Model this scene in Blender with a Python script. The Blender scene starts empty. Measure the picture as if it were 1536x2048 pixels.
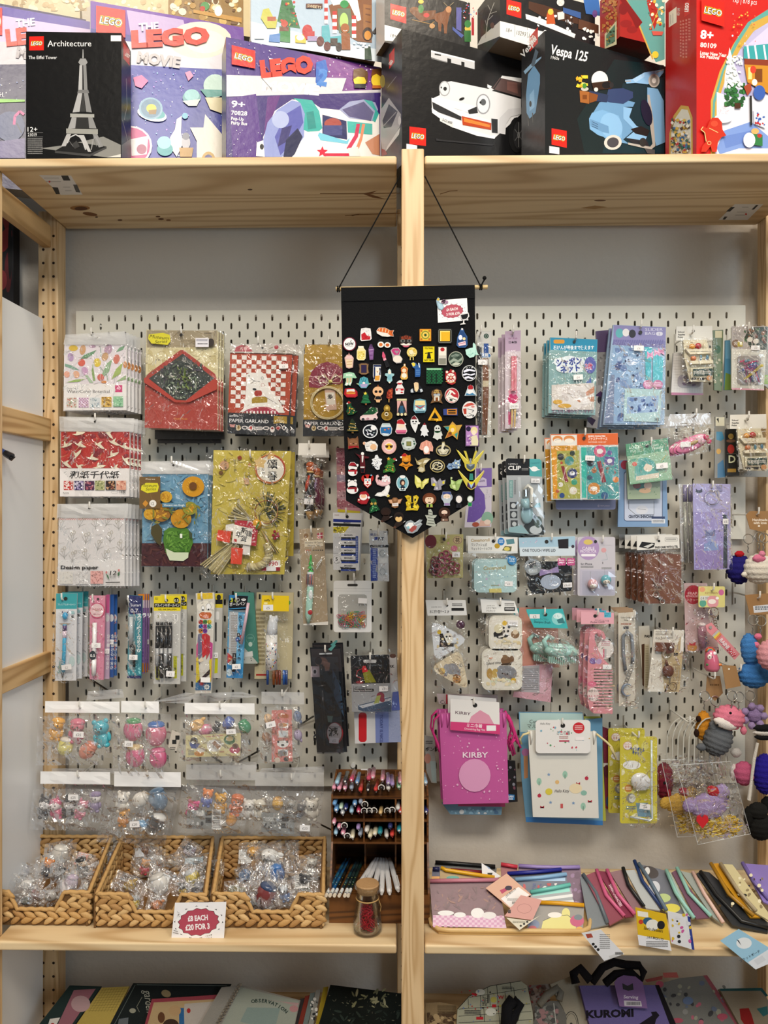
import bpy,math,random
from mathutils import Vector,Matrix
sin,cos,pi=math.sin,math.cos,math.pi
S=bpy.context.scene
COL=S.collection
# camera
F,CX,CY,H,YAW=1538.,768.,1024.,1.5,.0155
cam=bpy.data.cameras.new('camera');cam_o=bpy.data.objects.new('camera',cam);COL.objects.link(cam_o)
cam.sensor_fit='VERTICAL';cam.sensor_height=36;cam.sensor_width=27;cam.lens=F/2048*36
cam_o.location=(0,0,H);cam_o.rotation_euler=(pi/2,0,YAW);S.camera=cam_o
cam.clip_start=.05
# world, lamps, exposure
S.view_settings.view_transform='Standard';S.view_settings.look='None'
S.view_settings.gamma=1;S.view_settings.use_curve_mapping=False
S.view_settings.exposure=.0
S.cycles.transparent_max_bounces=24;S.cycles.max_bounces=6;S.cycles.diffuse_bounces=3
S.cycles.caustics_reflective=False;S.cycles.caustics_refractive=False
W=bpy.data.worlds.new('world');S.world=W;W.use_nodes=True
bg=W.node_tree.nodes['Background'];bg.inputs[0].default_value=(.83,.92,1,1);bg.inputs[1].default_value=.14
def area(name,loc,to,sx,sy,e,col):
 l=bpy.data.lights.new(name,'AREA');l.shape='RECTANGLE';l.size=sx;l.size_y=sy;l.energy=e;l.color=col
 o=bpy.data.objects.new(name,l);COL.objects.link(o);o.location=loc
 o.rotation_euler=(Vector(to)-Vector(loc)).to_track_quat('-Z','Y').to_euler();return o
area('ceiling_and_fill_light',(-.3,.15,3.9),(-.1,1.5,1.2),.5,.25,20,(1,.87,.70))
area('ceiling_and_fill_light',(1.2,.15,3.9),(.6,1.5,1.2),.5,.25,20,(1,.87,.70))
area('ceiling_and_fill_light',(.2,-1.25,3.75),(0,1.8,1.3),1.6,.6,82,(1,.93,.83))  # added broad front fill, stands in for unseen shop lights
area('shop_window_light',(2.4,-1.2,2.0),(-.6,1.7,1.6),1.5,1.7,40,(.74,.88,1))
# helpers
_lin={}
def lin(h):
 if h not in _lin:
  s=h if len(h)==6 else ''.join(c+c for c in h)
  r=[int(s[i:i+2],16)/255 for i in(0,2,4)]
  _lin[h]=tuple(x/12.92 if x<=.04045 else((x+.055)/1.055)**2.4 for x in r)+(1.,)
 return _lin[h]
def ray(u,v):
 dx,dz=(u-CX)/F,(CY-v)/F
 return Vector((dx*cos(YAW)-sin(YAW),dx*sin(YAW)+cos(YAW),dz))
CO=Vector((0,0,H))
def at(u,v,Y):
 d=ray(u,v);return CO+d*(Y/d.y)
class Pl:
 def __init__(s,o,n):s.o=Vector(o);n=Vector(n).normalized();s.n=n if n.dot(CO-s.o)>0 else-n
 def m(s,u,v):
  d=ray(u,v);return CO+d*((s.o-CO).dot(s.n)/d.dot(s.n))
def plY(Y):return Pl((0,Y,0),(0,-1,0))
def plZ(z):return Pl((0,0,H+z),(0,0,1))
def pl3(a,b,c):
 a,b,c=at(*a),at(*b),at(*c);return Pl(a,(b-a).cross(c-a))
_txt={}
_fc=bpy.data.curves.new('lettering','FONT');_fc.resolution_u=2;_fo=bpy.data.objects.new('lettering',_fc)
def glyphs(s,bold,shear=0):
 k=(s,bold,shear)
 if k not in _txt:
  _fc.body=s;_fc.offset=bold;_fc.shear=shear;_fc.resolution_u=1 if ord(max(s))>900 else 2
  m=_fo.to_mesh();V=[(v.co.x,v.co.y)for v in m.vertices];Fc=[tuple(p.vertices)for p in m.polygons]
  x=[a[0]for a in V]or[0,1];_txt[k]=(V,Fc,min(x),max(x));_fo.to_mesh_clear()
 return _txt[k]
def rr(u0,v0,u1,v1,r,n=4):
 o=[]
 for cx,cy,a in((u1-r,v0+r,-90),(u1-r,v1-r,0),(u0+r,v1-r,90),(u0+r,v0+r,180)):
  for i in range(n+1):
   t=math.radians(a+90*i/n);o.append((cx+r*cos(t),cy+r*sin(t)))
 return o
def ell(u,v,a,b,rot=0,n=18):
 c,s=cos(math.radians(rot)),sin(math.radians(rot));o=[]
 for i in range(n):
  t=2*pi*i/n;x,y=a*cos(t),b*sin(t);o.append((u+x*c-y*s,v+x*s+y*c))
 return o
def star(u,v,R,r,n,rot=0):
 return[(u+(R if i%2==0 else r)*sin(pi*i/n+math.radians(rot)),v-(R if i%2==0 else r)*cos(pi*i/n+math.radians(rot)))for i in range(2*n)]
def box4(b):return[(b[0],b[1]),(b[2],b[1]),(b[2],b[3]),(b[0],b[3])]
ORI={}
def QP(q):return[(q[i],q[i+1])for i in range(0,len(q),2)]if not isinstance(q[0],(tuple,list))else q
def RY(d):return Matrix.Rotation(math.radians(d),3,'Y')
def CI(n):return[2*pi*i/n for i in range(n+1)]
class MB:
 def __init__(s,pl=None,e=2.5e-5,k=1,z=(0,0,1)):s.v,s.f,s.c,s.pl,s.k,s.e,s.z=[],[],[],pl,k,e,z;s.x=None
 def add(s,V,Fc,col):
  b=len(s.v);s.v+=V;s.f+=[tuple(b+i for i in f)for f in Fc];s.c+=[lin(col)]*len(Fc)
 def P(s,u,v,off=0):
  if s.x:u,v=s.x(u,v)
  return s.pl.m(s.z[0]+u*s.z[2],s.z[1]+v*s.z[2])+s.pl.n*off
 def poly(s,pts,col):
  pts=QP(pts);o=s.k*s.e;s.k+=1;s.add([s.P(a,b,o)for a,b in pts],[tuple(range(len(pts)))],col)
 def line(s,w,p,col):
  o=s.k*s.e;s.k+=1
  for(a,b),(c,d)in zip(p,p[1:]):
   L=math.hypot(c-a,d-b)or 1;x,y=-(d-b)/L*w/2,(c-a)/L*w/2
   s.add([s.P(*q,o)for q in((a+x,b+y),(c+x,d+y),(c-x,d-y),(a-x,b-y))],[(0,1,2,3)],col)
 def text(s,u,v,size,t,col,al='l',bold=0,rot=0,fit=0,shear=0):
  V,Fc,x0,x1=glyphs(t,bold,shear)
  if not V:return
  w=x1-x0;sx=size if not fit else fit/w;off={'l':0,'c':-w/2,'r':-w}[al]
  c,sn=cos(math.radians(rot)),sin(math.radians(rot));o=s.k*s.e;s.k+=1
  s.add([s.P(u+(x-x0+off)*sx*c+y*size*sn,v+(x-x0+off)*sx*sn-y*size*c,o)for x,y in V],Fc,col)
 def slab(s,pts,th,col,off=0,side=None):
  a=[s.P(u,v,off)for u,v in QP(pts)];n=len(a);b=[p-s.pl.n*th for p in a]
  s.add(a,[tuple(range(n))],col);s.add(b,[tuple(range(n-1,-1,-1))],side or col)
  s.add(a+b,[(i,(i+1)%n,n+(i+1)%n,n+i)for i in range(n)],side or col)
 def d(s,code,ou=0,ov=0,sc=1,rot=0):
  c,sn=cos(math.radians(rot))*sc,sin(math.radians(rot))*sc
  s.x=(lambda u,v:(ou+u*c-v*sn,ov+u*sn+v*c))if(ou or ov or sc!=1 or rot)else None
  for it in code.replace('\n','').split(';'):
   it=it.strip()
   if not it:continue
   k,a=it[0],it[2:].split(',');fl=lambda i:float(a[i])
   if k=='r':s.poly(box4([fl(i)for i in range(4)]),a[4])
   elif k=='e':s.poly(ell(*[fl(i)for i in range(4)],float(a[5])if len(a)>5 else 0,20 if fl(2)+fl(3)>8 else 10),a[4])
   elif k=='a':s.poly(rr(*[fl(i)for i in range(5)]),a[5])
   elif k=='p':q=[float(x)for x in a[0].split()];s.poly(list(zip(q[::2],q[1::2])),a[1])
   elif k=='l':q=[float(x)for x in a[1].split()];s.line(fl(0),list(zip(q[::2],q[1::2])),a[2])
   elif k=='s':s.poly(star(*[fl(i)for i in range(4)],int(a[4]),float(a[6])if len(a)>6 else 0),a[5])
   elif k=='o':
    p=ell(*[fl(i)for i in range(4)]);s.line(fl(4),p+p[:1],a[5])
   elif k=='t':
    s.text(fl(0),fl(1),fl(2),a[3],a[4],a[5]if len(a)>5 else 'l',float(a[6])if len(a)>6 else 0,float(a[7])if len(a)>7 else 0,float(a[8])if len(a)>8 else 0,float(a[9])if len(a)>9 else 0)
   elif k=='x':
    R=random.Random(int(a[0]));cs=a[8].split();kd=a[9]if len(a)>9 else 'e'
    for _ in range(int(a[1])):
     u,v,z=R.uniform(fl(2),fl(4)),R.uniform(fl(3),fl(5)),R.uniform(fl(6),fl(7));cc=R.choice(cs);an=R.uniform(0,360)
     q=ell(u,v,z,z*R.uniform(.6,1),an,10)if kd=='e' else ell(u,v,z,z*.3,an,8)if kd=='f' else star(u,v,z,z*.45,5,an)if kd=='s' else star(u,v,z,z*.95,2,an)if kd=='r' else 0
     if q:s.poly([(min(max(g,fl(2)-1),fl(4)+1),min(max(h,fl(3)-1),fl(5)+1))for g,h in q],cc)
     else:s.line(.8,[(u-z*cos(an),v-z*sin(an)),(u+z*.4,v-z*.3),(u+z*cos(an),v+z*sin(an))],cc)
   elif k=='k':
    R=random.Random(int(fl(0)*7+fl(1)));n=int(a[4]);h=(fl(3)-fl(1))/n;o=s.k*s.e;s.k+=1
    for i in range(n):
     u=fl(0)
     while u<fl(2)-1:
      w=min(R.uniform(1.5,5),fl(2)-u);y=fl(1)+i*h
      s.add([s.P(*q,o)for q in box4((u,y,u+w,y+h*.55))],[(0,1,2,3)],a[5]);u+=w+R.uniform(.7,1.4)
   elif k=='b':
    R=random.Random(int(fl(0)));u=fl(0);o=s.k*s.e;s.k+=1
    while u<fl(2):
     w=R.choice((.5,.8,1.3));s.add([s.P(*q,o)for q in box4((u,fl(1),u+w,fl(3)))],[(0,1,2,3)],a[4]);u+=w+R.choice((.5,.8))
   elif k=='c':
    nx,ny=int(a[4]),int(a[5]);w,h=(fl(2)-fl(0))/nx,(fl(3)-fl(1))/ny;o=s.k*s.e;s.k+=1
    for i in range(nx):
     for j in range(ny):
      if(i+j)%2==0:s.add([s.P(*q,o)for q in box4((fl(0)+i*w,fl(1)+j*h,fl(0)+i*w+w,fl(1)+j*h+h))],[(0,1,2,3)],a[6])
  s.x=None;return s
 def blob(s,c,rx,ry,rz,col,R=None,seg=12,ring=8,fn=None):
  V,Fc=[],[];c=Vector(c)
  for j in range(1,ring):
   t=pi*j/ring
   for i in range(seg):
    a=2*pi*i/seg;q=Vector((sin(t)*cos(a),sin(t)*sin(a),cos(t)))
    if fn:q=q*fn(a,t)
    V.append(q)
  V+=[Vector((0,0,1)),Vector((0,0,-1))];N=len(V)
  for j in range(ring-2):
   for i in range(seg):
    a,b=j*seg+i,j*seg+(i+1)%seg;Fc.append((a,a+seg,b+seg,b))
  for i in range(seg):
   Fc.append((N-2,i,(i+1)%seg));Fc.append((N-1,(ring-2)*seg+(i+1)%seg,(ring-2)*seg+i))
  W_=[]
  for q in V:
   q=Vector((q.x*rx,q.y*ry,q.z*rz));W_.append(c+(R@q if R else q))
  s.add(W_,Fc,col)
 def tube(s,pts,r,col,seg=6,caps=True):
  pts=[Vector(p)for p in pts];n=len(pts);V,Fc=[],[];up=Vector((.12,.3,.95)).normalized()
  rs=r if isinstance(r,(list,tuple))else[r]*n
  for i,p in enumerate(pts):
   t=(pts[min(i+1,n-1)]-pts[max(i-1,0)]).normalized();a=t.cross(up)
   if a.length<.2:a=t.cross(Vector((1,.1,0)))
   a.normalize();b=t.cross(a)
   if i and a.dot(pa)<0:a,b=-a,-b
   pa=a
   V+=[p+(a*cos(2*pi*k/seg)+b*sin(2*pi*k/seg))*rs[i]for k in range(seg)]
  for i in range(n-1):
   for k in range(seg):Fc.append((i*seg+k,i*seg+(k+1)%seg,(i+1)*seg+(k+1)%seg,(i+1)*seg+k))
  if caps:Fc+=[tuple(range(seg-1,-1,-1)),tuple(range((n-1)*seg,n*seg))]
  s.add(V,Fc,col)
 def T(s,c,*a):q=[float(x)for x in c.split()];s.tube([s.P(*q[i:i+3])for i in range(0,len(q),3)],*a)
 def B(s,c,*a):s.blob(s.P(*[float(x)for x in c.split()]),*a)
 def g(s,n,p,mat='gloss'):return s.build(n,p.t,mat,smooth=True)
 def box(s,x0,x1,y0,y1,z0,z1,col):
  V=[Vector((x,y,z))for x in(x0,x1)for y in(y0,y1)for z in(z0,z1)]
  s.add(V,[(0,1,3,2),(4,6,7,5),(0,4,5,1),(2,3,7,6),(0,2,6,4),(1,5,7,3)],col)
 def lathe(s,c,prof,col,seg=24):
  V,Fc=[],[];c=Vector(c);n=len(prof)
  for r,z in prof:V+=[c+Vector((r*cos(2*pi*k/seg),r*sin(2*pi*k/seg),z))for k in range(seg)]
  for i in range(n-1):
   for k in range(seg):Fc.append((i*seg+k,i*seg+(k+1)%seg,(i+1)*seg+(k+1)%seg,(i+1)*seg+k))
  s.add(V,Fc,col)
 def build(s,name,parent=None,mat='paper',label=None,cat=None,group=None,kind=None,smooth=False,origin=None):
  if not s.v:return None
  if parent:o0=ORI[parent.name]
  elif origin is not None:o0=Vector(origin)
  else:
   o0=sum(s.v,Vector())/len(s.v);o0.z=min(p.z for p in s.v)
  me=bpy.data.meshes.new(name);me.from_pydata([tuple(p-o0)for p in s.v],[],s.f)
  at_=me.color_attributes.new('Col','FLOAT_COLOR','CORNER');buf=[]
  for f,c in zip(s.f,s.c):buf+=c*len(f)
  at_.data.foreach_set('color',buf)
  if smooth:me.polygons.foreach_set('use_smooth',[True]*len(me.polygons))
  me.materials.append(MAT[mat]if isinstance(mat,str)else mat)
  o=bpy.data.objects.new(name,me);COL.objects.link(o)
  if parent:o.parent=parent;ORI[o.name]=o0
  else:o.location=o0;ORI[o.name]=o0
  tag(o,label,cat,group,kind);return o
def tag(o,label=None,cat=None,group=None,kind=None):
 for k,v in(('label',label),('category',cat),('group',group),('kind',kind)):
  if v:o[k]=v
 return o
def thing(name,label,cat,loc,group=None):
 o=bpy.data.objects.new(name,None);COL.objects.link(o);o.location=loc;o.empty_display_size=.02
 ORI[o.name]=Vector(loc);return tag(o,label,cat,group)
def dup(o,delta,label,group=None):
 r=o.copy();COL.objects.link(r);r.location=o.location+Vector(delta);r['label']=label
 if group:r['group']=group
 for ch in list(o.children):
  c=ch.copy();COL.objects.link(c);c.parent=r
  for g in list(ch.children):
   e=g.copy();COL.objects.link(e);e.parent=c
 return r
 # materials
MAT={}
def sv(n,k,v):n.inputs[k].default_value=v
def nodes(name):
 m=bpy.data.materials.new(name);m.use_nodes=True;n=m.node_tree;b=n.nodes['Principled BSDF'];return m,n,b,n.links.new,n.nodes.new
def vcol(name,rough,metal=0,coat=0,bump=0,bscale=300,sheen=0,spec=.5):
 m,n,b,L,N=nodes(name);a=N('ShaderNodeVertexColor');a.layer_name='Col';L(a.outputs[0],b.inputs['Base Color'])
 sv(b,'Roughness',rough);sv(b,'Metallic',metal);sv(b,'Coat Weight',coat);sv(b,'Specular IOR Level',spec)
 sv(b,'Coat Roughness',.08)
 if bump:
  t=N('ShaderNodeTexNoise');sv(t,'Scale',bscale);sv(t,'Detail',3)
  c=N('ShaderNodeTexCoord');L(c.outputs['Object'],t.inputs['Vector'])
  u=N('ShaderNodeBump');sv(u,'Strength',bump);sv(u,'Distance',.002)
  L(t.outputs[0],u.inputs['Height']);L(u.outputs[0],b.inputs['Normal'])
 MAT[name]=m
vcol('paper',.6,spec=.35);vcol('card',.32,coat=.15);vcol('gloss',.18,coat=.4);vcol('matte',.9,bump=.5,bscale=500,spec=.2);vcol('metal',.28,1)
vcol('knit',.95,bump=.8,bscale=420,spec=.15);vcol('boxcard',.27,bump=.2,bscale=70,spec=.35);vcol('straw',.7,bump=.5,bscale=260);vcol('satin',.38,bump=.15,bscale=60);vcol('painted',.5)
def filmmat(name,col,opq,rough,gl,bs,bstr,white=0.):
 m,n,b,L,N=nodes(name);n.nodes.remove(b);out=n.nodes['Material Output']
 tr=N('ShaderNodeBsdfTransparent');sv(tr,0,(*col,1))
 g=N('ShaderNodeBsdfGlossy');sv(g,'Roughness',rough);sv(g,0,(.95,.97,1,1))
 c=N('ShaderNodeTexCoord');t=N('ShaderNodeTexNoise');sv(t,'Scale',bs);sv(t,'Detail',2);sv(t,'Distortion',1.2)
 L(c.outputs['Object'],t.inputs['Vector']);u=N('ShaderNodeBump');sv(u,'Strength',bstr);sv(u,'Distance',.02)
 L(t.outputs[0],u.inputs['Height']);L(u.outputs[0],g.inputs['Normal'])
 d=N('ShaderNodeBsdfDiffuse');sv(d,0,(.8,.8,.8,1))
 m1=N('ShaderNodeMixShader');sv(m1,0,white);L(tr.outputs[0],m1.inputs[1]);L(d.outputs[0],m1.inputs[2])
 f=N('ShaderNodeFresnel');sv(f,0,1.45);L(u.outputs[0],f.inputs['Normal'])
 ad=N('ShaderNodeMath');ad.operation='MULTIPLY_ADD';sv(ad,1,.6);sv(ad,2,gl);ad.use_clamp=True;L(f.outputs[0],ad.inputs[0])
 m2=N('ShaderNodeMixShader');L(ad.outputs[0],m2.inputs[0]);L(m1.outputs[0],m2.inputs[1]);L(g.outputs[0],m2.inputs[2]);L(m2.outputs[0],out.inputs[0]);MAT[name]=m
filmmat('film',(.985,.985,.985),0,.05,.025,38,.6,.006);filmmat('poly',(.98,.98,.98),0,.06,.04,30,.6,.10);filmmat('header',(.95,.95,.95),0,.12,.06,30,.3,.5);filmmat('vinyl',(.9,.92,.94),0,.1,.06,22,.35,.05)
filmmat('pinkvinyl',(.82,.55,.62),0,.1,.06,22,.35,.1);filmmat('clearglass',(.985,.995,.99),0,.03,.0,4,.03,.0)
filmmat('blister',(.93,.95,.97),0,.08,.06,16,.25,.02);filmmat('smoke',(.5,.5,.55),0,.08,.06,16,.25,.02)
def wood(name,ax,c1,c2,sc=1.,rough=.5,fib=.25,seed=0.):
 m,n,b,L,N=nodes(name);tc=N('ShaderNodeTexCoord');mp=N('ShaderNodeMapping');L(tc.outputs['Object'],mp.inputs[0])
 s=[1.,1.,1.];s[ax]=.07;sv(mp,'Scale',s);sv(mp,'Location',(seed,seed*1.7,seed*.6))
 t=N('ShaderNodeTexNoise');sv(t,'Scale',9*sc);sv(t,'Detail',1.5);sv(t,'Distortion',.25);L(mp.outputs[0],t.inputs[0])
 mu=N('ShaderNodeMath');mu.operation='MULTIPLY';sv(mu,1,75);L(t.outputs[0],mu.inputs[0])
 sn=N('ShaderNodeMath');sn.operation='SINE';L(mu.outputs[0],sn.inputs[0])
 mr=N('ShaderNodeMapRange');sv(mr,1,-1);sv(mr,2,1);L(sn.outputs[0],mr.inputs[0])
 pw=N('ShaderNodeMath');pw.operation='POWER';sv(pw,1,2.2);L(mr.outputs[0],pw.inputs[0])
 m2=N('ShaderNodeMapping');s2=[1.,1.,1.];s2[ax]=.015;sv(m2,'Scale',s2);L(tc.outputs['Object'],m2.inputs[0])
 t2=N('ShaderNodeTexNoise');sv(t2,'Scale',420);sv(t2,'Detail',2);L(m2.outputs[0],t2.inputs[0])
 mf=N('ShaderNodeMath');mf.operation='MULTIPLY_ADD';sv(mf,1,fib);L(t2.outputs[0],mf.inputs[0])
 m3=N('ShaderNodeMath');m3.operation='MULTIPLY';sv(m3,1,.75);L(pw.outputs[0],m3.inputs[0]);L(m3.outputs[0],mf.inputs[2])
 mx=N('ShaderNodeMix');mx.data_type='RGBA';L(mf.outputs[0],mx.inputs['Factor']);sv(mx,'A',lin(c1));sv(mx,'B',lin(c2))
 L(mx.outputs['Result'],b.inputs['Base Color']);sv(b,'Roughness',rough);MAT[name]=m
wood('shelf_wood',0,'e8d0a6','c4a274',.8);wood('post_wood',2,'e6c79a','c59f6e',2.2,seed=3.);wood('rail_wood',1,'e6c28c','b58a55',1.2);wood('walnut',0,'7a4c22','3f230e',1.6,.45)
def plain(name,col,rough,bump=0,bs=30,dist=.004):
 m,n,b,L,N=nodes(name);sv(b,'Base Color',lin(col));sv(b,'Roughness',rough)
 if bump:
  t=N('ShaderNodeTexNoise');sv(t,'Scale',bs);sv(t,'Detail',6);c=N('ShaderNodeTexCoord');L(c.outputs['Object'],t.inputs[0])
  u=N('ShaderNodeBump');sv(u,'Strength',bump);sv(u,'Distance',dist);L(t.outputs[0],u.inputs['Height']);L(u.outputs[0],b.inputs['Normal'])
 MAT[name]=m
plain('plaster','d2ccc2',.75,.35,60);plain('peg_white','d9d6c9',.45);plain('floor_grey','6a5d50',.6,.2);plain('panel_white','f2f4f6',.35)
plain('ceiling_white','eeeae2',.8);plain('hookwhite','e8e6df',.35)
# room
def cuboid(name,x0,x1,y0,y1,z0,z1,mat,bevel=0,**k):
 m=MB();m.box(x0,x1,y0,y1,z0,z1,'ccc');o=m.build(name,mat=mat,**k)
 if bevel:b=o.modifiers.new('bevel','BEVEL');b.width=bevel;b.segments=3
 return o
cuboid('floor',-2.6,2.6,-2.4,1.885,-.1,0,'floor_grey',kind='structure')
cuboid('ceiling',-2.6,2.6,-2.4,1.885,4.0,4.1,'ceiling_white',kind='structure')
cuboid('wall_back',-2.6,2.6,1.885,1.985,0,4.1,'plaster',kind='structure')
cuboid('wall_right',2.6,2.7,-2.4,1.885,0,4,'plaster',kind='structure')
# pine shelving: three side
YF,YB,ZT,ZL,ZB=1.525,1.862,H+.707,H-.859,H-1.163
def holes(mb,x,y,z0,z1,face):
 z=z0
 while z<z1:
  c=[Vector((x+.0033*cos(2*pi*i/8),y,z+.0033*sin(2*pi*i/8)))for i in range(8)]if face=='y' else[Vector((x,y+.0033*cos(2*pi*i/8),z+.0033*sin(2*pi*i/8)))for i in range(8)]
  mb.add(c,[tuple(range(8))],'2a180c');z+=.032
def frame(label,xf,xb,back=True,ztop=.716):
 t=thing('side_frame',label,'shelf frame',((xf[0]+xf[1])/2,1.7,0),'pine side frames')
 o=cp('post',t,xf,(1.515,1.559),(0,H+ztop))
 if back:
  o=cp('post',t,xb,(1.816,1.86),(0,H+ztop));h=MB();w=xb[1]-xb[0]
  for k in(.27,.78):holes(h,xb[0]+w*k,1.8155,.14,H+.66,'y')
  holes(h,xf[0]-.0002,1.545,.14,H+.6,'x');h.build('peg_holes',t,'paper',kind='stuff')
  for z0,z1 in((.628,.680),(.168,.222),(-.380,-.331),(-1.25,-1.2)):
   cp('rail',t,(xb[1]-.036,xb[1]-.016),(1.56,1.815),(H+z0,H+z1),'rail_wood')
 return t
def cp(name,par,x,y,z,mat='post_wood'):
 m=MB();m.box(*x,*y,*z,'ccc');o=m.build(name,par,mat)
 b=o.modifiers.new('bevel','BEVEL');b.width=.0022;b.segments=2;return o
xp=at(803,1024,1.515).x,at(848,1024,1.515).x;xbl=at(76,1024,1.816).x,at(124,1024,1.838).x;xbr=at(1523,1024,1.838).x,at(1572,1024,1.816).x
frame('pine side frame with drilled back post at the white board',(xbl[0]-.002,xbl[1]),(xbl[0],xbl[1]))
frame('pine middle post standing between the two shelf bays',xp,(xp[0]-.008,xp[1]-.008))
frame('pine side frame beside the crochet keyrings',xbr,xbr)
def board(name,label,x0,x1,z):
 m=MB();m.box(x0,x1,YF,YB,z-.018,z,'ccc');o=m.build(name,mat='shelf_wood',label=label,cat='shelf',group='pine shelf boards')
 b=o.modifiers.new('bevel','BEVEL');b.width=.004;b.segments=3;return o
XL,XM0,XM1,XR=xbl[1]+.0008,xp[0]-.0095,xp[1]+.0015,xbr[0]-.0008
top_l=board('shelf_board','pine top shelf board carrying the dark tower box',XL,XM0,ZT)
top_r=board('shelf_board','pine top shelf board carrying the sports car box',XM1,XR,ZT)
low_l=board('shelf_board','pine shelf board carrying the three woven baskets',XL,XM0,ZL)
low_r=board('shelf_board','pine shelf board carrying the zip pouches',XM1,XR,ZL)
board('shelf_board','lowest pine shelf board under the notebooks',XL,XM0,ZB);board('shelf_board','lowest pine shelf board under the tote bags',XM1,XR,ZB)

def under(par,code,name,mat='paper',th=0):
 m=MB(Pl((0,0,ZT-.018),(0,0,-1)),k=4);m.d(code);return m.build(name,par,mat,kind='stuff' if name=='knot' else None)
under(top_l,'e:160,416,20,5,a0703c;e:162,417,13,4,5c3618;e:180,428,15,3.5,7d5027,8;e:193,434,3,1.5,4a2a12;e:240,440,5,1.6,5c3618;e:316,433,5,1.5,6b4522;e:322,438,6,2,5c3618;e:337,440,5,1.5,7d5027;e:500,379,5,1.5,4a2a12;l:1.2,640 387 728 387 800 386,8a5f30;p:725 387 745 395 770 398 740 388 755 381 742 384,7d5027;l:1.4,690 431 720 429 800 426,8a5f30;p:700 430 722 427 705 432,6b4522','knot')
under(top_r,'e:1200,401,12,1.6,6b4522;l:1.5,880 388 900 382 915 381,8a5f30;p:1160 416 1190 411 1215 414 1190 418,a98352','knot')
under(top_l,'p:78 350 142 351 165 389 122 390,e4e2e0;p:122 351 136 351 141 361 127 361,333;p:104 374 116 375 120 388 112 388,333;p:146 369 154 369 161 385 152 384,555;l:1,88 356 118 356,aaa;l:1,92 363 122 363,999;l:1,126 374 140 374,999;l:1,130 381 143 381,aaa;e:99,363,2,2,c33','stock_sticker')
under(top_r,'p:1437 440 1470 408 1527 408 1495 440,e4e2e0;p:1452 423 1462 414 1470 414 1460 423,333;p:1503 419 1512 410 1517 410 1508 419,333;p:1445 439 1449 433 1455 433 1450 439,333;l:1,1470 430 1490 430,999;l:1,1474 424 1494 424,aaa;l:1,1484 414 1497 414,aaa;e:1492,428,2,2,c33','stock_sticker')

cuboid('partition_board',-.862,-.832,.9,1.80,0,H+.455,'panel_white',label='white painted board standing behind the pine side frame',cat='board')
m=MB(plY(1.83));m.slab(box4((-40,395,27,640)),.03,'1c1a1d');m.d('e:14,430,9,30,7a2320;e:10,480,12,26,8c2b2b,20;e:16,545,7,40,551a20;e:20,500,4,60,111;e:4,560,10,20,7a2a2e');m.build('folded_scarf',mat='paper',label='dark red patterned cloth hanging above the white board',cat='cloth')
# pegboards with slots
def pegboard(label,u0,v0,u1,v1,su,sv,first):
 Yp=1.862;a,b=at(u0,v0,Yp),at(u1,v1,Yp);x0,x1,z1,z0=a.x,b.x,a.z,b.z
 t=thing('pegboard',label,'pegboard',(x0,Yp,z0),'white slotted pegboards');px=at(su,sv,Yp);mb=MB()
 pit,row,sw,sh=.0399,.02,.0026,.0052
 slot=[(sw*cos(k*pi/4),(sh if 0<=k<=4 else-sh)+sw*sin(k*pi/4))for k in(0,1,2,3,4)]+[(sw*cos(k*pi/4),-sh+sw*sin(k*pi/4))for k in(4,5,6,7,8)]
 rows=int((z1-z0-.02)/row);zt=px.z+row/2
 cols=int((x1-x0)/pit)+3;V=lambda x,z,dy=0:Vector((x,Yp+dy,z))
 def quad(a0,a1,c0,c1):
  if a1-a0>1e-5 and c1-c0>1e-5:mb.add([V(a0,c0),V(a1,c0),V(a1,c1),V(a0,c1)],[(0,1,2,3)],'ddd')
 for r in range(rows):
  zc=px.z-r*row;off=(r+first)%2*pit/2;xs=px.x-off
  while xs-pit>x0-.0001:xs-=pit
  cx=xs;last=x0
  while cx<x1:
   l,rgt=cx-pit/2,cx+pit/2
   if cx-.012<x0 or cx+.012>x1:cx+=pit;continue
   l2,r2=max(l,x0),min(rgt,x1)
   if l2>last+1e-5:quad(last,l2,zc-row/2,zc+row/2)
   ring=[V(cx+sx,zc+sz)for sx,sz in slot];out=[]
   for sx,sz in slot:
    k=max(abs(sx)/(pit/2),abs(sz)/(row/2));out.append((sx/k,sz/k))
   out=[V(min(max(cx+ox,l2),r2),zc+oz)for ox,oz in out];n=len(slot)
   
   C=[V(r2,zc+row/2),V(l2,zc+row/2),V(l2,zc-row/2),V(r2,zc-row/2)]
   mb.add(ring+out+C,[(i,(i+1)%n,n+(i+1)%n,n+i)for i in range(n)],'ddd')
   mb.add([out[0],C[0],C[3],out[9]],[(0,1,2,3)],'ddd');mb.add([out[4],C[1],C[2],out[5]],[(0,1,2,3)],'ddd')
   back=[p+Vector((0,.0045,0))for p in ring]
   mb.add(ring+back,[(i,(i+1)%n,n+(i+1)%n,n+i)for i in range(n)],'bbb')
   last=r2;cx+=pit
  quad(last,x1,zc-row/2,zc+row/2)
 zb=px.z-(rows-.5)*row;quad(x0,x1,zt,z1);quad(x0,x1,z0,zb)
 mb.add([V(x0,z1),V(x1,z1),V(x1,z1,.0045),V(x0,z1,.0045)],[(0,1,2,3)],'ddd');mb.add([V(x0,z0),V(x1,z0),V(x1,z0,.0045),V(x0,z0,.0045)],[(0,1,2,3)],'ddd')
 for x in(x0,x1):mb.add([V(x,z0),V(x,z1),V(x,z1,.0045),V(x,z0,.0045)],[(0,1,2,3)],'ddd')
 mb.build('slotted_panel',t,'peg_white')
 for x in(x0+.06,x1-.06):
  for z in(z0+.03,z1-.03):s=MB();s.tube([(x,Yp+.0046,z),(x,1.8849,z)],.008,'eee',8);s.build('spacer',t,'hookwhite')
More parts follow.
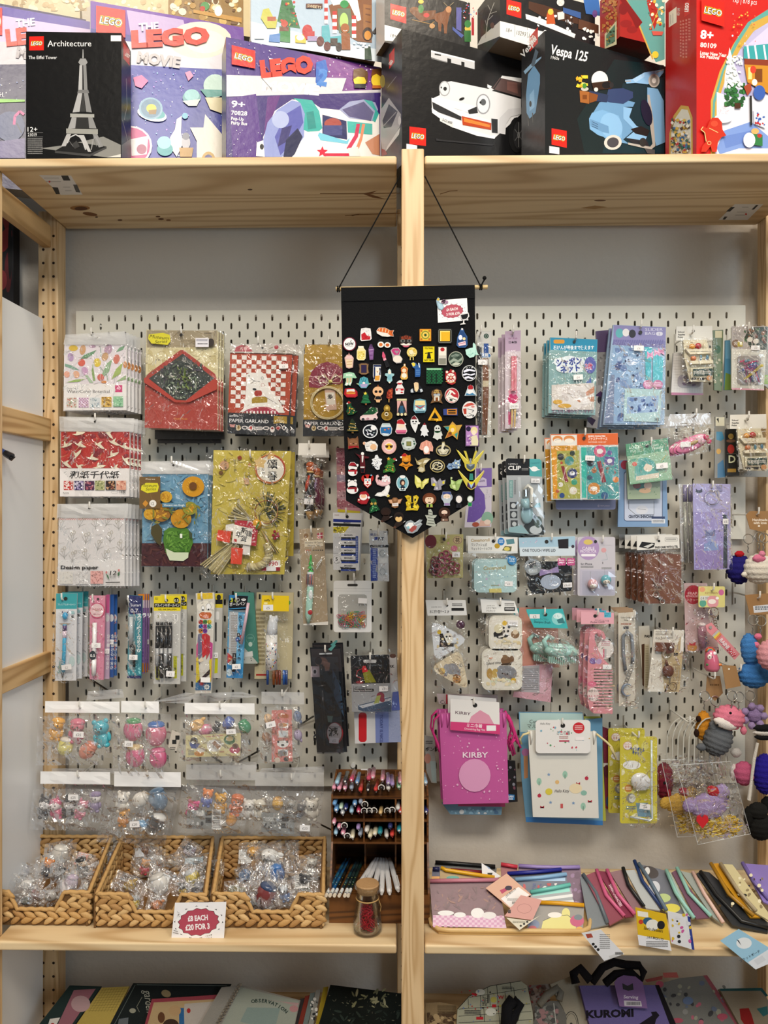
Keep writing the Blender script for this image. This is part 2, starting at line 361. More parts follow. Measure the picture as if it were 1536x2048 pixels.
pegboard('white slotted pegboard behind the paper packs and envelopes',152,622,787,1086,185,637,0)
pegboard('white slotted pegboard behind the bagged toy figures',138,1107,775,1573,172,1122,0)
pegboard('white slotted pegboard behind the slider bags',857,613,1491,1078,1087,632,0)
pegboard('white slotted pegboard behind the drawstring bags',852,1104,1490,1566,888,1118,0)
def knit(name,par,u,v,ru,rv,Y,col,rot=0,rows=9,st=18,squash=.8,**k):
 m=MB();c=at(u,v,Y);s=Y/F;m.blob(c,ru*s,min(ru,rv)*s*squash,rv*s,col,RY(rot),st*3,rows*4,lambda a,t:1+.12*abs(sin(rows*t))*(.65+.35*cos(st*a+(int(rows*t/pi)%2)*pi)))
 return m.build(name,par,'knit',smooth=True,**k)
 # printed goods: a thing
def Z(ou,ov,sc):return(ou,ov,1/sc)
def SH(q):return box4(q)if len(q)==4 and not isinstance(q[0],tuple)else QP(q)
class PK:
 def __init__(s,name,label,cat,z,Y,shape,th=.004,col='eeeeea',mat='card',part='card',group=None,side=None,e=2.5e-5):
  s.pl=Y if isinstance(Y,Pl)else plY(Y);s.z=z;pts=SH(shape)
  b=MB(s.pl,z=z);b.slab(pts,th,col,side=side);u=sum(p[0]for p in pts)/len(pts);v=max(p[1]for p in pts)
  s.t=thing(name,label,cat,b.P(u,v)-s.pl.n*th/2,group);s.body=b.build(part,s.t,mat);s.m=MB(s.pl,z=z,e=e);s.mat=mat;s.name=name
 def d(s,code,*a):s.m.d(code,*a);return s
 def end(s,name='printed_front',mat=None):s.m.build(name,s.t,mat or s.mat);s.m=MB(s.pl,z=s.z,k=s.m.k,e=s.m.e);return s
 def sub(s,name,shape,th,col,off=0,mat=None,code=None):
  b=MB(s.pl,z=s.z);b.slab(SH(shape),th,col,off+th)
  if code:b.k=int((off+th)/b.e)+4;b.d(code)
  b.build(name,s.t,mat or s.mat);return s
 def st(s,u,v,w=86,h=46,txt='£4',rot=0,col='f4f2f2',off=.0075):
  b=MB(s.pl,z=s.z,k=int(off/2.5e-5));c,n=cos(math.radians(rot)),sin(math.radians(rot));q=[(u+x*c-y*n,v+x*n+y*c)for x,y in box4((-w/2,-h/2,w/2,h/2))]
  b.slab(q,.0003,col,off);b.text(u,v+h*.25,h*.6,txt,'555','c',0,rot);b.build('price_sticker',s.t,'paper');return s
 def bag(s,shape,off=.006,n=(9,11),amp=.0028,mat='film',name='clear_bag',seed=None):
  film(s.t,name,[MBp(s.pl,s.z,u,v)for u,v in SH(shape)],s.pl.n,off,n,amp,mat,seed);return s
 def back(s,k,du,dv,dY,label,group=None,cols=None):
  for i in range(1,k+1):
   a=s.pl.m(s.z[0],s.z[1]);sc=s.z[2]*(1.76/F)
   dup(s.t,(du*i*sc,dY*i,-dv*i*sc),label%ORD[i]+('' if ' behind ' in label else ' behind the front one'),group)
  return s
ORD=['first','second','third','fourth','fifth','sixth','seventh','eighth','ninth','tenth','eleventh','twelfth','thirteenth']
def MBp(pl,z,u,v):return pl.m(z[0]+u*z[2],z[1]+v*z[2])
_fs=[0]
def film(par,name,q,n,off,seg,amp,mat,seed=None,**k):
 _fs[0]+=1;R=random.Random(seed or _fs[0]);nx,ny=seg;m=MB();V=[]
 for j in range(ny+1):
  for i in range(nx+1):
   a,b=i/nx,j/ny;p=(q[0]*(1-a)+q[1]*a)*(1-b)+(q[3]*(1-a)+q[2]*a)*b
   e=min(1,4*min(a,1-a,b,1-b)+.15);V.append(p+n*(off+R.uniform(-.2,1)*amp*e))
 Fc=[(j*(nx+1)+i,j*(nx+1)+i+1,(j+1)*(nx+1)+i+1,(j+1)*(nx+1)+i)for j in range(ny)for i in range(nx)]
 m.add(V,Fc,'fff');return m.build(name,par,mat,**k)
 # toy boxes on the
def logo(p,q,col='e1251b'):
 q=QP(q);p.poly(q,col);(a,b),(c,d),(e,f),(g,h)=q;ex=((c-a),(d-b));ey=((g-a),(h-b));w=math.hypot(*ex)
 old=p.x;p.x=lambda u,v:(a+ex[0]*u+ey[0]*v,b+ex[1]*u+ey[1]*v)
 for bo,cl in((.13,'f7d417'),(.075,'141414'),(.012,'ffffff')):p.text(.5,.63,.36,'LEGO',cl,'c',bo,0,.76+bo*.35,.2)
 p.x=old
def gbox(label,z,uL,vL,uR,vR,YL,z0,tu=None,t=.08,cols=('222','222','222','8a6b4a'),cat='box',left=None):
 A=at(uL,vL,YL);d=ray(uR,vR);B=CO+d*((A.z-H)/d.z);ex=(B-A);ex.z=0;ex.normalize();bk=Vector((-ex.y,ex.x,0))
 def proj(p):q=p-CO;X=q.x*cos(YAW)+q.y*sin(YAW);D=-q.x*sin(YAW)+q.y*cos(YAW);return CX+F*X/D
 if tu:
  c=A if tu<uL+1 else B;lo,hi=.01,.3
  for _ in range(30):
   mid=(lo+hi)/2
   if(proj(c+bk*mid)>tu)==(c is A):lo=mid
   else:hi=mid
  t=lo
 C=[A,B,B+bk*t,A+bk*t];V=[Vector((p.x,p.y,z0))for p in C]+[Vector((p.x,p.y,A.z))for p in C]
 m=MB();m.add(V,[(0,1,5,4)],cols[0]);m.add(V,[(3,0,4,7),(1,2,6,5)],cols[1]);m.add(V,[(2,3,7,6),(4,5,6,7)],cols[2]);m.add(V,[(0,3,2,1)],cols[3])
 th=thing('toy_box',label,cat,(A+B)/2+bk*t/2-Vector((0,0,(A.z-z0))));o=m.build('carton',th,'boxcard')
 return th,MB(Pl(A,-bk),z=z),MB(Pl(A,-ex),z=z),MB(Pl(B,ex),z=z)
def fb(m,th,k='front'):m.build('printed_'+k,th,'boxcard')
C1,C2,C3,C4=Z(0,0,3),Z(440,0,3.491),Z(760,0,3.938),Z(1080,0,3.368)
Zf,Zu=ZT,H+.985

th,f,l,r=gbox('purple space toy box cut off behind the dark tower box',C1,-70,-6,172,39,1.64,Zf,t=.045,cols=('2b2350','1f1a3a','2a2450','777'))
f.d('p:-200 0 540 130 540 190 -200 120,5a4aa0;p:-200 60 560 180 540 290 -200 240,c9b6d8;p:-200 250 150 250 155 385 -200 390,c8c4cc;x:4,60,-100,400,150,940,2,4,fff 9ad;e:60,760,90,90,44507e;p:0 850 150 830 150 950 0 950,6d6496;l:16,85 750 90 700 120 670 145 690,d0559a;l:8,100 740 130 800,445;p:-10 595 150 600 150 612 -10 618,8bd04a;t:-20,584,40,arl,fff')
f.d('t:98,165,62,THE,f2eef6,l,.03,-6;t:40,275,130,LE,d8402c,l,.06,-6;t:95,345,90,MO,aaa4a8,l,.05,8');logo(f,(-60,45,14,50,14,215,-60,210))
fb(f,th)
th,f,l,r=gbox('large purple space toy box with flying saucer behind the tower box',C1,181,2,478,55,1.65,Zf,t=.04,cols=('3a3a8c','1f1a3a','2a2450','777'))
f.d('p:545 5 1460 165 1470 330 545 170,6a3f9c;p:760 60 1100 120 1150 330 800 300,b7a2cc;p:545 230 1400 300 1400 420 545 390,d6d2da;p:780 390 1400 420 1400 960 780 960,3c429e;e:1200,240,190,110,e6d9c8;e:1230,250,120,70,f3ead8;x:7,120,790,420,1370,940,2,5,fff 9cf c9f')  # nested cream ellipses put the lamp glare into the print colour
f.d('t:835,190,64,THE,f2eef6,l,.03,-4;t:790,285,130,LEGO,d23a2a,l,.07,-3,470;t:820,375,88,MOVIE,b9b4b6,l,.05,8;p:800 470 850 455 890 490 850 535 812 520,e2679e;p:1110 440 1140 430 1160 460 1130 490,e889b0')
f.d('e:912,690,90,40,e9f2f0,14;e:915,680,78,34,3d9aa0,14;e:905,655,72,66,7fa6bd,14;e:905,655,60,56,5b7f9a,14;e:908,655,30,26,f2d53a;p:890 665 940 660 935 690 895 690,8a6a2c;e:1150,590,55,40,5f9aa0;e:1150,575,45,35,8fc4c8;p:1095 610 1200 600 1180 640 1130 640,cfd8d2;e:1290,520,70,70,b9d6cc;p:1200 540 1350 545 1330 580 1240 590,3d8f88;p:1230 590 1350 590 1345 690 1260 660,d9cfa9')
f.d('p:1060 720 1090 700 1085 800 1100 860 1060 945 1030 900 1020 830 1050 780,f2efe8;p:1140 770 1220 770 1230 690 1340 820 1345 950 1180 950 1180 850,ebe7dc;e:1115,860,26,40,b9b9c2;e:1115,822,22,22,777a88;p:1075 890 1160 890 1150 945 1080 945,b48a3a;e:1250,960,40,46,c6a04a;e:1250,965,26,34,4a4a90;e:990,900,48,40,3d9aa0;e:985,860,42,38,8fd0d8;e:1110,700,18,18,6fb6d0')
f.d('e:785,880,128,120,e9dfe6;e:785,880,116,110,c0367a;p:785 840 890 820 880 930 790 940,e6e4e4;e:850,900,30,30,9a4a6a');logo(f,(578,40,752,68,752,232,578,200))
fb(f,th)
th,f,l,r=gbox('beige toy box lying on top at the upper left corner',C1,-60,-60,160,-16,1.66,H+1.111,t=.2,cols=('cbb894','b39f7a','cbb894','6b5a40'))
f.d('x:3,40,0,0,540,66,8,26,e3d6b6 b8a077 d9c9a0 a38b62');fb(f,th)
th,f,l,r=gbox('tan castle toy box on top above the flying saucer box',C1,190,-60,500,-5,1.69,H+1.1065,t=.2,cols=('c6b48a','a08b64','c6b48a','6b5a40'))
f.d('x:3,30,560,0,1000,90,8,22,e3d6b6 d9c9a0 b8a077;p:1010 0 1460 0 1460 170 1010 95,8a6a34;x:9,50,1020,0,1450,150,10,26,c9a860 e6dcc0 6b4a22 a8813c ddd3b8;p:1160 60 1450 110 1450 140 1160 80,b98a3c;e:1230,40,26,26,4a8a4a;e:1215,55,16,16,b03a2a;e:1310,70,24,30,f0ece0');fb(f,th)

th,f,l,r=gbox('black box picturing a silver iron tower on the top shelf',C1,52,63,243,66,1.555,Zf,tu=262,cols=('101011','161616','101011','555'))
logo(f,(175,219,263,217,263,302,175,303))
f.d('t:286,278,50,Architecture,f2f2f2,l,0,0,262;p:287 282 300 250 303 250 290 285,fff;t:172,354,27,The Eiffel Tower,e6e6e6,l,.012,0,170;t:166,790,40,12+,fff,l,0,0,58;l:1.5,166 796 258 796,999;t:167,817,25,21019,ddd,l,.01,0,54;l:1.5,166 822 258 822,999;k:166,830,256,930,8,888;r:665,213,728,248,eeeeee')
f.d('p:245 890 400 870 620 820 725 870 725 935 640 945,8a8a86;p:640 945 725 925 725 945,d8d8d2;p:330 905 430 850 640 880 540 935,1d1d1d;p:330 905 540 925 640 880 640 892 540 940 330 918,444')
f.d('p:497 297 500 297 502 350 495 350,bbb;p:482 352 514 352 526 375 514 392 484 392 470 375,9a9a9a;p:478 392 496 392 494 540 470 545,b8b8b8;p:500 392 518 392 526 545 504 540,8a8a8a;l:4,496 392 496 540,333;p:470 540 530 540 536 560 464 560,777;p:468 560 494 560 478 672 436 676,b0b0b0;p:504 560 528 560 552 676 518 672,8a8a8a;p:494 565 504 565 515 672 482 672,3a3a3a;p:422 682 566 686 566 706 422 704,a5a5a0;p:432 704 460 706 452 770 408 774,a2a2a2;p:460 706 530 706 536 770 452 770,2e2e2e;p:530 706 556 706 580 772 536 770,8e8e8e')
f.d('p:398 772 588 776 588 806 398 802,9c9c96;p:402 804 428 804 396 878 368 880,b2b2b2;p:470 812 505 812 548 912 530 912,bdbdbd;p:556 806 584 806 620 880 594 886,8e8e8e;l:7,405 860 420 825 455 808 490 830 515 900,c2c2c2;l:6,548 900 560 840 575 820 600 870,9a9a9a;p:430 870 460 845 480 880 450 895,3d3d3d;l:3,415 845 440 880,777;l:3,560 820 580 880,777');fb(f,th)
r.d('p:740 255 778 300 778 395 740 350,c4261c;t:748,330,26,LEGO,f4e6e0,l,.05,38,30;l:3,757 470 762 640 745 720,8a8a90;l:3,735 720 770 860 745 900,777;p:730 870 785 830 785 945 730 945,666');fb(r,th,'side')

th,f,l,r=gbox('purple box with round white and teal bus, beside the middle post',C2,452,74,762,135,1.58,Zf,t=.07,cols=('3c2a6e','2a1f4a','2a1f4a','7a6a5a'))
f.d('p:44 262 1122 476 1122 660 44 600,4a3480;p:600 370 1122 476 1122 640 760 640,7a3f8c;x:2,60,640,400,1110,640,2,6,fff e9c;x:5,40,60,300,400,520,2,4,cbe fff;p:44 528 880 550 850 640 1122 630 1122 650 800 668 44 678,d3d0d6;p:44 678 1122 650 1122 1100 44 1100,3a2870;p:60 690 250 660 300 1100 90 1100,523080;p:330 680 420 670 300 1000,5e2c78')
f.d('t:334,446,52,THE,eee8f2,l,.03,12;t:285,540,150,LEGO,d53b28,l,.08,-6,370;l:7,320 470 340 500,8a1f16;t:290,632,95,MOVIE,f0eef0,l,.06,5,400;p:670 440 735 420 752 500 700 615 665 580,2b62b8;t:672,590,150,2,3f7ecb,l,.06,10,70;l:5,285 545 360 630,777')
f.d('e:975,560,46,52,f2cf35;p:925 560 930 490 990 478 1030 510 1026 590 1005 545 960 540,6b4a26;r:935,590,1015,618,26262c;e:1095,565,42,50,f2cf35;p:1050 540 1060 490 1126 480 1126 545 1090 520,7a4a22;r:1060,600,1126,622,c06a2a')
f.d('t:76,752,66,9+,fff,l,.02,4,96;t:76,806,42,70828,eee,l,.02,3,112;t:76,842,32,Pop-Up,f0f0f0,l,.02,4,88;t:76,872,32,Party Bus,f0f0f0,l,.02,4,112')
f.d('p:300 1100 300 960 380 780 500 700 620 705 700 760 1110 800 1112 1100,f1efec;p:300 980 330 860 400 770 500 705 560 720 590 800 585 960 520 1050 430 1100 310 1100,8a96cc;p:380 960 460 800 560 740 580 860 500 1000 420 1090,565aa8;e:420,840,60,60,a9b4da;p:430 900 500 880 470 990 400 1030,38346e;p:440 1100 460 980 540 900 575 960 520 1080 500 1100,23264a')
f.d('p:510 690 640 705 690 780 712 900 690 920 610 925 580 910 590 800 560 725,3aa7a0;p:600 790 650 780 670 900 612 910,2b8a86;p:712 805 880 850 885 980 712 950,2a2d5e;e:785,870,60,40,a24a42;r:720,880,850,950,44487e;p:690 930 880 990 905 965 888 1010 700 985 680 950,77c4dc;p:830 770 900 715 1000 700 1080 720 1100 770 1070 850 900 830,9aa0c4;p:850 770 1000 715 1070 790 1050 850 900 820,544f7c;p:1000 700 1060 712 1105 800 1080 860 1060 845 1080 780,3aa7a0;p:885 850 1060 870 1060 945 890 930,46b2a8')
f.d('p:950 870 975 870 960 960 905 1050 880 1040 935 950,c8375a;p:990 870 1010 872 990 980 960 1060 945 1040 975 960,ef8f6a;s:712,1065,40,18,5,d6213f;r:720,1075,900,1095,c92b4a;p:890 1040 960 1030 980 1095 900 1095,e8e3de;p:1010 1000 1110 940 1112 1090 1060 1080,c98a6a;p:255 1000 300 985 310 1100 250 1095,f4f2ee;e:290,1030,14,20,222;x:8,16,60,900,290,1090,2,4,fff;r:1114,680,1118,1100,cfc4d8');logo(f,(80,322,244,362,244,486,80,456))
fb(f,th)

th,f,l,r=gbox('snowy box with gingerbread house and toy train on top',C2,503,-40,752,-5,1.612,Zu,t=.06,cols=('b9c6d6','4a3a34','8aa0b4','6a5a4a'))
f.d('p:215 0 1150 0 1150 440 215 280,a9bccd;p:215 150 1000 330 1150 350 1150 440 215 285,d9e4ec;p:430 0 500 0 560 200 480 190 400 150,2e6a3a;x:6,22,420,0,540,180,6,12,3f8a4a 1f4a2a d8a030 c0362a;p:760 40 860 -10 1060 0 1060 300 960 290 790 190,7a4a26;p:820 60 910 60 930 260 830 230,5e6e58;e:865,150,30,60,a9d070;p:770 0 960 0 985 140 960 150 900 20 790 40,f2f0ea;p:1000 30 1060 40 1060 250 1000 240,94602e;l:10,1015 60 1050 66,6a3a1a;l:10,1015 100 1050 108,6a3a1a;l:10,1015 150 1050 158,6a3a1a;e:868,30,30,28,2f8a4a')
for u in(800,935):
 for j in range(6):f.d('r:%d,%d,%d,%d,%s'%(u-15,80+j*26+(u>900)*30,u+15,106+j*26+(u>900)*30,'eee' if j%2 else 'b8322c'))
for j in range(6):f.d('r:728,%d,752,%d,%s'%(j*28,j*28+28,'eee' if j%2 else 'b8322c'))
f.d('p:415 185 490 195 490 300 412 290,2f7a3a;p:345 245 420 235 418 300 340 292,4a7ab8;r:415,190,480,220,6a3a22;e:450,168,24,24,b0402c;p:525 250 600 240 600 305 525 300,d8b43a;e:560,265,28,20,e9e4d8;e:610,220,36,46,b02a2a;p:575 230 660 220 660 270 600 280,b02a2a;r:610,255,680,290,9a8ab0;p:710 185 760 175 770 260 850 250 845 320 710 290,57a5b0;e:700,290,26,34,5a2018;e:748,325,24,32,5a2018;e:830,330,22,30,2a1a18;r:770,270,820,320,3a2a22;e:872,200,30,34,9a5a2a;p:845 230 905 235 910 350 850 350,8a4e22;l:3,860 215 872 220 888 214,fff;p:285 130 300 70 340 60 370 120 400 140 390 200 330 200,b6b44a;r:330,120,390,150,a2522e;e:1030,240,36,46,3a2418;e:1030,250,24,32,d08a2a;p:1060 230 1150 110 1150 180 1080 240,3a3434;p:1010 330 1050 330 1060 420 1010 415,23402a;r:240,220,308,275,d8dde0;x:4,18,930,300,1060,340,5,10,fff e8e8ee;r:600,30,715,60,5a3226;t:608,54,28,SWEETS,e9d9b0,l,0,8')
f.x=None;fb(f,th)

th,f,l,r=gbox('black box with reindeer and sleigh on top',C3,769,-40,940,6,1.612,Zu,t=.05,cols=('17171a','d2d0cc','17171a','4a4036'))
f.d('p:36 195 170 230 170 330 36 320,e4e2de;t:82,292,40,18+,333,l,0,8,46;p:170 220 830 400 830 460 170 300,17171a');logo(f,(82,28,206,58,206,186,82,150))
f.d('e:275,85,42,30,7a4a22,10;p:230 60 300 90 440 80 430 150 320 170 250 110,6a3d1c;e:322,70,22,34,3a7a3a;e:322,14,22,16,e0b84a;e:365,120,24,18,b8322c;l:7,250 155 400 190 430 170,8a6a3a;e:410,205,22,20,b5895a;p:430 110 500 90 520 60 560 90 545 130 530 200 525 265 505 265 500 200 485 180 480 250 460 245 455 180 430 160,7a4a2c;e:540,75,22,26,b8845a;l:4,530 50 500 20,9a8a6a;l:4,550 45 580 20,9a8a6a;p:600 60 640 60 640 250 600 230,5a5a9a;p:570 210 660 280 640 300 570 235,4a5a9a;r:720,140,740,280,b8323a;e:690,225,24,26,e0b84a;p:660 240 715 240 715 330 665 330,2f6a34;e:690,190,26,30,2f7a3a;x:5,30,640,20,760,150,3,8,ddd b8323a 6a8aca')
fb(f,th)
th,f,l,r=gbox('black box with snowy cottage fence on top',C3,1000,-40,1190,12,1.60,Zu,tu=955,cols=('1a1a1d','2b2926','1a1a1d','75685a'))
f.d('p:945 165 1310 255 1310 400 945 290,e7e5e0;t:992,250,46,18+,444,l,0,12,46;l:3,1062 200 1062 290,888;t:1072,272,48,10293,444,l,0,12,74;l:3,1160 220 1160 300,888;t:1170,296,48,1445,444,l,0,12,66');logo(f,(996,-5,1112,22,1112,146,996,112))
f.d('p:1170 10 1290 40 1560 130 1560 190 1280 130 1170 70,4a2d20;p:1145 110 1280 150 1540 270 1530 300 1330 220 1150 150,eceae6;x:3,20,1160,120,1520,270,8,14,fff e9e9ee;p:1330 70 1360 70 1380 190 1310 190 1310 120,c0562a;e:1342,95,22,24,e8c24a;p:1395 100 1450 90 1450 150 1400 160,d8d4d0;p:1440 60 1580 100 1580 150 1440 100,3a5a94;l:10,1470 130 1470 200,33211a;l:10,1510 140 1510 215,33211a;e:1420,20,30,30,dcdad4;l:6,1400 40 1440 0,c9c7c0;l:6,1405 10 1440 45,c9c7c0;p:1600 0 1720 0 1740 130 1620 110,3a6ab0;e:1690,110,20,30,6a4a8a;p:1560 150 1720 200 1720 270 1560 230,5a3a2a;x:4,14,1560,220,1740,330,8,16,f4f4f0')
fb(f,th)
l.d('p:765 360 945 285 945 165 800 290,e2e0da;l:5,830 300 850 150 900 20,c8c5be;l:4,850 160 890 120,c8c5be;l:4,860 110 920 90,c8c5be;l:4,870 80 850 40,c8c5be;e:885,200,16,24,6a4a3a;l:4,840 200 830 160,bbb');fb(l,th,'side')
th,f,l,r=gbox('dark red festival box with river boat on top',C4,1240,-40,1322,-18,1.60,Zu,tu=1200,cols=('a3231f','b5392c','8a1f1c','5a1512'))
f.d('p:570 0 840 0 840 400 780 420 700 250 640 100,5f9a94;l:10,580 0 640 100 700 250 760 400,c9a24a;p:540 0 580 0 690 150 650 200 620 130,7a1518;e:580,160,40,26,8c1c1c;e:620,200,36,24,8c1c1c;e:560,60,30,40,7a1518;p:720 20 770 0 800 120 770 200 740 100,a82a22;x:5,30,720,0,840,200,6,14,d8b24a b03028 e9e0c8 4a7a70;p:750 210 830 215 820 240 760 240,c9564a;e:775,370,22,24,d8c03a;l:4,800 60 740 200,c9a24a');fb(f,th)
l.d('x:3,60,420,0,520,220,8,12,d8904a c8803c;p:440 230 520 140 520 300 440 330,e2d9b0;p:450 240 510 165 510 280 450 315,5f8a70;x:8,24,452,200,508,290,5,9,24402a 8a6a3a c9b24a');fb(l,th,'side')

th,f,l,r=gbox('black box picturing a white sports car beside the middle post',C3,804,57,1095,137,1.564,Zf,tu=763,cols=('141416','2a2a2c','141416','333'))
logo(f,(232,996,362,1012,362,1150,232,1134));f.d('p:208 1132 292 1146 292 1196 208 1184,ece9ec')
f.d('p:402 396 745 480 745 545 740 545 665 525 665 490 640 485 640 515 560 495 560 465 530 458 530 490 402 452,c9c9cb;p:402 396 745 480 745 492 402 410,eee;p:430 420 480 430 480 442 430 432,333;p:405 456 530 488 530 496 405 464,777')
f.d('p:470 700 500 650 560 640 850 700 900 690 960 600 1110 620 1110 900 900 1090 640 1000 410 870 405 780 470 750,dedee0;p:880 700 945 610 1110 650 1110 770,5a4644;p:890 700 950 615 960 612 900 705,222;p:900 705 1110 765 1110 780 880 715,1a1a1a;p:960 596 1120 618 1115 650 950 615,f0f0f0;p:1000 640 1080 655 1085 740 1000 710,7a5650;p:845 665 880 680 870 700 845 690,e8e8e8;e:508,698,44,60,a5a5a8;e:508,698,36,52,d6dadd;e:512,700,14,16,222;e:482,690,6,8,333;e:812,820,56,80,9a9a9e;e:812,820,46,70,dfe3e6;e:812,806,22,26,55585c;e:790,808,8,10,222')
f.d('p:470 770 760 840 700 890 640 870 420 800 405 775,f2f2f2;p:690 870 760 840 770 890 700 900,2a2a2c;p:410 800 640 890 640 950 420 870,2b2b2e;p:405 770 640 880 870 950 870 970 640 920 405 800,e8e8ea;p:405 850 480 900 640 960 650 1000 870 1070 920 1060 900 1095 760 1070 560 1000 410 890,ededf0;p:642 915 875 970 875 1025 650 985,b8441e;p:660 930 865 985 862 1005 660 960,e2853a;p:470 925 575 970 575 1008 470 955,d9d9d9;t:488,953,30,S-CU 6000,333,l,.02,20,80;e:643,780,22,10,1a1a1a,-20;p:875 935 925 940 925 1050 880 1045,1c1c1e;e:735,910,30,12,f4f4f4;e:640,885,28,10,f4f4f4')
f.d('p:930 1050 940 930 1010 860 1110 850 1110 900 1030 920 990 980 985 1060,cfcfd2;e:1075,1065,66,140,1b1b1c;e:1088,1065,40,108,29292b;e:1090,1065,10,26,8a8a8c;l:5,1090 965 1090 1160,777;l:5,1060 1020 1120 1110,666;l:5,1060 1110 1120 1020,666;p:440 1090 470 1100 900 1140 880 1150 440 1110,2a2a2d');fb(f,th)
l.d('p:72 430 114 375 114 490 72 545,c4261c;t:84,515,30,LEGO,f4e6e0,l,.05,-58,40;l:5,60 690 130 600,777;e:20,640,20,50,8a8020;p:10 860 70 770 165 900 160 990 60 1170 20 1220 8 1100,a9a9aa;p:20 950 70 820 140 880 90 1000 30 1010,3a3a3c;l:6,30 990 130 880,999;p:60 1150 160 1000 150 1060 40 1200,d6d6d6;p:12 1170 40 1180 60 1215 15 1230,8a2a2a;e:155,950,12,36,ccc;r:6,700,10,1240,bbb');fb(l,th,'side')

th,f,l,r=gbox('dark green-black box picturing a light blue scooter',C4,1090,61,1334,134,1.552,Zf,tu=1043,cols=('15191c','26272a','15191c','333'))
f.d('p:500 400 835 440 835 1040 300 1030 250 800,142528;p:560 560 835 520 835 1030 420 1030,17323a;t:66,362,92,Vespa 125,f2f2f2,l,.02,12,254;t:72,396,30,1960s,eee,l,0,10,56');logo(f,(78,864,180,882,180,996,78,974));f.d('p:62 984 130 994 130 1040 62 1030,ece9ec')
f.d('p:345 780 400 690 460 670 600 680 640 690 625 720 560 720 570 800 640 870 560 940 600 970 540 960 460 950 400 900 350 860,6f9fc8;p:330 800 350 760 420 740 530 780 555 860 550 930 480 940 390 910 335 870,7db0dc;e:480,850,72,92,8cbde6,-20;p:335 800 460 850 465 900 420 890 340 850,6a98c2;l:3,350 820 390 840,2a3a55;l:3,350 835 390 855,2a3a55;l:3,350 850 390 868,2a3a55;e:490,960,60,50,d9d4cc,-10;e:490,960,40,34,4a4a50,-10;p:560 720 620 730 600 790 650 850 740 880 700 960 580 930 640 880 560 800,8cbde6;p:610 870 680 850 740 880 720 920 640 900,222;p:580 930 720 950 735 985 640 980,2b2d33')
f.d('p:560 700 470 690 440 680 460 600 560 595 625 620 625 660,34466e;p:330 610 460 640 450 690 335 680,2d3a5a;p:265 610 330 620 330 700 270 690,a5642e;p:330 622 390 640 380 680 332 695,8a4e22;r:285,640,315,670,7a4218;e:300,600,26,14,c9c4b8;x:5,14,240,510,320,590,12,20,f2d23a e8a828 f6e28a,r;e:298,580,14,18,4a8a3a;e:400,540,56,60,eeece6;p:345 560 470 545 480 600 360 610,3a2418;e:445,575,30,24,17171a;e:480,575,14,20,2a2a2c;e:375,605,14,14,e6e3dc')
f.d('p:720 590 790 600 830 680 840 960 780 985 745 840 720 680,7fb0da;p:720 640 735 640 760 800 775 985 745 1010 590 975 590 962 740 990 755 970 735 820,b9b4ac;e:715,760,34,90,1c2036,-14;p:570 540 620 535 700 490 760 480 830 470 830 490 770 560 720 570 640 560 580 565,8cbde6;p:620 535 700 492 700 520 640 558,a9d0f0;e:765,545,38,46,b9b4ac;e:765,545,28,36,8a8680;e:765,545,14,18,d6d2cc;l:8,570 550 610 548,aaa;l:8,780 490 832 470,999;e:690,960,24,30,333;p:700 1000 770 1010 770 1040 720 1035,555');fb(f,th)
l.d('p:-70 250 -14 180 -14 290 -70 350,c4261c;t:-60,300,44,LEGO,f4e6e0,l,.05,-52,60;t:-106,385,52,Vespa,ececec,l,.02,-55,150,.3;p:-110 480 -50 420 10 380 8 392 -40 440 -100 500,8fb4d4;p:-94 640 -80 500 -40 440 0 500 0 560 -30 760 -70 800 -90 760,6f9cc4;p:-70 640 -40 600 -36 720 -70 750,8cb8de;e:-64,700,8,20,333;l:6,-80 780 -76 850,555;l:6,-50 760 -46 830,555;p:-30 330 -60 440 -40 450 -10 350,5a6a7a');fb(l,th,'side')

th,f,l,r=gbox('tall red festival box standing at the right end of the shelf',C4,1393,-60,1602,-20,1.55,Zf,tu=1331,cols=('c8231f','b01f1c','a01c1a','5a1512'))
f.d('t:1300,14,52,1xp | 878 pcs,ddd,l,0,7,160;t:1078,258,82,8+,fff,l,.03,6,88;t:1078,316,44,80109,f6e6e0,l,.03,5,110;t:1078,366,34,Lunar New Year,f6e6e0,l,.03,6,178;t:1078,388,34,Ice Festival,f6e6e0,l,.03,6,128')
f.d('p:1540 75 1400 150 1300 300 1210 480 1150 680 1150 1040 1540 1040,c9a24a;p:1540 100 1420 160 1330 300 1240 480 1180 690 1175 800 1160 800 1165 680 1225 480 1310 290 1400 150 1540 60,5fa39a;p:1540 150 1440 210 1350 330 1260 500 1195 700 1180 1040 1540 1040,b9b3d6;p:1540 180 1400 300 1540 330,cfc8e6;p:1190 620 1300 660 1540 640 1540 1040 1190 1040,e6e6f0;p:1240 880 1420 820 1540 920 1540 1000 1340 1000 1210 1040 1190 1000,7c9ad8;p:1230 920 1420 880 1380 960 1250 1000,6a88cc')
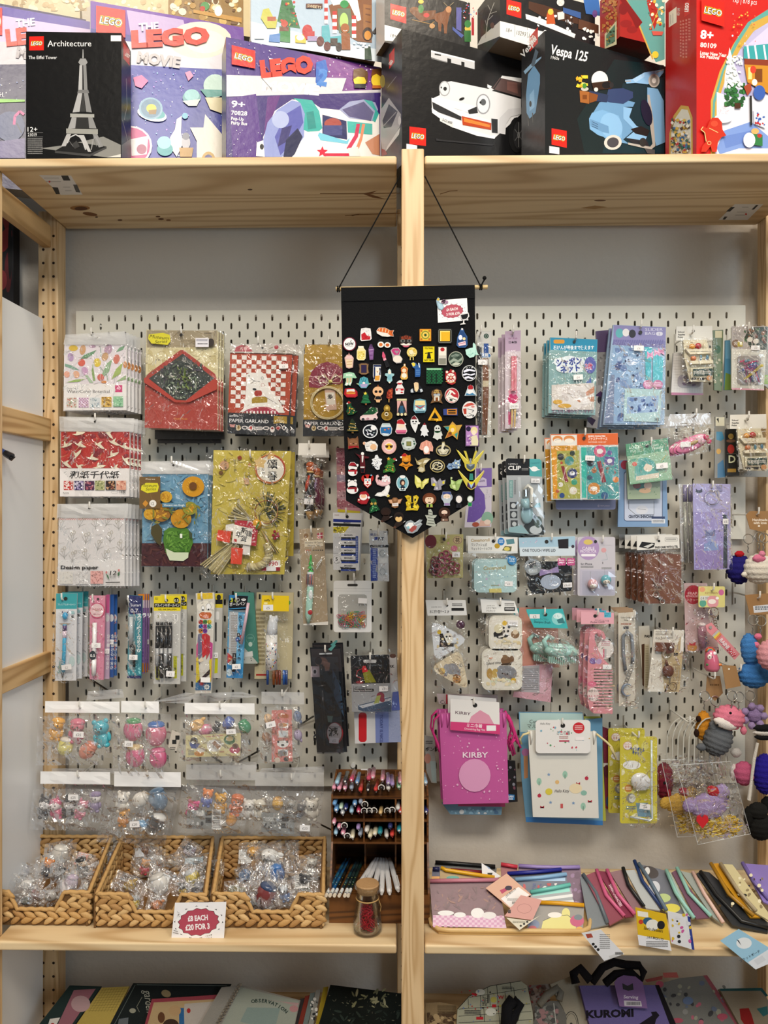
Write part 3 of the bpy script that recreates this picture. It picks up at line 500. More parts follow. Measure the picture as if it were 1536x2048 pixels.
f.d('p:1275 320 1310 440 1340 520 1365 600 1240 590 1245 500 1260 430,eef2f0;x:4,60,1240,560,1380,720,12,22,2f6a38 3c7d44 24552c,r;x:9,50,1250,380,1360,600,6,14,eef2f0 fff dde6e4;p:1305 700 1345 700 1345 735 1305 735,4a2c1c;p:1365 320 1540 300 1540 420 1365 400,3aa0a4;l:12,1390 310 1400 400,eef;l:12,1440 310 1455 415,eef;l:12,1500 310 1515 415,eef;p:1370 400 1540 410 1540 450 1370 440,8a3a24;p:1370 440 1540 450 1540 640 1390 560,c98a2a;r:1440,470,1490,560,7a4218;r:1395,460,1420,540,f2d78a;e:1428,475,20,26,d8402c;e:1438,560,18,22,f2ede0;e:1470,630,40,50,3a5fb0;p:1365 590 1410 560 1420 610 1390 650,a2442c;l:14,1412 650 1416 850,222;p:1430 740 1510 770 1510 870 1435 840,d4dbe8;x:2,16,1440,765,1505,850,6,10,b8323a 3a5fb0;e:1440,890,26,20,e9b06a;p:1415 905 1490 915 1490 990 1420 980,2f7a44;e:1470,920,16,14,b8322c;x:6,16,1190,720,1265,790,6,16,b0262a 8a1f24,l;e:1225,805,60,30,f4f6fa;e:1400,950,40,50,f4f6fa')
f.d('p:1075 1030 1085 990 1110 960 1100 900 1075 880 1090 860 1115 870 1130 830 1150 800 1190 800 1215 830 1220 880 1245 920 1215 930 1190 960 1180 1030 1150 1030 1140 990 1110 1030,c9321f;l:5,1110 960 1100 900 1075 880 1090 860,f0cf8a;l:4,1130 870 1190 900,f0cf8a;e:1165,840,24,20,d84a30;o:1130,970,12,12,3,f0cf8a');logo(f,(1078,-8,1232,26,1232,190,1078,146))
f.d('x:7,26,1280,90,1440,330,3,8,f2b64a e86a4a c7d3e6');fb(f,th)
l.d('p:868 85 920 45 920 150 868 185,e4ded0;l:3,880 100 880 165,888;l:3,895 90 895 155,888;p:972 20 1010 -5 1010 90 972 115,c9302a;t:998,80,34,LEGO,fff,l,.05,-85,60;t:940,105,26,80109,ddd,l,0,-85,50;k:943,140,953,390,12,d98a80;k:960,135,972,400,12,d98a80;k:980,130,992,400,12,d98a80;k:1000,125,1014,280,8,d98a80;p:870 1040 872 900 900 780 950 710 1000 715 1028 790 1030 1040,c8a24a;p:880 1040 884 900 910 800 955 735 995 740 1015 800 1020 1040,d9d6c8;x:6,110,888,800,1015,1030,8,16,2f5a3a b8322c 3a6a9a 5a3a22 e9e4d8 d8b24a,r');fb(l,th,'side')
# black pin banner hanging
Z1,Z2=Z(660,560,4.655),Z(660,800,4.655)
bt=thing('banner','black pointed cloth banner full of enamel pins on the middle post','banner',at(822,1076,1.5))
m=MB(plY(1.4995));pts=(682,575,760,574,860,572,949.5,570,951,700,951.5,850,949,1001,884,1041,825,1076,760,1040,692,1001,687,850,684,700)
m.slab(pts,.0022,'0b0c0f');m.build('cloth',bt,'matte')
m=MB(plY(1.4992));m.slab((682,575,949.5,570,950,597,683,603),.001,'0d0e11',.0008);m.build('rod_pocket',bt,'matte')
m=MB();a,b=at(672,578,1.505),at(975,574,1.505);m.tube([a,b],.0042,'dcc08a',10);m.build('rod',bt,'paper')
m=MB();m.tube([at(677,577,1.499),at(740,462,1.515),at(801.5,350,1.53)],.0013,'0c0c0c',6);m.tube([at(849.5,352,1.53),at(905,462,1.515),at(961,572,1.499)],.0013,'0c0c0c',6)
for u,v in((677,578),(962,574)):
 for k in(-2,1.5):c=at(u+k,v,1.505);m.tube([c+Vector((0,.0055*cos(t),.0055*sin(t)))for t in[i*pi/4 for i in range(9)]],.0013,'0c0c0c',5)
m.tube([at(962,572,1.499),at(966,564,1.497),at(971,556,1.496)],.0016,'0c0c0c',6);m.blob(at(969,556,1.496),.004,.003,.004,'0c0c0c');m.tube([at(677,576,1.499),at(682,570,1.499)],.0013,'0c0c0c',5);m.build('cord',bt,'matte')
p=PK('price_sign','small white price card pinned at the top of the banner','sign',Z1,1.4975,(998,190,1275,168,1287,375,1005,398),.0008,'f1eeee','paper','card')
def burst(m,u,v,a,b,rot,sp=1.0,seed=2):
 R=random.Random(seed);N=14;c,s=cos(math.radians(rot)),sin(math.radians(rot));P=lambda t,k:(u+a*k*cos(t)*c-b*k*sin(t)*s,v+a*k*cos(t)*s+b*k*sin(t)*c)
 m.poly([P(2*pi*i/28,1.18 if i%2 else .98)for i in range(28)],'141414');m.poly([P(2*pi*i/56,1.05+.07*abs(sin(7*2*pi*i/56)))for i in range(56)],'f6f4f4')
 m.poly([P(2*pi*i/28,1.0 if i%2 else .90)for i in range(28)],'141414');m.poly([P(2*pi*i/28,.97 if i%2 else .88)for i in range(28)],'b34a5c')
burst(p.m,1138,290,108,66,-7);p.m.text(1138,284,34,'£4 EACH','f6eeee','c',.03,-7,106);p.m.text(1146,326,34,'3 FOR £10','f6eeee','c',.03,-7,124);p.end()
PINS='enamel pins on the black banner'
def pin(z,u,v,label,base,out,code='',rot=0,th=.0016):
 pl=plY(1.497);mb=MB(pl,3e-5,z=z);mb.x=None;c,s=cos(math.radians(rot)),sin(math.radians(rot))
 for o in out.split(';'):
  k=o[0];a=o[2:].split(',')
  if k=='e':q=ell(float(a[0]),float(a[1]),float(a[2]),float(a[3]),float(a[4])if len(a)>4 else 0,20)
  elif k=='a':q=rr(*[float(x)for x in a[:5]])
  elif k=='s':q=star(*[float(x)for x in a[:4]],int(a[4]))
  elif k=='r':q=box4([float(x)for x in a[:4]])
  else:w=[float(x)for x in a[0].split()];q=list(zip(w[::2],w[1::2]))
  mb.slab([(u+x*c-y*s,v+x*s+y*c)for x,y in q],th,base,th*.5,'8d8467')
 mb.k=int(th*.5/mb.e)+3;mb.d(code,u,v,1,rot);mb.build('enamel_pin',mat='gloss',label=label,cat='pin',group=PINS)
pin(Z1,182,597,'round white enamel pin reading NOW with maroon rim','6b1f33','e:0,0,63,65','e:0,0,54,56,f5f3f3;t:0,12,36,NOW,1a1a1a,c,.05,-4,80;k:-32,18,32,26,2,999;l:5,6 -18 18 -36,1a1a1a')
pin(Z1,333,507,'white bread slice pin with red jam','e9e6e6','p:-48 -30 -42 -55 0 -62 44 -55 50 -20 55 40 42 55 -40 62 -52 50','p:-42 0 -10 -20 10 10 44 20 40 48 -38 54,c11f2d;x:3,10,-34,0,30,48,3,6,8a1420 e04a4a;x:5,6,-34,-50,34,-20,3,7,cfd6d6')
pin(Z1,515,487,'orange prawn sushi pin','e8e4dc','p:-82 -15 -60 -44 0 -42 50 -15 82 -20 70 5 78 40 50 38 25 42 -30 38 -78 10','p:-80 -14 -55 -42 0 -40 48 -14 78 -18 66 6 76 36 50 34 20 10 -40 -2,d9692a;l:7,-50 -36 -60 -10,f0d0a8;l:7,-22 -40 -30 -5,f0d0a8;l:7,8 -36 0 2,f0d0a8;l:7,34 -22 24 12,f0d0a8;l:5,54 -10 70 30,a03a18')
pin(Z1,505,592,'black seaweed roll pin, two pieces','1b1d1b','p:-70 0 -45 -42 0 -36 40 -40 62 -8 64 24 36 40 0 28 -34 40 -60 28','e:-32,10,30,28,f2efe8;e:-32,10,17,17,d8793a;e:30,14,30,26,f2efe8;e:30,14,18,15,c9622a')
pin(Z1,708,568,'dark tiger festival mask pin','2a1d18','p:-58 -50 -40 -40 0 -60 44 -42 56 -50 62 10 40 45 0 62 -44 46 -64 5','p:-46 -38 0 -52 46 -38 40 0 0 -20 -40 0,8a3a22;l:5,-25 -45 -15 -20,1a1210;l:5,0 -50 0 -24,1a1210;l:5,25 -45 15 -20,1a1210;e:-30,0,22,16,6a6a68;e:30,0,22,16,6a6a68;e:-30,0,8,10,111;e:30,0,8,10,111;p:-56 30 -20 20 0 32 20 20 56 30 30 40 0 44 -30 40,e8e2d8;p:-36 44 36 44 16 58 -16 58,c9607a')
pin(Z1,888,513,'square yellow tile pin with green centre','d68a2a','a:-54,-56,54,56,6','a:-46,-48,46,48,4,e9c23a;o:0,0,34,34,9,7a8a3a;o:0,0,22,22,6,e9d27a;e:0,0,12,12,1e4a34;e:-36,-38,9,9,b86a2a;e:36,-38,9,9,b86a2a;e:-36,38,9,9,b86a2a;e:36,38,9,9,b86a2a')
pin(Z1,1070,522,'plain golden square block enamel pin in a thick black frame','1a1a1a','a:-68,-70,68,70,14','a:-60,-62,60,62,12,8a8a80;a:-55,-57,55,57,10,151515;a:-46,-48,46,48,4,e8b52a;r:-46,-48,-36,48,f6dc7a;r:-46,-48,46,-38,f6dc7a')
pin(Z1,1230,548,'blue detergent bottle pin','3a6098','p:-18 -80 -5 -104 12 -92 22 -60 48 -20 50 60 30 82 -30 82 -52 60 -46 -10','p:-16 -74 14 -70 40 -15 42 56 26 74 -26 74 -44 54 -38 -5,27487e;e:0,-90,9,9,e8e2d8;e:-16,-12,18,24,eef;e:18,0,14,14,e9d9a0;p:-40 40 30 20 36 56 -30 68,e9cfd8;l:5,-34 50 26 36,c0506a')
pin(Z1,1330,655,'mint green whale tail pin at the right edge','bfe8dc','p:-70 -5 -30 -20 0 -25 0 -60 8 -72 26 -50 30 -15 45 30 60 45 20 40 10 62 -30 70 -62 40','x:3,12,-40,0,30,50,3,7,6fb8a8 a0d8c8;l:4,-30 50 -6 30,8fc8b8')
pin(Z1,177,755,'pink topped milkshake cup pin','d9b2a8','p:-42 -30 -20 -58 -6 -60 0 -80 6 -60 24 -54 44 -28 36 60 0 70 -26 60','p:-38 -28 -18 -50 22 -48 40 -28 0 -16,e6c3c0;p:-30 -14 34 -16 28 56 -18 58,e8d2b0;l:6,-22 10 30 4,caa070;l:6,-20 34 28 30,caa070;l:5,-2 -70 0 -50,c06a6a')
pin(Z1,290,682,'yellow milk bottle pin','eee2b0','p:-26 -66 22 -66 26 -46 44 -24 42 50 26 66 -26 66 -42 50 -40 -24 -28 -46','r:-24,-64,22,-50,f3efe6;p:-34 -20 36 -22 34 46 20 58 -20 58 -34 44,ead87a;x:3,18,-28,-12,28,50,3,6,fff6d0 c9a93a')
pin(Z1,383,672,'slim purple drink cup pin','6a4a78','p:-10 -72 8 -72 14 -50 28 -30 20 70 -14 74 -26 -26','p:-22 -26 22 -28 16 60 -10 66,8a5f98;l:5,-20 -20 22 -24,c9b0d0;r:-6,-70,6,-52,4a2f58;l:4,-16 10 16 6,b79ac4;l:4,-14 34 14 30,5a3a68')
pin(Z1,515,742,'pink lipstick pin in black tube','2a2a2d','p:-32 -30 -28 -76 -16 -80 4 -40 12 0 40 60 8 74 -14 10','p:-30 -30 -26 -70 -18 -74 0 -40 2 -20 -20 -10,d8587a;p:-22 -8 4 -18 10 0 -14 12,e7a0b0;p:-10 16 12 6 36 56 12 66,1b1b1d',0)
pin(Z1,618,705,'pink shell compact pin with spotted lower half','b8b2b0','p:-54 -50 -30 -72 20 -74 42 -46 30 -8 58 30 44 68 0 72 -30 50 -36 10','p:-48 -48 -26 -66 16 -68 36 -46 20 -8 -20 -6,c23a7a;p:-20 -40 -6 -50 6 -40 14 -50 24 -38 6 -16,9a9098;e:10,32,42,32,f0e2d4')
pin(Z1,763,680,'fluffy yellow lamb pin','e9d27a','e:0,-6,48,46;r:-20,34,-12,66;r:8,34,16,66','x:4,40,-34,-40,32,30,6,12,f0e29a dcb94a efe0a0;e:-6,-6,20,20,efe4c0')
pin(Z1,920,692,'yellow warning card pin with black lettering','e8d51e','r:-52,-72,52,72','t:0,-48,22,YOU SHALL,2a2608,c,.03,0,84;t:0,64,24,NOT PASS,2a2608,c,.03,0,84;p:-20 40 -8 -20 8 -20 22 40,1b1b14;p:-34 -12 34 -22 34 -14 -34 -4,1b1b14')
pin(Z1,1047,708,'tall pin with red sun over grey hill','cfcabf','r:-38,-84,38,84','r:-32,-78,32,-5,eae6da;e:0,-60,20,18,b8262a;r:-32,28,32,78,8a8a7c;l:4,-32 26 32 26,333')
pin(Z1,1172,737,'round dark green misty landscape pin','b9b9a8','e:0,0,70,72','e:0,0,64,66,3f4f44;p:-60 20 -20 -10 20 10 60 -20 58 10 20 30 -20 20 -50 40,9aa698;p:-50 -30 0 -50 40 -40 10 -20 -30 -12,7d8c80;p:-40 48 0 28 44 40 20 58 -20 60,c4c9b8;l:4,-56 0 -10 -30 40 -8,222c26')
pin(Z1,180,920,'mint green shorts with walking legs pin','9fcfae','p:-54 -50 0 -62 44 -54 70 -8 56 -4 30 -8 26 30 10 66 -16 56 -20 66 -44 60 -30 20 -34 -8 -60 -2','r:-40,-52,40,-16,a6d6b4;t:0,-26,22,SODA,f4fff4,c,.04,0,60;r:-26,-6,-8,40,d6b894;r:4,-10,20,36,d6b894;p:-40 56 -26 36 -8 40 -18 62,f2f0ee;p:-4 52 6 34 22 34 8 60,f2f0ee')
pin(Z1,315,828,'ornate bronze frame pin with violet centre','6a4f3a','p:-48 -44 -20 -54 20 -54 46 -44 40 0 50 36 20 54 -22 54 -48 34 -40 0','r:-24,-36,24,36,2e2448;l:4,-30 -42 30 -42,b08a5a;l:4,-30 42 30 42,b08a5a;l:4,-32 -40 -32 40,b08a5a;l:4,32 -40 32 40,b08a5a')
pin(Z1,440,865,'navy and white drink carton pin','e9e7e2','p:-38 -76 36 -76 30 -40 34 30 24 78 -28 80 -40 30','r:-36,-74,34,-56,24325c;r:-34,-54,-18,60,24325c;p:18 -50 30 -40 30 20 18 20,24325c;e:2,-14,20,26,f4ead8;p:-8 -22 2 -14 12 -22 2 4,c9955a;p:-22 30 24 24 20 70 -22 72,e0a040')
pin(Z1,555,892,'pale blue star shaped doll pin','9fcbd0','p:-16 -50 0 -66 14 -50 16 -24 44 -18 40 0 22 10 26 44 12 60 0 72 -12 60 -26 44 -20 10 -44 -4 -40 -22 -16 -24','e:0,-30,14,16,f2e4d0;p:-14 -46 0 -60 12 -46,f0ead8;e:0,14,20,26,7fb6c4;e:0,62,8,8,f0e6d0')
pin(Z1,690,852,'orange ruffled lion cub pin','d9a050','p:-30 -30 -6 -50 -2 -72 12 -72 14 -48 36 -26 30 10 36 60 20 76 -22 76 -36 56 -24 10','e:0,-10,30,30,c8642a;e:0,-8,20,20,f0dcb4;e:4,-60,8,8,f2e6d6;e:0,40,24,26,f2e9d6;e:-14,62,12,8,e0b84a;e:16,62,12,8,e0b84a')
pin(Z1,806,835,'blue spray bottle pin with yellow puff','2f5d9a','p:-50 -60 -30 -72 -4 -60 10 -40 20 -66 36 -50 38 30 32 66 -14 68 -16 -10 -36 -20','p:-48 -58 -30 -68 -10 -56 -14 -36 -32 -26,e8d24a;r:-10,-14,32,62,2a5aa0;l:4,-8 6 30 6,7fb0e0;l:4,-8 24 30 24,7fb0e0;l:4,-8 42 30 42,7fb0e0;p:14 -62 24 -60 32 -20 22 -20,dfe8ea')
pin(Z1,968,893,'square pin with green letter grid','1c3a2a','r:-74,-76,74,76','c:-68,-70,68,70,10,10,3aa05a;c:-68,-70,82,70,11,10,1d6a3c;r:-30,-20,-14,60,123020;r:14,-20,30,60,123020;r:-68,-70,68,-56,a8e0b4')
pin(Z1,1125,903,'red and white lucky bear pin','a8262a','p:-50 -60 -24 -50 0 -74 28 -54 46 -40 52 10 40 60 10 74 -30 60 -54 14','e:-36,-46,12,12,e8d8c8;e:20,-52,12,12,e8d8c8;e:0,10,44,46,efe6dc;s:0,10,40,16,b52a2c;l:6,-40 -20 40 34,b52a2c;l:6,-40 34 40 -20,b52a2c;e:0,8,9,9,f4d8b0;l:5,-48 44 44 50,d9a24a'.replace('s:0,10,40,16,b52a2c','s:0,10,40,14,7,b52a2c'))
pin(Z1,1297,868,'round black pin with white wave lines','cfd0d0','e:0,0,70,74','e:0,0,63,67,15161a;p:-56 -20 -20 -40 20 -36 58 -24 50 -14 0 -22 -50 -4,eef;p:-60 10 -30 0 10 12 50 0 56 10 20 24 -20 14 -58 24,eef;p:-50 38 -10 28 30 42 44 36 30 56 -10 46 -36 54,eef;x:3,8,-30,-60,30,-44,3,5,fff')
pin(Z1,315,955,'turquoise shell pin with pink base','58a8b4','p:-70 10 -46 6 -34 -40 0 -56 36 -40 46 4 68 8 44 24 24 52 -26 52 -46 26','l:6,0 -48 0 0,1f6a86;l:6,-24 -40 -8 0,1f6a86;l:6,24 -40 8 0,1f6a86;e:0,6,13,12,f2e0e0;p:-36 16 40 12 22 46 -24 46,a8a0c8;l:4,-66 12 -44 16,e8dc6a;l:4,66 12 44 14,e8dc6a')
pin(Z1,195,1050,'red takeaway tray pin with sausage','a8202a','p:-56 -36 -20 -44 30 -40 60 -10 62 30 40 44 -40 42 -64 14','p:-40 -30 30 -34 40 -12 -40 -8,dfe6e6;e:0,2,44,16,d98a3a;l:6,-34 2 34 -4,b5522a;p:-50 14 54 12 44 36 -36 36,c22a34')
pin(Z1,333,1103,'green fir tree pin with yellow star top','1f5c3a','p:-18 -40 0 -62 18 -42 30 -10 22 -6 48 40 10 46 10 62 -4 62 -6 48 -46 40 -26 0 -34 -4','s:-4,-46,18,8,5,f0d84a;l:5,-20 0 24 8,2f8a52;l:5,-30 30 36 32,2f8a52;r:-6,46,10,60,8a4a2a')
pin(Z1,447,1060,'peach headed doll pin with black dress','e8b88a','e:0,-22,50,46;p:-22 20 24 20 36 54 20 62 16 80 -14 80 -20 60 -34 52','e:-18,-20,14,13,181010;e:20,-20,14,13,181010;p:-8 -66 0 -86 10 -66,a05a2a;p:-22 24 24 24 32 52 -28 52,15151a')
pin(Z1,555,1065,'red candied fruit skewer pin','8a3222','p:-24 -20 -8 -46 10 -50 24 -62 32 -40 26 10 10 42 0 48 -2 76 -10 74 -10 46 -30 30','x:3,26,-20,-40,24,36,6,12,b5452c 7a2418 c4603a;r:-10,44,-3,74,d8b464')
pin(Z1,652,1003,'white jar pin with red lid bow','e8e4e2','p:-18 -62 16 -70 26 -46 16 -34 40 10 36 58 -40 62 -44 14 -20 -34 -34 -44','p:-28 -44 20 -46 12 -30 -16 -28,b8222c;e:0,-56,16,12,f3efec;p:-38 8 36 8 32 26 -38 30,c0242e;e:-8,22,16,8,e8d8d8;e:16,44,12,7,c0242e')
pin(Z1,808,1000,'dancing girl portrait pin in white sleeves','20242c','p:-30 -40 0 -70 22 -50 26 -20 50 10 62 36 40 50 0 44 -40 54 -60 50 -56 16 -26 10','p:-28 -38 -4 -54 16 -40 18 10 6 34 -20 30,e8c9a0;p:-30 -42 0 -68 24 -50 22 -20 12 -44 -8 -48,1a1518;p:-58 24 -40 10 -30 48 -56 48,c8d0d8;p:28 18 48 14 58 36 36 46,c8d0d8;p:-16 0 10 0 4 40 -12 40,f0d8a8')
pin(Z1,993,1085,'brown walrus pin with white tusks','7a5a3a','p:-44 -50 0 -72 40 -56 54 -10 40 30 56 66 20 52 -14 52 -58 64 -36 20 -50 -20','x:4,20,-34,-60,38,-30,6,12,c9a45a 4a3422;e:-14,-14,16,12,a8b2bc;e:18,-16,16,12,a8b2bc;r:-22,0,-12,40,f2eee0;r:14,0,24,40,f2eee0;p:-10 10 12 10 8 40 -6 40,8a4a22;e:0,0,20,10,d8cdb8')
pin(Z1,1135,1076,'round red pin with white curling wave','d9d4cc','e:0,0,68,72','e:0,0,62,66,b8323a;p:-50 -10 -20 -56 10 -40 36 -14 20 -10 0 -30 -14 -10 20 14 50 20 54 36 20 60 -30 54 -56 20,f0ece4;l:5,-30 20 10 30 44 44,2a3a34;l:5,-40 0 -20 -34,2a3a34;p:-20 30 10 36 0 52 -24 48,3a4a40')
pin(Z1,1308,1032,'small blue mountain pin with red sun','c9d6dc','p:-30 -20 -26 -44 0 -56 26 -44 30 -20 58 44 -56 46','e:0,-30,25,24,a8242c;p:-18 -12 18 -12 44 40 -44 40,f0eeee;p:-46 42 -36 20 -10 30 20 18 48 42,4a8ab4;l:4,-44 40 46 40,2a5a84')
pin(Z2,668,75,'stage curtain pin with pink drapes','3a2a2a','p:-50 -84 50 -84 46 -20 56 70 -52 72 -44 -20','r:-46,-86,46,-68,d8cfa0;p:-44 -66 -4 -66 -30 0 -40 50,d9a6a0;p:44 -66 4 -66 30 0 44 50,d9a6a0;r:-30,0,30,40,1f3a4a;r:-16,-20,14,50,2c5a7a;e:-34,58,12,14,e2d6a8;e:0,60,12,14,e2d6a8;e:34,58,12,14,e2d6a8')
pin(Z2,838,62,'front of a blue camper van pin','6a9cae','p:-54 -62 0 -74 52 -62 60 -20 58 30 44 56 -44 60 -62 34 -60 -20','p:-44 -56 44 -56 50 -14 -50 -12,e6d8a0;p:-50 -10 0 26 50 -12 54 40 -54 42,9cc4d0;p:-46 -8 0 20 46 -8 40 -12 0 8 -40 -12,b8404a;e:-36,20,10,10,f4f4ea;e:36,20,10,10,f4f4ea;r:-40,44,40,52,3a5a66')
pin(Z2,978,138,'yellow triangle arrow pin','e0a41e','p:-66 52 -56 30 -14 -46 -2 -68 14 -40 62 30 66 56 20 58 14 66 8 54','p:-36 34 -2 -24 34 34,0c0d0f;l:4,-52 42 -10 -36,f4cf5a;r:-40,42,-10,50,7a5a12;p:10 40 26 34 26 62,f4cf5a')
pin(Z2,1120,110,'small orange ticket pin','3a4a8a','p:-66 -26 64 -34 68 34 -64 32','r:-30,-26,60,26,d98a2a;r:-20,-18,50,-4,3a2a1a;r:-20,4,50,18,3a2a1a')
pin(Z2,1300,92,'large round white pin with red brush strokes','e6e3e0','e:0,0,70,80','p:-60 -30 -20 -60 20 -66 50 -50 10 -40 -20 -30,c9564a;p:-62 -10 -30 -14 -30 40 -52 40,b5402e;l:5,-20 -10 40 6 20 24,39424a;l:4,-10 30 30 50 -20 60,555;e:30,-30,16,10,d98a84;x:3,8,-40,44,40,66,3,6,39424a')
pin(Z2,195,85,'leaning fir tree pin with lights, top left of the lower rows','1c4a2c','p:-40 -50 -20 -80 2 -60 4 -30 40 0 30 14 62 20 20 50 -30 56 -44 20 -30 -10','p:-40 -56 -20 -76 0 -58 -20 -50,a8262a;e:-34,-52,7,7,eee;x:4,14,-30,-20,40,44,3,6,d8c03a d04a3a f4f4d0')
pin(Z2,362,135,'pink car carrying a fir tree pin','e2c4c4','p:-80 20 -60 8 -40 -10 -10 -30 20 -70 80 -60 86 -20 70 0 84 30 70 50 -70 56 -84 44','p:-60 4 -20 -28 30 -70 78 -58 82 -24 40 0,1c4a2c;x:3,14,-20,-60,76,-14,3,5,d8d8c0 5a9a5a;p:-78 24 0 14 78 26 74 42 -76 46,e8cfcf;e:-54,46,14,14,3a3a3c;e:56,46,14,14,3a3a3c;e:-10,40,14,10,b98a94')
pin(Z2,530,120,'gold gourd shaped pin','9a7a2c','e:0,26,52,46;e:0,-38,30,38','e:0,24,42,36,8a6a22;e:-4,12,18,18,e9e2c8;e:-4,12,11,11,4a3a1a;e:0,-46,14,14,d8b85a;e:4,48,14,8,6a4f18')
pin(Z2,210,250,'dark fir tree pin with gold garland','24301f','p:-14 -70 0 -78 20 -50 26 -20 44 10 60 40 10 46 12 64 -8 62 -10 46 -56 40 -30 0 -40 -10 -24 -40','l:5,-22 -30 24 -24,c9a24a;l:5,-36 0 34 8,c9a24a;l:5,-46 30 48 36,c9a24a;x:3,8,-30,-40,30,34,3,5,e8e0c8;r:-8,46,10,60,6a4a22')
pin(Z2,375,292,'round black and white floral pin','dfe2e6','e:0,0,70,64','e:0,0,60,54,141821;e:30,-32,26,24,f1f1f1;x:4,22,-44,-20,44,44,4,9,e8eaee 9aa;l:5,-40 -20 -20 20 30 36,eef')
pin(Z2,522,278,'round fishbowl pin with orange fish','cfd8da','p:-34 -60 34 -60 42 -46 58 -10 50 36 20 58 -24 58 -52 36 -58 -6 -42 -46','p:-48 -24 48 -26 50 10 40 36 16 48 -20 48 -44 34 -52 6,2c6aa6;l:5,-34 -52 34 -52,8ab0b8;e:-10,0,10,7,e0762a;e:24,-10,9,6,e0762a;p:-40 30 30 36 16 48 -20 48,d8e4ea;l:4,-30 20 -24 -4,3a8a5a')
pin(Z2,663,250,'white layered cake pin with red hat','ecdcd8','p:-40 -30 -36 -62 6 -76 34 -40 40 -10 56 40 40 66 -40 66 -56 46 -46 10','p:-42 -30 -34 -60 4 -72 34 -38 30 -24,b5242e;e:38,-24,8,8,fff;e:0,-8,32,18,f0d8c0;p:-50 30 50 30 46 48 -48 48,d9608a;p:-48 50 46 50 38 62 -38 62,b03a6a')
pin(Z2,785,225,'long white beard pin with dark red hat','e6e6e6','p:-36 -36 -18 -70 6 -82 34 -46 42 -20 56 -14 48 0 34 0 28 30 10 82 -16 40 -34 0','p:-30 -44 -16 -70 4 -78 28 -44,7a1a22;e:-12,-24,9,7,1c1c1c;e:16,-24,9,7,1c1c1c;l:4,-14 -4 16 -4,1c1c1c')
pin(Z2,880,275,'small white ghost pin with red cap','e2e4e8','p:-16 -40 0 -54 16 -40 22 -10 42 20 24 30 34 60 10 54 0 70 -18 50 -36 60 -26 20 -42 6','p:-16 -42 0 -66 14 -42,8a2028')
pin(Z2,1000,308,'white ghost pin with green wreath collar','d9dbd6','e:0,-40,30,34;p:-30 -20 34 -20 48 20 36 30 40 56 14 52 0 68 -20 52 -44 44 -30 10','e:-10,-44,7,8,1a1a1a;e:12,-44,7,8,1a1a1a;l:10,-28 -14 0 -4 30 -16,2a5a34')
pin(Z2,1140,290,'gold star crest pin with teal triangles','c99a4a','p:-86 -46 -30 -50 0 -90 36 -54 92 -60 60 0 46 80 0 40 -70 70 -40 0','p:-80 -42 -20 -44 -40 0,3a8a8a;p:40 -48 86 -54 40 20,c9a24a;p:-60 62 -36 10 0 36,b5622a;p:40 70 20 30 50 10,3a9a94;e:0,-16,34,46,e6b82a;e:0,-10,18,20,f0d6a8;e:-20,20,14,14,7a4a22')
pin(Z2,1325,335,'tall lilac card pin with blond figure','4a3a52','p:-66 -102 64 -102 64 98 -66 98','p:-58 -94 56 -94 56 90 -58 90,b98ac8;e:-36,-66,22,24,2c2240;e:16,-50,32,36,e6d9a0;e:14,-30,20,24,f0e0c8;p:-30 10 40 -10 56 50 50 90 -20 90,e4dcb8;x:3,14,-54,-10,-10,84,6,12,8a5aa4 d8b8e4;o:-30,30,18,18,5,8a4aa0')
pin(Z2,218,402,'brown reindeer face pin with red scarf','7a5236','p:-54 -60 -36 -40 -10 -46 20 -44 40 -66 46 -40 48 0 54 50 20 42 -50 56 -50 10','e:0,-4,42,32,8a6042;e:0,4,7,6,2a1a14;p:-46 26 44 24 52 46 20 38 -46 52,9a1f26;e:-24,6,7,5,c98a7a;e:24,6,7,5,c98a7a')
pin(Z2,380,432,'white woolly sheep pin','e9e6e2','p:-74 -26 -60 -44 -40 -36 0 -54 40 -46 66 -10 60 36 10 50 -36 44 -50 20 -56 -10','x:3,30,-44,-40,40,40,8,14,f4f2ee e2ded8;e:24,6,30,28,e6b88c;e:-62,-28,12,14,e0b090')
pin(Z2,550,433,'round pink pin with sun in sunglasses','c9a08a','e:0,0,70,72','e:0,0,64,66,e6b4b4;e:0,0,42,42,f4dcd0;x:5,16,-58,-58,58,58,2,4,f4e6e6;e:0,0,30,28,f0c23a;p:-38 -10 -4 -10 -10 12 -30 12,4a2a1a;p:4 -10 38 -10 30 12 10 12,4a2a1a;l:4,-10 -8 10 -8,4a2a1a')
pin(Z2,733,408,'grey handheld gadget pin with square screen','b4bcb8','p:-72 -10 -54 -56 0 -64 54 -50 72 0 50 44 0 62 -50 50','e:0,0,48,46,cfd6d2;r:-22,-22,24,22,6a7040;r:-16,-16,18,16,8a8a50;e:-52,0,9,9,2f5a44;e:52,0,9,9,2f5a44;e:48,-22,7,7,2f5a44;e:0,48,12,6,7a8a84')
pin(Z2,897,440,'pink mushroom pin with white stem','e2a894','p:-66 10 -50 -40 0 -66 44 -50 64 0 60 40 30 36 30 64 -20 64 -30 30 -50 26','p:-58 6 -44 -36 0 -58 40 -44 56 0 20 6 -20 8,dd9884;l:4,-30 -36 -34 0,f2cbb8;l:4,0 -52 0 4,f2cbb8;l:4,28 -40 34 0,f2cbb8;e:0,22,24,34,f5f3f0;e:46,30,10,8,e8b0a0')
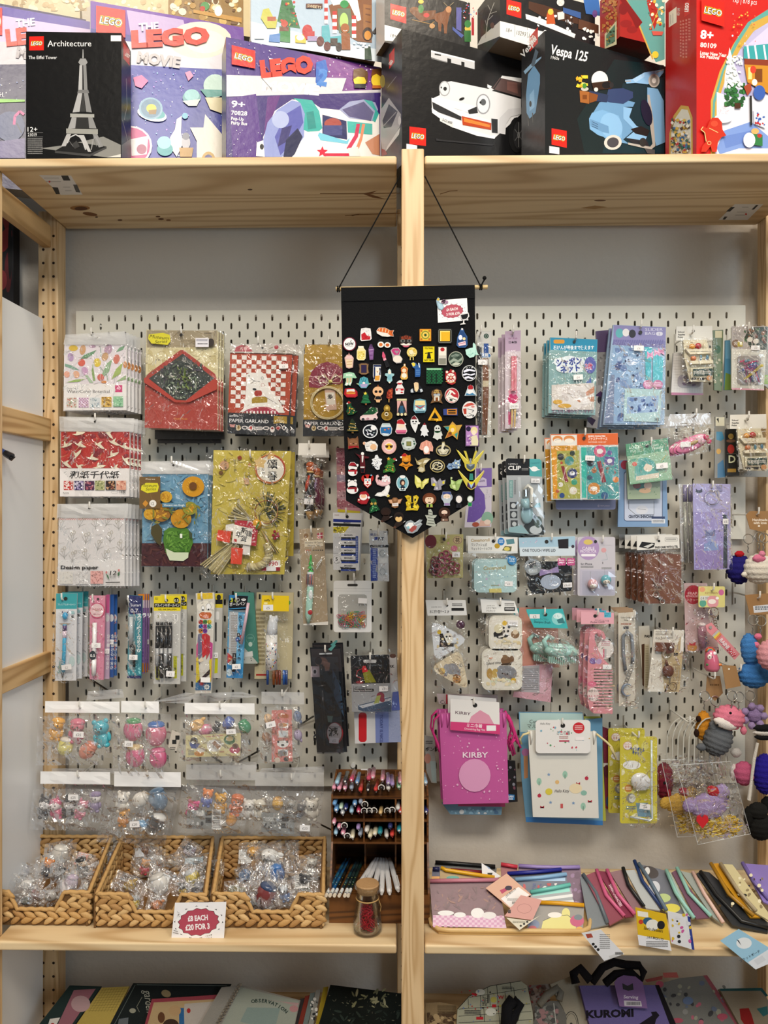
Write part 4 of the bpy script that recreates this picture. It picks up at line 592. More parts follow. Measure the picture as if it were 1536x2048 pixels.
pin(Z2,1055,462,'gold swan crest pin','a89a6a','e:0,8,70,54;p:-14 -70 10 -74 20 -40 0 -20','e:0,10,60,44,2a2824;p:-54 0 -20 -10 0 26 20 -10 54 0 30 44 -30 44,cfc9b0;p:-12 -60 8 -66 14 -40 -2 -10 20 10 -4 30 -22 10,e2dcc4;l:4,-40 10 -10 36,7a6a3a;l:4,40 10 10 36,7a6a3a')
pin(Z2,212,640,'snowman pin in red hat and scarf','ecebea','e:0,-14,42,40;e:0,34,44,34;p:-42 -28 -20 -62 14 -62 46 -32 52 -24 44 -16','p:-40 -28 -18 -58 14 -58 40 -30,9a1f2a;e:44,-34,10,10,f4f4f4;p:-42 12 42 10 40 26 -40 28,a8242e;r:14,20,34,52,a8242e')
pin(Z2,303,580,'tall thin dark red coated figure pin','5a1a20','p:-76 -96 -60 -80 -20 -66 -12 -90 12 -92 18 -60 62 -50 54 -36 20 -36 26 40 20 100 -14 100 -24 40 -24 -36','e:0,-80,14,16,efefec;p:-8 -60 10 -60 4 0 -6 0,e8e6e4;r:-20,40,18,52,e8e6e4;p:-18 60 16 60 12 96 -10 96,15151a')
pin(Z2,435,582,'white snowy tree pin','e4e6ea','p:-14 -66 6 -72 20 -46 50 -30 40 -8 50 10 30 30 26 64 4 70 -18 50 -26 20 -50 14 -36 -10 -46 -30 -20 -40','x:3,30,-36,-50,38,50,3,6,3a4450 fff;x:8,8,-20,-40,20,30,5,8,fff')
pin(Z2,555,605,'green curly tree pin with star and red hat','2f6a2c','p:-20 -66 0 -74 20 -56 50 -70 66 -48 44 -30 30 -20 46 10 56 50 40 74 0 64 -60 74 -60 50 -30 30 -50 20 -20 -10','s:-10,-58,18,8,5,e8a83a;p:30 -60 54 -66 60 -46 40 -44,c0363a;e:62,-44,7,7,fff;x:3,10,-36,-20,36,60,4,8,b5522a d8a03a;l:5,-40 60 0 44 44 62,8ac04a;l:5,-30 14 0 4 36 16,8ac04a')
pin(Z2,708,578,'orange fox pin in red hat','d98a22','p:-40 -64 -10 -84 16 -60 40 -66 42 -20 36 10 66 30 24 44 4 80 -20 44 -68 30 -36 4','p:-44 -58 -22 -82 10 -72 -4 -50,b0242a;e:-46,-46,9,9,fff;p:-38 -10 0 2 38 -10 10 20 -10 20,1a1612;l:5,-34 30 0 40 34 32,1a1612;e:0,-26,20,14,e8a03a')
pin(Z2,860,600,'gold spread-winged owl pin','a89868','p:-72 -70 -50 -30 0 -54 40 -62 76 -50 40 -14 20 10 26 60 0 76 -40 66 -34 40 -50 36 -20 10 -50 0','p:-62 -56 -40 -20 0 -16 -30 4,d8d0b4;p:66 -46 20 -40 6 -10 40 -16,e4dec8;e:-10,46,26,22,cfc6a6;l:4,-4 -10 0 30,6a5a30')
pin(Z2,1000,615,'round gold coiled dragon pin','b8a870','e:0,0,70,60','e:0,0,62,52,1c1a16;o:0,0,44,34,10,d8cfae;o:-14,6,22,18,8,c9bf98;o:22,-10,20,16,7,efe8cc;x:3,14,-50,-40,50,40,3,6,8a7a44 f4f0de')
pin(Z2,1155,600,'pale blue winged dragon pin','7f9cc0','p:-68 20 -50 -10 -10 -10 10 -50 30 -30 62 -52 54 -10 64 10 30 40 -10 36 -30 50 -50 46','x:3,26,-50,-20,50,36,5,12,a8c4e0 5a7aa8 e6ecd0;e:36,-30,10,8,c8dcee;l:4,-50 20 40 10,3f5a88')
def crest(z,u,v,label,face):
 pin(z,u,v,label,'cfc04a','p:-136 -104 -20 6 20 6 136 -100 60 30 52 66 30 96 0 106 -30 96 -52 66 -58 30;p:-64 -88 -40 -84 -12 10 -30 10;p:64 -90 42 -84 12 10 30 10' if face=='b' else 'p:-120 -80 -16 14 16 14 126 -84 50 50 44 60 22 84 0 92 -22 84 -44 60','l:7,-120 -90 -24 10,f0e47a;l:7,118 -88 24 10,f0e47a;'+('p:-40 36 40 36 36 70 0 98 -36 70,54606a;p:-30 40 30 40 0 60,9aa6b0;p:-10 -16 10 -16 8 30 -8 30,8a929a' if face=='b' else 'p:-34 20 34 20 40 60 0 88 -40 60,4a2a4a;p:-26 24 26 24 0 80,9cc4e8;p:-14 -60 14 -60 20 0 -20 0,3a8a7a;p:-30 20 30 20 10 36 0 50 -10 36,e8d22a'))
crest(Z2,1308,560,'large yellow pronged crest pin at the right edge','b');crest(Z2,1315,745,'yellow winged shield pin with teal top at the right edge','a')
pin(Z2,208,808,'white bear pin with dark red scarf','eeecea','e:0,-20,44,40;e:2,28,54,38;e:-30,-56,12,12;e:28,-56,12,12','p:-46 6 46 4 42 22 -42 24,8e1d26;r:20,16,40,48,8e1d26')
pin(Z2,350,757,'clown face pin with curly red hair','b8261e','e:-34,-26,24,30;e:32,-30,24,32;e:0,-44,36,20;p:-36 -20 36 -20 36 30 0 64 -36 30','p:-30 -26 30 -26 32 24 0 56 -32 24,f1e9e4;e:-14,-10,7,9,5a8aa8;e:14,-10,7,9,5a8aa8;e:0,8,8,8,c8241c;p:-20 26 20 26 0 44,c8241c;e:34,-56,8,7,7ac0d8')
pin(Z2,495,752,'pink swan pool float pin','e8b8bc','p:-72 -6 -66 -50 -48 -58 -38 -40 -50 -20 -20 0 10 -50 30 -56 66 -20 68 20 40 50 -10 52 -56 36','p:-62 -40 -48 -52 -42 -40 -54 -10 -40 10,f4d2d2;x:3,18,-10,-40,60,10,8,14,f6f4f4 e6e4e8;p:-56 14 60 16 40 44 -10 46 -48 32,e9c0c2;l:5,-66 -42 -74 -34,333')
pin(Z2,675,772,'oval pale blue portrait pin','cfe0e4','e:0,0,58,70;e:0,-50,34,22;p:-34 56 34 56 26 74 -26 74','e:0,0,50,62,7fb6c4;e:0,-56,26,14,f0eeec;e:0,-2,26,32,3a2a2a;e:4,2,14,18,e8bfa0;p:-16 30 20 30 24 56 -20 56,1a2438;e:0,54,8,7,f4f0e8;e:-22,56,8,7,f4f0e8;e:22,56,8,7,f4f0e8')
pin(Z2,855,770,'pale yellow butterfly pin','d8d46a','p:-66 -74 -20 -40 0 -6 30 -36 66 -40 60 0 30 20 10 56 -6 60 -14 40 -46 50 -66 0','p:-58 -60 -22 -34 -6 0 -40 -4,efe9a0;p:60 -34 34 -28 8 4 40 4,efe9a0;p:-52 10 -10 12 -20 34 -44 40,e6df84;p:14 10 40 10 12 46 2 46,e6df84;l:5,-2 -10 2 50,8a8a3a')
pin(Z2,1005,782,'silver and gold butterfly pin','9a96a0','p:-66 -56 -40 -62 -8 -20 20 -54 34 -30 70 -40 64 0 30 20 34 50 0 60 -40 56 -30 20 -62 14','p:-56 0 -30 -10 -20 16 -46 20,e0cf3a;p:60 -30 40 -20 44 0 60 -4,e0cf3a;p:-50 -46 -30 -40 -10 -10 -30 -14,c9c6d0;l:5,-4 -20 6 50,6a6672;e:-10,40,12,10,c9c6d0')
pin(Z2,1168,780,'lime green moth pin','9ab46a','p:-50 -66 -40 -40 0 -20 30 -40 72 -46 50 0 40 26 30 54 10 66 -14 54 -46 40 -56 10 -40 0','p:-40 -40 -10 -10 -30 10 -44 0,c4dc94;p:60 -38 20 -24 10 0 40 0,b0d080;p:-34 16 0 10 10 50 -20 40,d4e4a4;l:4,0 -16 6 56,5a7a3a;e:-36,-54,7,9,d8e4b0')
pin(Z2,315,908,'cheerful bearded pin in red hat and coat','9a1f26','p:-44 -24 -30 -52 20 -60 48 -30 54 10 40 34 26 62 -26 62 -60 40 -56 10 -40 6','e:-4,-6,36,32,f3eeea;e:-4,-12,26,18,eebd96;p:-38 -28 -22 -48 18 -54 40 -28,a8242c;e:46,0,11,11,f4f4f4;p:-30 30 26 30 20 56 -22 56,a8242c;e:-46,22,8,8,f0e0d0')
pin(Z2,500,840,'white flying owl pin with gold tag','e6e4e2','p:-84 50 -60 24 -20 16 10 -10 20 -50 46 -66 58 -30 50 10 40 30 56 50 40 64 10 52 -30 60','p:-70 44 -30 26 10 40 -20 50,f6f4f2;p:16 -4 26 -46 44 -54 46 0 30 20,f6f4f2;e:14,24,16,14,f4f2f0;s:42,52,18,9,5,d8c45a')
pin(Z2,410,985,'fir tree pin wearing star glasses','17482a','p:-34 -60 0 -72 24 -50 26 -10 56 40 20 46 -10 60 -46 70 -40 20 -20 0','s:-22,-20,18,8,5,c9a24a;s:12,-22,18,8,5,c9a24a;x:4,20,-30,0,40,50,3,6,3aa05a 8ad08a 1a6a3a')
pin(Z2,605,958,'bronze owl pin holding a letter','8a5f3c','p:-66 -30 -30 -34 -14 -50 14 -50 30 -34 70 -40 50 6 30 12 30 40 0 50 -32 36 -30 10 -50 4','p:-60 -26 -30 -28 -20 6 -44 0,d8a884;p:62 -34 30 -28 22 6 44 0,d8a884;p:-26 4 30 -2 32 28 -24 32,efe8e0;k:-18,8,24,22,2,a89;e:0,-30,16,14,a87a54')
pin(Z2,765,955,'yellow and black creature crest pin','d8ba2a','p:-70 -60 -40 -70 -10 -60 0 -90 10 -60 40 -70 62 -50 44 0 66 40 50 74 0 70 -60 74 -50 40 -60 0 -40 -20','p:-10 -60 0 -90 10 -60 10 0 -8 0,14140f;p:-16 10 16 0 10 50 -16 54,14140f;x:3,16,-50,-50,-14,60,6,12,f0e05a b8961a;x:4,14,14,-50,50,60,6,12,f0e05a 2a2410;s:26,40,26,10,5,f4dc3a')
pin(Z2,925,935,'curly brown haired figure pin in green','6a3a22','e:0,-14,64,56;p:-26 30 28 30 34 68 -30 68','e:0,-4,40,38,f0d4b8;p:-46 -20 -20 -54 20 -54 46 -20 20 -30 -20 -30,7a4528;l:5,-14 -18 -4 -14,3a2010;l:5,14 -18 4 -14,3a2010;p:-14 14 14 14 8 22 -8 22,3a2010;p:-26 34 28 34 30 62 -26 62,a8c05a;r:-6,36,8,62,222')
pin(Z2,1088,915,'blue hatted old figure pin with grey beard','9aa4b8','e:0,-10,54,46;p:-40 -62 36 -62 40 -36 -44 -36;p:-24 30 26 30 30 70 -28 70','p:-38 -58 34 -58 38 -38 -40 -38,3a4a8a;e:0,-16,34,26,f0d8c4;e:-14,-16,9,7,d8c8a0;e:14,-16,9,7,d8c8a0;p:-44 0 44 0 30 40 0 56 -30 40,b9c4cc;e:0,4,10,5,e8ecee;p:-20 44 22 44 26 66 -22 66,9a84b4')
pin(Z2,1200,938,'black hooded pale figure pin','1f1f24','e:0,-20,42,46;p:-24 26 26 26 30 66 -28 66','e:0,-14,28,34,ece6e2;l:4,-16 40 -16 64,3a3a40;l:4,16 40 16 64,3a3a40')
pin(Z2,1302,938,'small pale figure pin in green coat','9aa89a','e:2,-16,28,32;p:-20 16 22 16 18 54 -18 54','e:2,-14,22,26,eaf0ea;p:-16 18 18 18 16 50 -16 50,1f8a4a')
pin(Z2,520,1050,'dark brown haired figure pin with tiny broom','2a1c16','e:0,-10,48,40;p:-20 20 24 20 46 40 60 30 62 36 30 60 -30 90 -48 84 -44 70','e:0,-2,30,26,2e1d15;l:4,36 44 58 32,cfcfcf;e:-36,78,12,9,4a3024')
pin(Z2,640,1100,'black haired small figure pin on the lower left edge','2b211c','e:0,-14,46,44;p:-20 24 24 24 40 40 64 20 66 28 30 60 -30 96 -50 92 -46 74','e:0,6,32,28,e6c080;p:-36 -6 -24 -34 24 -36 38 -6 20 -16 0 -6 -16 -14,1c1412;l:4,40 40 62 26,cfcfcf;e:-36,84,13,10,5a3a2a')
pin(Z2,772,1182,'grey rocket pin with red and white flames','9aa2a8','p:-84 -10 -60 -50 -20 -66 20 -40 60 -70 90 -66 66 -30 90 -30 60 10 40 40 0 60 -50 56 -70 20','p:-70 -10 -40 -40 0 -40 10 -10 -20 20,f2f0ee;p:-40 30 0 -10 40 -20 30 20 -10 50,a8504a;l:5,10 -30 60 -60,dfe6ea;l:5,24 -10 80 -36,dfe6ea;e:-44,4,12,12,8ac4d0')
pin(Z2,935,1112,'wrapped striped dog pin','b4b8ac','p:-20 -90 4 -96 20 -70 20 -40 60 -40 50 -20 30 -10 42 40 60 50 40 66 0 60 -40 50 -30 0 -50 -40 -20 -40','l:5,-16 -70 16 -62,3a403a;l:5,-20 -44 20 -36,3a403a;l:5,-24 -16 28 -10,3a403a;l:5,-26 10 32 16,3a403a;l:5,-28 34 34 40,3a403a')
pin(Z2,1065,1065,'dark bearded figure pin at the lower right edge','3f281d','e:0,-14,54,52;p:-34 20 38 20 42 66 -34 66','e:0,-18,28,22,ecd0bc;p:-34 -6 34 -6 20 36 -20 36,4a2f22;e:0,4,8,4,c08a7a;p:-26 40 30 40 32 62 -26 62,8a6a5a;r:-16,46,-4,58,d8cfc0')
pin(Z1,1022,238,'little corked bottle pin on the price card','9ab4c4','p:-34 -46 -18 -76 2 -66 -6 -34 30 -10 40 20 20 44 -14 30 -26 0','p:-30 -50 -18 -70 -2 -64 -10 -44,d8b43a;p:-16 -24 22 -6 32 16 16 36 -10 22,b4d4e4')
pin(Z1,1068,205,'small pink cloud pin on the price card','b894b0','e:0,0,34,17;e:-10,-4,20,18','x:3,8,-24,-8,24,8,5,8,c9a8c0 a07898')
pin(Z1,1255,352,'white outlined wine glass pin on the price card','e4e2e2','p:-46 -36 34 -48 42 -14 20 18 -6 24 -4 50 10 58 -44 66 -40 56 -18 50 -14 26 -34 10','p:-38 -26 30 -38 30 -14 14 10 -20 16 -30 4,141518;x:3,6,-20,-44,30,-40,4,6,f4f4f4')
# goods hanging on the
L1,L2,L3,L4,L5=Z(100,620,4.389),Z(420,660,5.486),Z(100,880,4.389),Z(400,860,4.875),Z(560,880,5.119)
L6,L7,L8,L9,L10=Z(90,1170,5.908),Z(340,1170,5.486),Z(590,1140,5.121),Z(60,1370,4.8),Z(350,1370,4.8)
HG='white wire hooks on the pegboards'
def hook(u,v,what,Yt=1.748,up=.016,r=.0021,vert=True):
 a=at(u,v,Yt);b=a-Vector((0,0,up));m=MB()
 m.tube([a,a-Vector((0,0,up*.55)),b+Vector((0,.002,.002)),b+Vector((0,.009,-.001)),Vector((b.x,1.8605,b.z-.001))],r,'ebe9e2',7)
 if vert:m.tube([(b.x,1.8595,b.z+.022),(b.x,1.8595,b.z-.03)],r,'dcd9cf',6)
 m.build('wall_hook',mat='gloss',label='white wire hook holding '+what,cat='hook',group=HG)
def hole(p,u,v,r=9):p.d('e:%g,%g,%g,%g,2a2826'%(u,v,r,r));return p

p=PK('paper_pack','square watercolour tulip design paper pack, uppermost at the left edge','paper pack',L1,1.757,(126,302,672,302,672,880,118,886),.007,'ece8e8')
p.d('r:132,308,668,650,e4dce2;x:3,18,140,310,660,640,26,46,e9dfe8 d9d0dc efe6ea').d('e:205,335,40,26,d9b84a;e:288,350,26,44,cfa27a,10;e:375,320,28,14,b99ab0;e:182,415,26,36,b79ac4,-10;p:270 430 300 395 410 350 380 390 320 425,6f9a78;e:512,345,34,46,b99ab0,20;p:580 370 610 330 660 312 640 350,7fa886;e:484,410,28,38,c9a27a,20;e:585,432,28,42,cf7a6a,10;e:416,462,32,38,e2c84a;p:375 470 400 620 380 625 366 540,8aa86a;e:278,462,32,32,d9685a,30;e:306,536,30,36,c9a0c4,-20;p:306 570 330 570 384 640 350 640,a8bfa4;p:132 470 200 490 262 530 200 520 132 495,7fa894;e:150,565,26,28,e8a892;e:232,566,28,32,e6b090,-20;p:450 580 500 470 550 430 520 540 470 590,8fb08a;e:446,592,30,30,d0685a;p:540 610 580 520 640 460 620 560,a2b868;e:660,480,16,30,cf8a4a;p:140 636 230 610 310 605 250 632,9ab86a;e:475,632,24,12,d98a4a;p:580 630 640 590 668 575 668 610,9aba8a;l:7,440 500 500 570 510 620,9ab09a;l:6,445 330 450 410,8aa89a')
p.d('r:126,650,672,880,eeebea;t:152,696,22,Design Paper,555,l,0,0,95;t:152,730,42,WaterColor Botanical,3a3a3e,l,0,0,372;a:572,660,636,722,3,d0407a;t:604,700,36,40,f6dbe6,c,.02;r:148,770,236,858,d9cfc6;x:2,30,152,774,232,854,4,8,c97a6a 8a9a7a;r:254,770,342,858,e2cfe0;c:256,772,340,856,7,7,b88ab4;r:354,770,442,858,d6dde0;x:4,30,358,774,438,854,3,6,8aa4b0 aab;r:456,764,544,852,e0b85a;x:5,24,460,768,540,848,6,10,8a6a2a b98a3a;r:560,760,646,850,8fbf9a;x:6,24,564,764,642,846,5,9,5f9a74 a8d0ae');hole(p,408,250,10).end()
p.bag((140,220,666,190,672,305,126,306),.004,(8,4),.002,'header','header_film').bag((126,300,690,296,690,890,116,896),.003,(9,10),.002)
p.back(4,16,2,.0125,'%s tulip design paper pack','tulip paper packs on one hook');hook(182,655,'the tulip paper packs')
p=PK('paper_pack','red crane pattern washi paper pack in a clear bag','paper pack',L3,1.757,(92,-78,700,-78,698,496,96,496),.007,'e8e4e2')
p.d('r:96,-74,698,250,b8302c;x:4,60,100,-70,694,246,30,70,c23a34 a82828 b8302c').d('x:7,26,100,-70,694,240,20,30,7a1c28 8a2230;x:8,26,100,-70,694,240,5,8,d8b0a8')
for u,v,r in((140,45,-30),(265,38,10),(435,40,25),(560,18,15),(655,55,10),(235,130,-60),(370,155,0),(550,130,-35),(670,175,40),(145,205,25),(265,235,40),(430,230,-20),(250,-60,-20),(520,-60,40),(580,245,10)):
 p.d('p:-60 -10 -20 0 0 -30 20 -40 10 -10 60 10 70 18 40 26 0 20 -30 12,e6dcc4',u,v,.9,r)
p.d('r:92,250,700,496,ebe7e6;t:395,332,70,和紙千代紙,1b1b1d,c,.02,0,440,.15;r:126,360,210,440,c23a3a;x:2,30,130,364,206,436,5,10,f0dcd8;r:220,360,302,440,3a3060;x:3,30,224,364,298,436,5,10,a89ac4 d8d0e4;r:312,360,394,440,4a2a4a;x:4,30,316,364,390,436,5,9,a85a6a c9a0a8;r:404,358,488,440,a8aa7a;x:5,24,408,362,484,436,4,8,6a7a4a d8d6b0;r:498,358,582,438,2a2422;x:6,30,502,362,578,434,5,9,8a4a3a c9a07a;r:592,358,676,438,d8a08a;x:7,24,596,362,672,434,5,9,b8685a e8c8b0;t:620,468,32,18枚,333,l,0,0,54;t:128,470,18,Kyowa,444,l,.01,0,50;o:578,460,32,10,1.5,777');hole(p,405,-158,9).end()
p.bag((88,-205,745,-190,740,-70,92,-78),.004,(8,4),.0025,'header','header_film').bag((90,-80,742,-76,744,506,92,504),.003,(9,10),.002)
p.back(3,18,3,.0125,'%s washi paper pack behind the red crane one','crane washi paper packs on one hook');hook(190,826,'the red crane washi papers')
p=PK('paper_pack','pale design paper pack with line tulips, lowest of the three at left','paper pack',L3,1.757,(76,684,656,684,654,1282,68,1276),.007,'e4e2e2')
p.d('r:78,686,650,702,e0a8a4;c:78,686,650,702,60,2,f0e0de;r:78,702,650,1050,dcd9da')
for u,v,r in((100,750,10),(270,730,20),(400,740,-5),(510,720,30),(600,750,-10),(200,860,0),(320,870,10),(530,860,0),(430,930,15),(625,940,-15),(125,1000,-8),(320,1020,-20),(490,1020,15),(205,1030,10)):
 p.d('o:-12,-40,12,16,2.5,a39a7a;o:14,-56,12,16,2.5,a39a7a;l:2.5,-12 -24 -6 10 -2 50,8a8a86;l:2.5,14 -40 4 10 -2 50,8a8a86;l:2.5,-4 30 -30 0 -44 -20,8a8a86;l:2.5,0 34 30 6 46 -4,8a8a86',u,v,.9,r)
for u,v in((165,775),(435,832),(545,950),(255,970),(100,905)):p.d('l:2,-30 4 -16 -2 -4 4 10 -3 30 -6,999',u,v)
p.d('t:98,1132,44,Design paper,1c1c1e,l,.03,0,330;r:90,1152,205,1262,dedbd6;x:3,20,95,1156,200,1258,2,4,b8b4a8;r:228,1150,340,1262,e2e0e0;x:4,60,232,1154,336,1258,6,12,4a4a50 777,l;r:362,1148,474,1260,dba8a4;x:5,40,366,1152,470,1256,5,10,7a5a5a b87a78,f;t:560,1185,56,12,2a2a2a,c,.01,0,58,.15;t:560,1206,22,pieces,555,c;p:500 1170 520 1190 530 1225 512 1205,3f6a4a;p:618 1150 600 1170 604 1196 618 1180,3f6a4a;e:503,1160,8,12,c97a7a;e:612,1142,8,12,c97a7a;l:8,496 1248 622 1246,2a2a2a');hole(p,352,600,8).end()
p.bag((70,562,690,556,686,684,66,682),.004,(8,4),.0025,'header','header_film').bag((64,680,672,680,668,1300,64,1284),.003,(9,10),.002)
p.back(4,16,4,.0125,'%s line tulip paper pack','line tulip paper packs on one hook');hook(179,1003,'the line tulip papers')
p=PK('paper_pack','red paper pack edge showing behind the line tulip papers','paper pack',L3,1.812,(690,1020,738,1262),.006,'8a1f2c');p.d('x:3,16,694,1030,734,1250,4,8,d8a0a8 b0404a').end()

p=PK('envelope_set','red envelope set with dark painted lining and cream card','envelope set',L1,1.757,(846,172,1478,190,1472,1054,832,1034),.006,'d9cfa6')
p.d('r:850,180,1470,330,aa9c80;x:3,16,860,330,1460,560,20,50,d4c898 c9bc8c;o:985,405,45,42,2.5,b09a6a;o:1290,360,60,46,2.5,b09a6a;o:870,430,40,46,2.5,b09a6a;l:2.5,1360 405 1450 405 1450 470 1360 470 1360 405,b09a6a;l:2.5,1420 520 1470 520,b09a6a;o:1120,340,50,30,2.5,b09a6a')
p.d('p:834 600 862 560 1145 352 1172 352 1450 562 1472 620 1472 1054 832 1034,a8443a;p:868 602 1165 384 1440 600 1440 610 1225 790 1200 798 1110 792,3f4440;x:6,120,960,470,1350,740,14,34,505852 38403c 5f6a5a 2f3634 4a4450,f;x:7,80,1010,560,1310,780,8,20,8a9a84 a8b09a 6a7a66 3a4a40,f;x:8,50,1120,500,1250,700,10,22,7a8a4a 5a6a3a 4a4a4a,f;p:834 600 868 602 1110 792 1200 798 1440 610 1472 620 1472 700 1230 812 1100 812 834 640,a8443a')
p.d('l:3,850 700 960 760 1040 900,b9584c;l:3,846 820 940 900 975 990,b9584c;l:3,1250 760 1300 830 1430 860,b9584c;l:3,1330 800 1400 900,b9584c;l:3,1380 680 1430 720,b9584c;l:3,880 640 930 690,963a32;t:1153,965,22,Claude Monet,d8a04a,c,0,1,120')
p.d('p:876 220 1000 206 1060 225 1066 280 1040 312 900 300 870 260,d8cf3a;t:880,250,42,Museum,3a3a20,l,0,6,172,.3;t:928,300,40,Series,3a3a20,l,0,-4,112,.3;t:1160,284,30,Envelope,6a5e4a,l,0,0,150;e:1420,290,28,34,3a3230;r:1284,252,1400,330,e6e4ea;k:1292,262,1390,284,2,667;b:1302,296,1390,308,222;t:1362,216,16,ROUND,3a3230,l,.02,0,66');hole(p,1158,226,14).end()
p.bag((832,172,1500,186,1490,1064,826,1040),.003,(9,11),.002).back(2,14,2,.012,'%s envelope set behind the red one','envelope sets on one hook');hook(362,652,'the red envelope sets')
for i,(a,b,c,d)in enumerate(((920,1066,1530,1134),(944,1120,1500,1168))):
 p=PK('envelope_set','dark envelope set hanging lower, %s one under the red set'%ORD[i],'envelope set',L1,1.80+.014*i,(a,b-500,c,d),.008,'2a2622',group='dark envelope sets');p.d('x:%d,80,%d,%d,%d,%d,10,26,332e2a 221e1c 3d3733,f'%(i+2,a+12,b-300,c-12,d-10)).end()
 
p=PK('card_pack','flower painting card pack with brown museum label','card pack',L3,1.757,(812,300,1390,300,1380,1112,808,1110),.007,'6a9ab8')
p.d('r:812,300,1388,905,6a9ab8;x:3,160,820,310,1380,900,20,44,6494b4 74a2bc 5f8fae 7aa8c0,f;p:810 905 1386 905 1380 1110 808 1106,46262a;x:4,90,815,910,1375,1100,14,36,54302e 3a1f24 603a38 4a2a34,f;p:1010 800 1050 770 1200 765 1250 820 1262 900 1225 1000 1205 1040 1050 1040 1020 980 1000 880,4c7a2c;x:5,80,1030,800,1230,980,14,30,5a8a34 42702a 6a9a40,f;p:1026 950 1100 985 1225 985 1222 1030 1180 1060 1060 1055 1034 1000,c9d4b8;r:1150,822,1170,860,e9efe4')
for u,v,R,c in((1265,410,108,'c98f22'),(1160,690,100,'c08a26'),(990,640,92,'9a6a2a'),(1030,500,60,'cda030'),(890,650,60,'c99a2c'),(1240,600,70,'8a8a34')):
 p.d('e:%d,%d,%d,%d,%s'%(u,v,R*.9,R*.84,c));p.d('x:%d,26,%d,%d,%d,%d,10,22,%s b8801e d8a83a,f'%(u,u-R*.5,v-R*.5,u+R*.5,v+R*.5,c))
p.d('e:1268,405,34,34,6a4420;p:905 760 960 730 1000 780 990 930 950 900 900 820,4a4428;p:1230 790 1262 820 1256 870 1240 850,3f4a34;x:9,30,900,560,1330,740,16,34,7a7a34 5f6a30 94843a,f')
p.d('r:802,324,984,602,6f5530;o:850,350,50,40,2.5,8a6e44;o:950,480,50,60,2.5,8a6e44;t:898,352,20,Flores,e6dcc8,c,0,0,80;p:820 400 860 378 960 380 972 410 960 455 870 468 815 440,d8cf2a;t:814,412,40,Museum,3a3a18,l,0,2,140,.3;t:856,446,38,Series,3a3a18,l,0,-2,92,.3;p:828 560 854 528 880 556 854 588,c98a2e;e:919,558,31,31,e9e5de;t:916,572,36,12,3a3a3a,c;p:1002 552 1206 552 1206 590 1002 590,5a86a0;t:1104,580,24,Vincent van Gogh,eef2f2,c,.01,0,180');hole(p,1098,225,10).end()
p.bag((806,190,1414,182,1396,296,806,298),.004,(8,4),.0025,'header','header_film').bag((800,296,1404,296,1394,1118,802,1116),.003,(9,10),.0018)
p.back(2,8,5,.022,'%s flower card pack','flower painting card packs');hook(343,912,'the flower painting card packs')

ICON='p:215 1030 250 1040 280 1032 270 1070 225 1066,c9908a;e:314,1075,26,30,d8c8a0;e:314,1070,14,22,8a6a2a;e:384,1072,36,20,e8e0dc;e:384,1074,24,12,2a2c30;e:450,1078,28,30,e8e0dc;p:430 1080 450 1056 466 1060 460 1098,b8322c;a:482,1062,576,1100,8,cfc8c4;k:490,1070,570,1092,2,777;e:618,1078,38,20,e8e0dc;e:618,1078,26,10,2a2c30;e:686,1092,26,34,e8e0dc;e:686,1080,14,12,8a2a2a;p:748 1052 780 1076 748 1104 720 1078,d8a8a4;e:748,1078,16,16,a8322c;p:814 1044 842 1074 814 1106 786 1076,e8e0dc;p:814 1058 830 1076 814 1094 798 1076,2a2c30'
p=PK('paper_garland','red and white checked paper garland pack with white horse shape','garland pack',L2,1.757,(222,248,908,268,872,1162,194,1132),.005,'2a2c30')
x0=lambda u,v:(222+(u-222)*1.0-(v-250)*.03,v+(u-222)*.03)
p.m.poly((222,250,904,270,866,936,198,906),'b04a30')
for i in range(11):
 for j in range(12):
  if(i+j)%2==0:p.m.poly([x0(242+(i+a)*54.5,274+(j+b)*48)for a,b in((0,0),(.98,0),(.98,.98),(0,.98))],'ece7e2')
p.d('p:400 490 440 468 500 470 570 464 620 500 640 580 650 640 700 700 745 760 800 850 820 910 330 900 370 860 390 740 400 640,eeebe6;l:5,446 534 490 560 550 570,22262a;l:5,450 590 490 560,22262a;o:575,530,12,18,3,333;o:580,605,18,18,3,a83a34;e:430,506,7,6,222;e:490,652,22,13,2a2e32,10;a:488,664,572,728,26,a8382c;p:460 752 500 734 600 732 632 750 630 796 460 806,a88a2c;l:4,600 730 740 816,2a3034;l:4,745 760 800 820,2a3034;p:368 900 420 870 520 845 620 842 720 870 765 925,a83248')
for i in range(9):p.d('p:%d 890 %d 888 %d 920 %d 918,ece7e2'%(400+i*38,418+i*38,420+i*38,402+i*38))
p.d('p:196 906 866 936 860 1160 194 1132,2a2c30;t:214,952,36,amifa,eee,l,.01,2,100;t:214,1010,54,PAPER GARLAND,f0eeee,l,.01,2,430;p:702 944 846 950 846 1030 776 1020 700 1030,a88a2c;t:772,974,20,サイズ,f0e8d0,c,0,2;t:770,1004,26,各約2m,f0e8d0,c,.01,2,84').d(ICON)
p.d('p:222 160 920 150 912 262 222 250,c9c4bc;p:268 240 290 190 350 166 420 180 474 240,b85a64;t:372,222,40,新春,e8c8c4,c,.02;e:730,192,24,22,b03a44;t:615,242,26,ペーパーガーランド,4a4a4a,l,0,0,270');hole(p,578,200,12).st(812,404,100,50,'£3',-2).end()
p.bag((216,150,945,150,880,1170,186,1140),.003,(9,11),.002);dup(p.t,(.012,.012,0),'second checked garland pack, just behind the white horse one','horse garland packs')
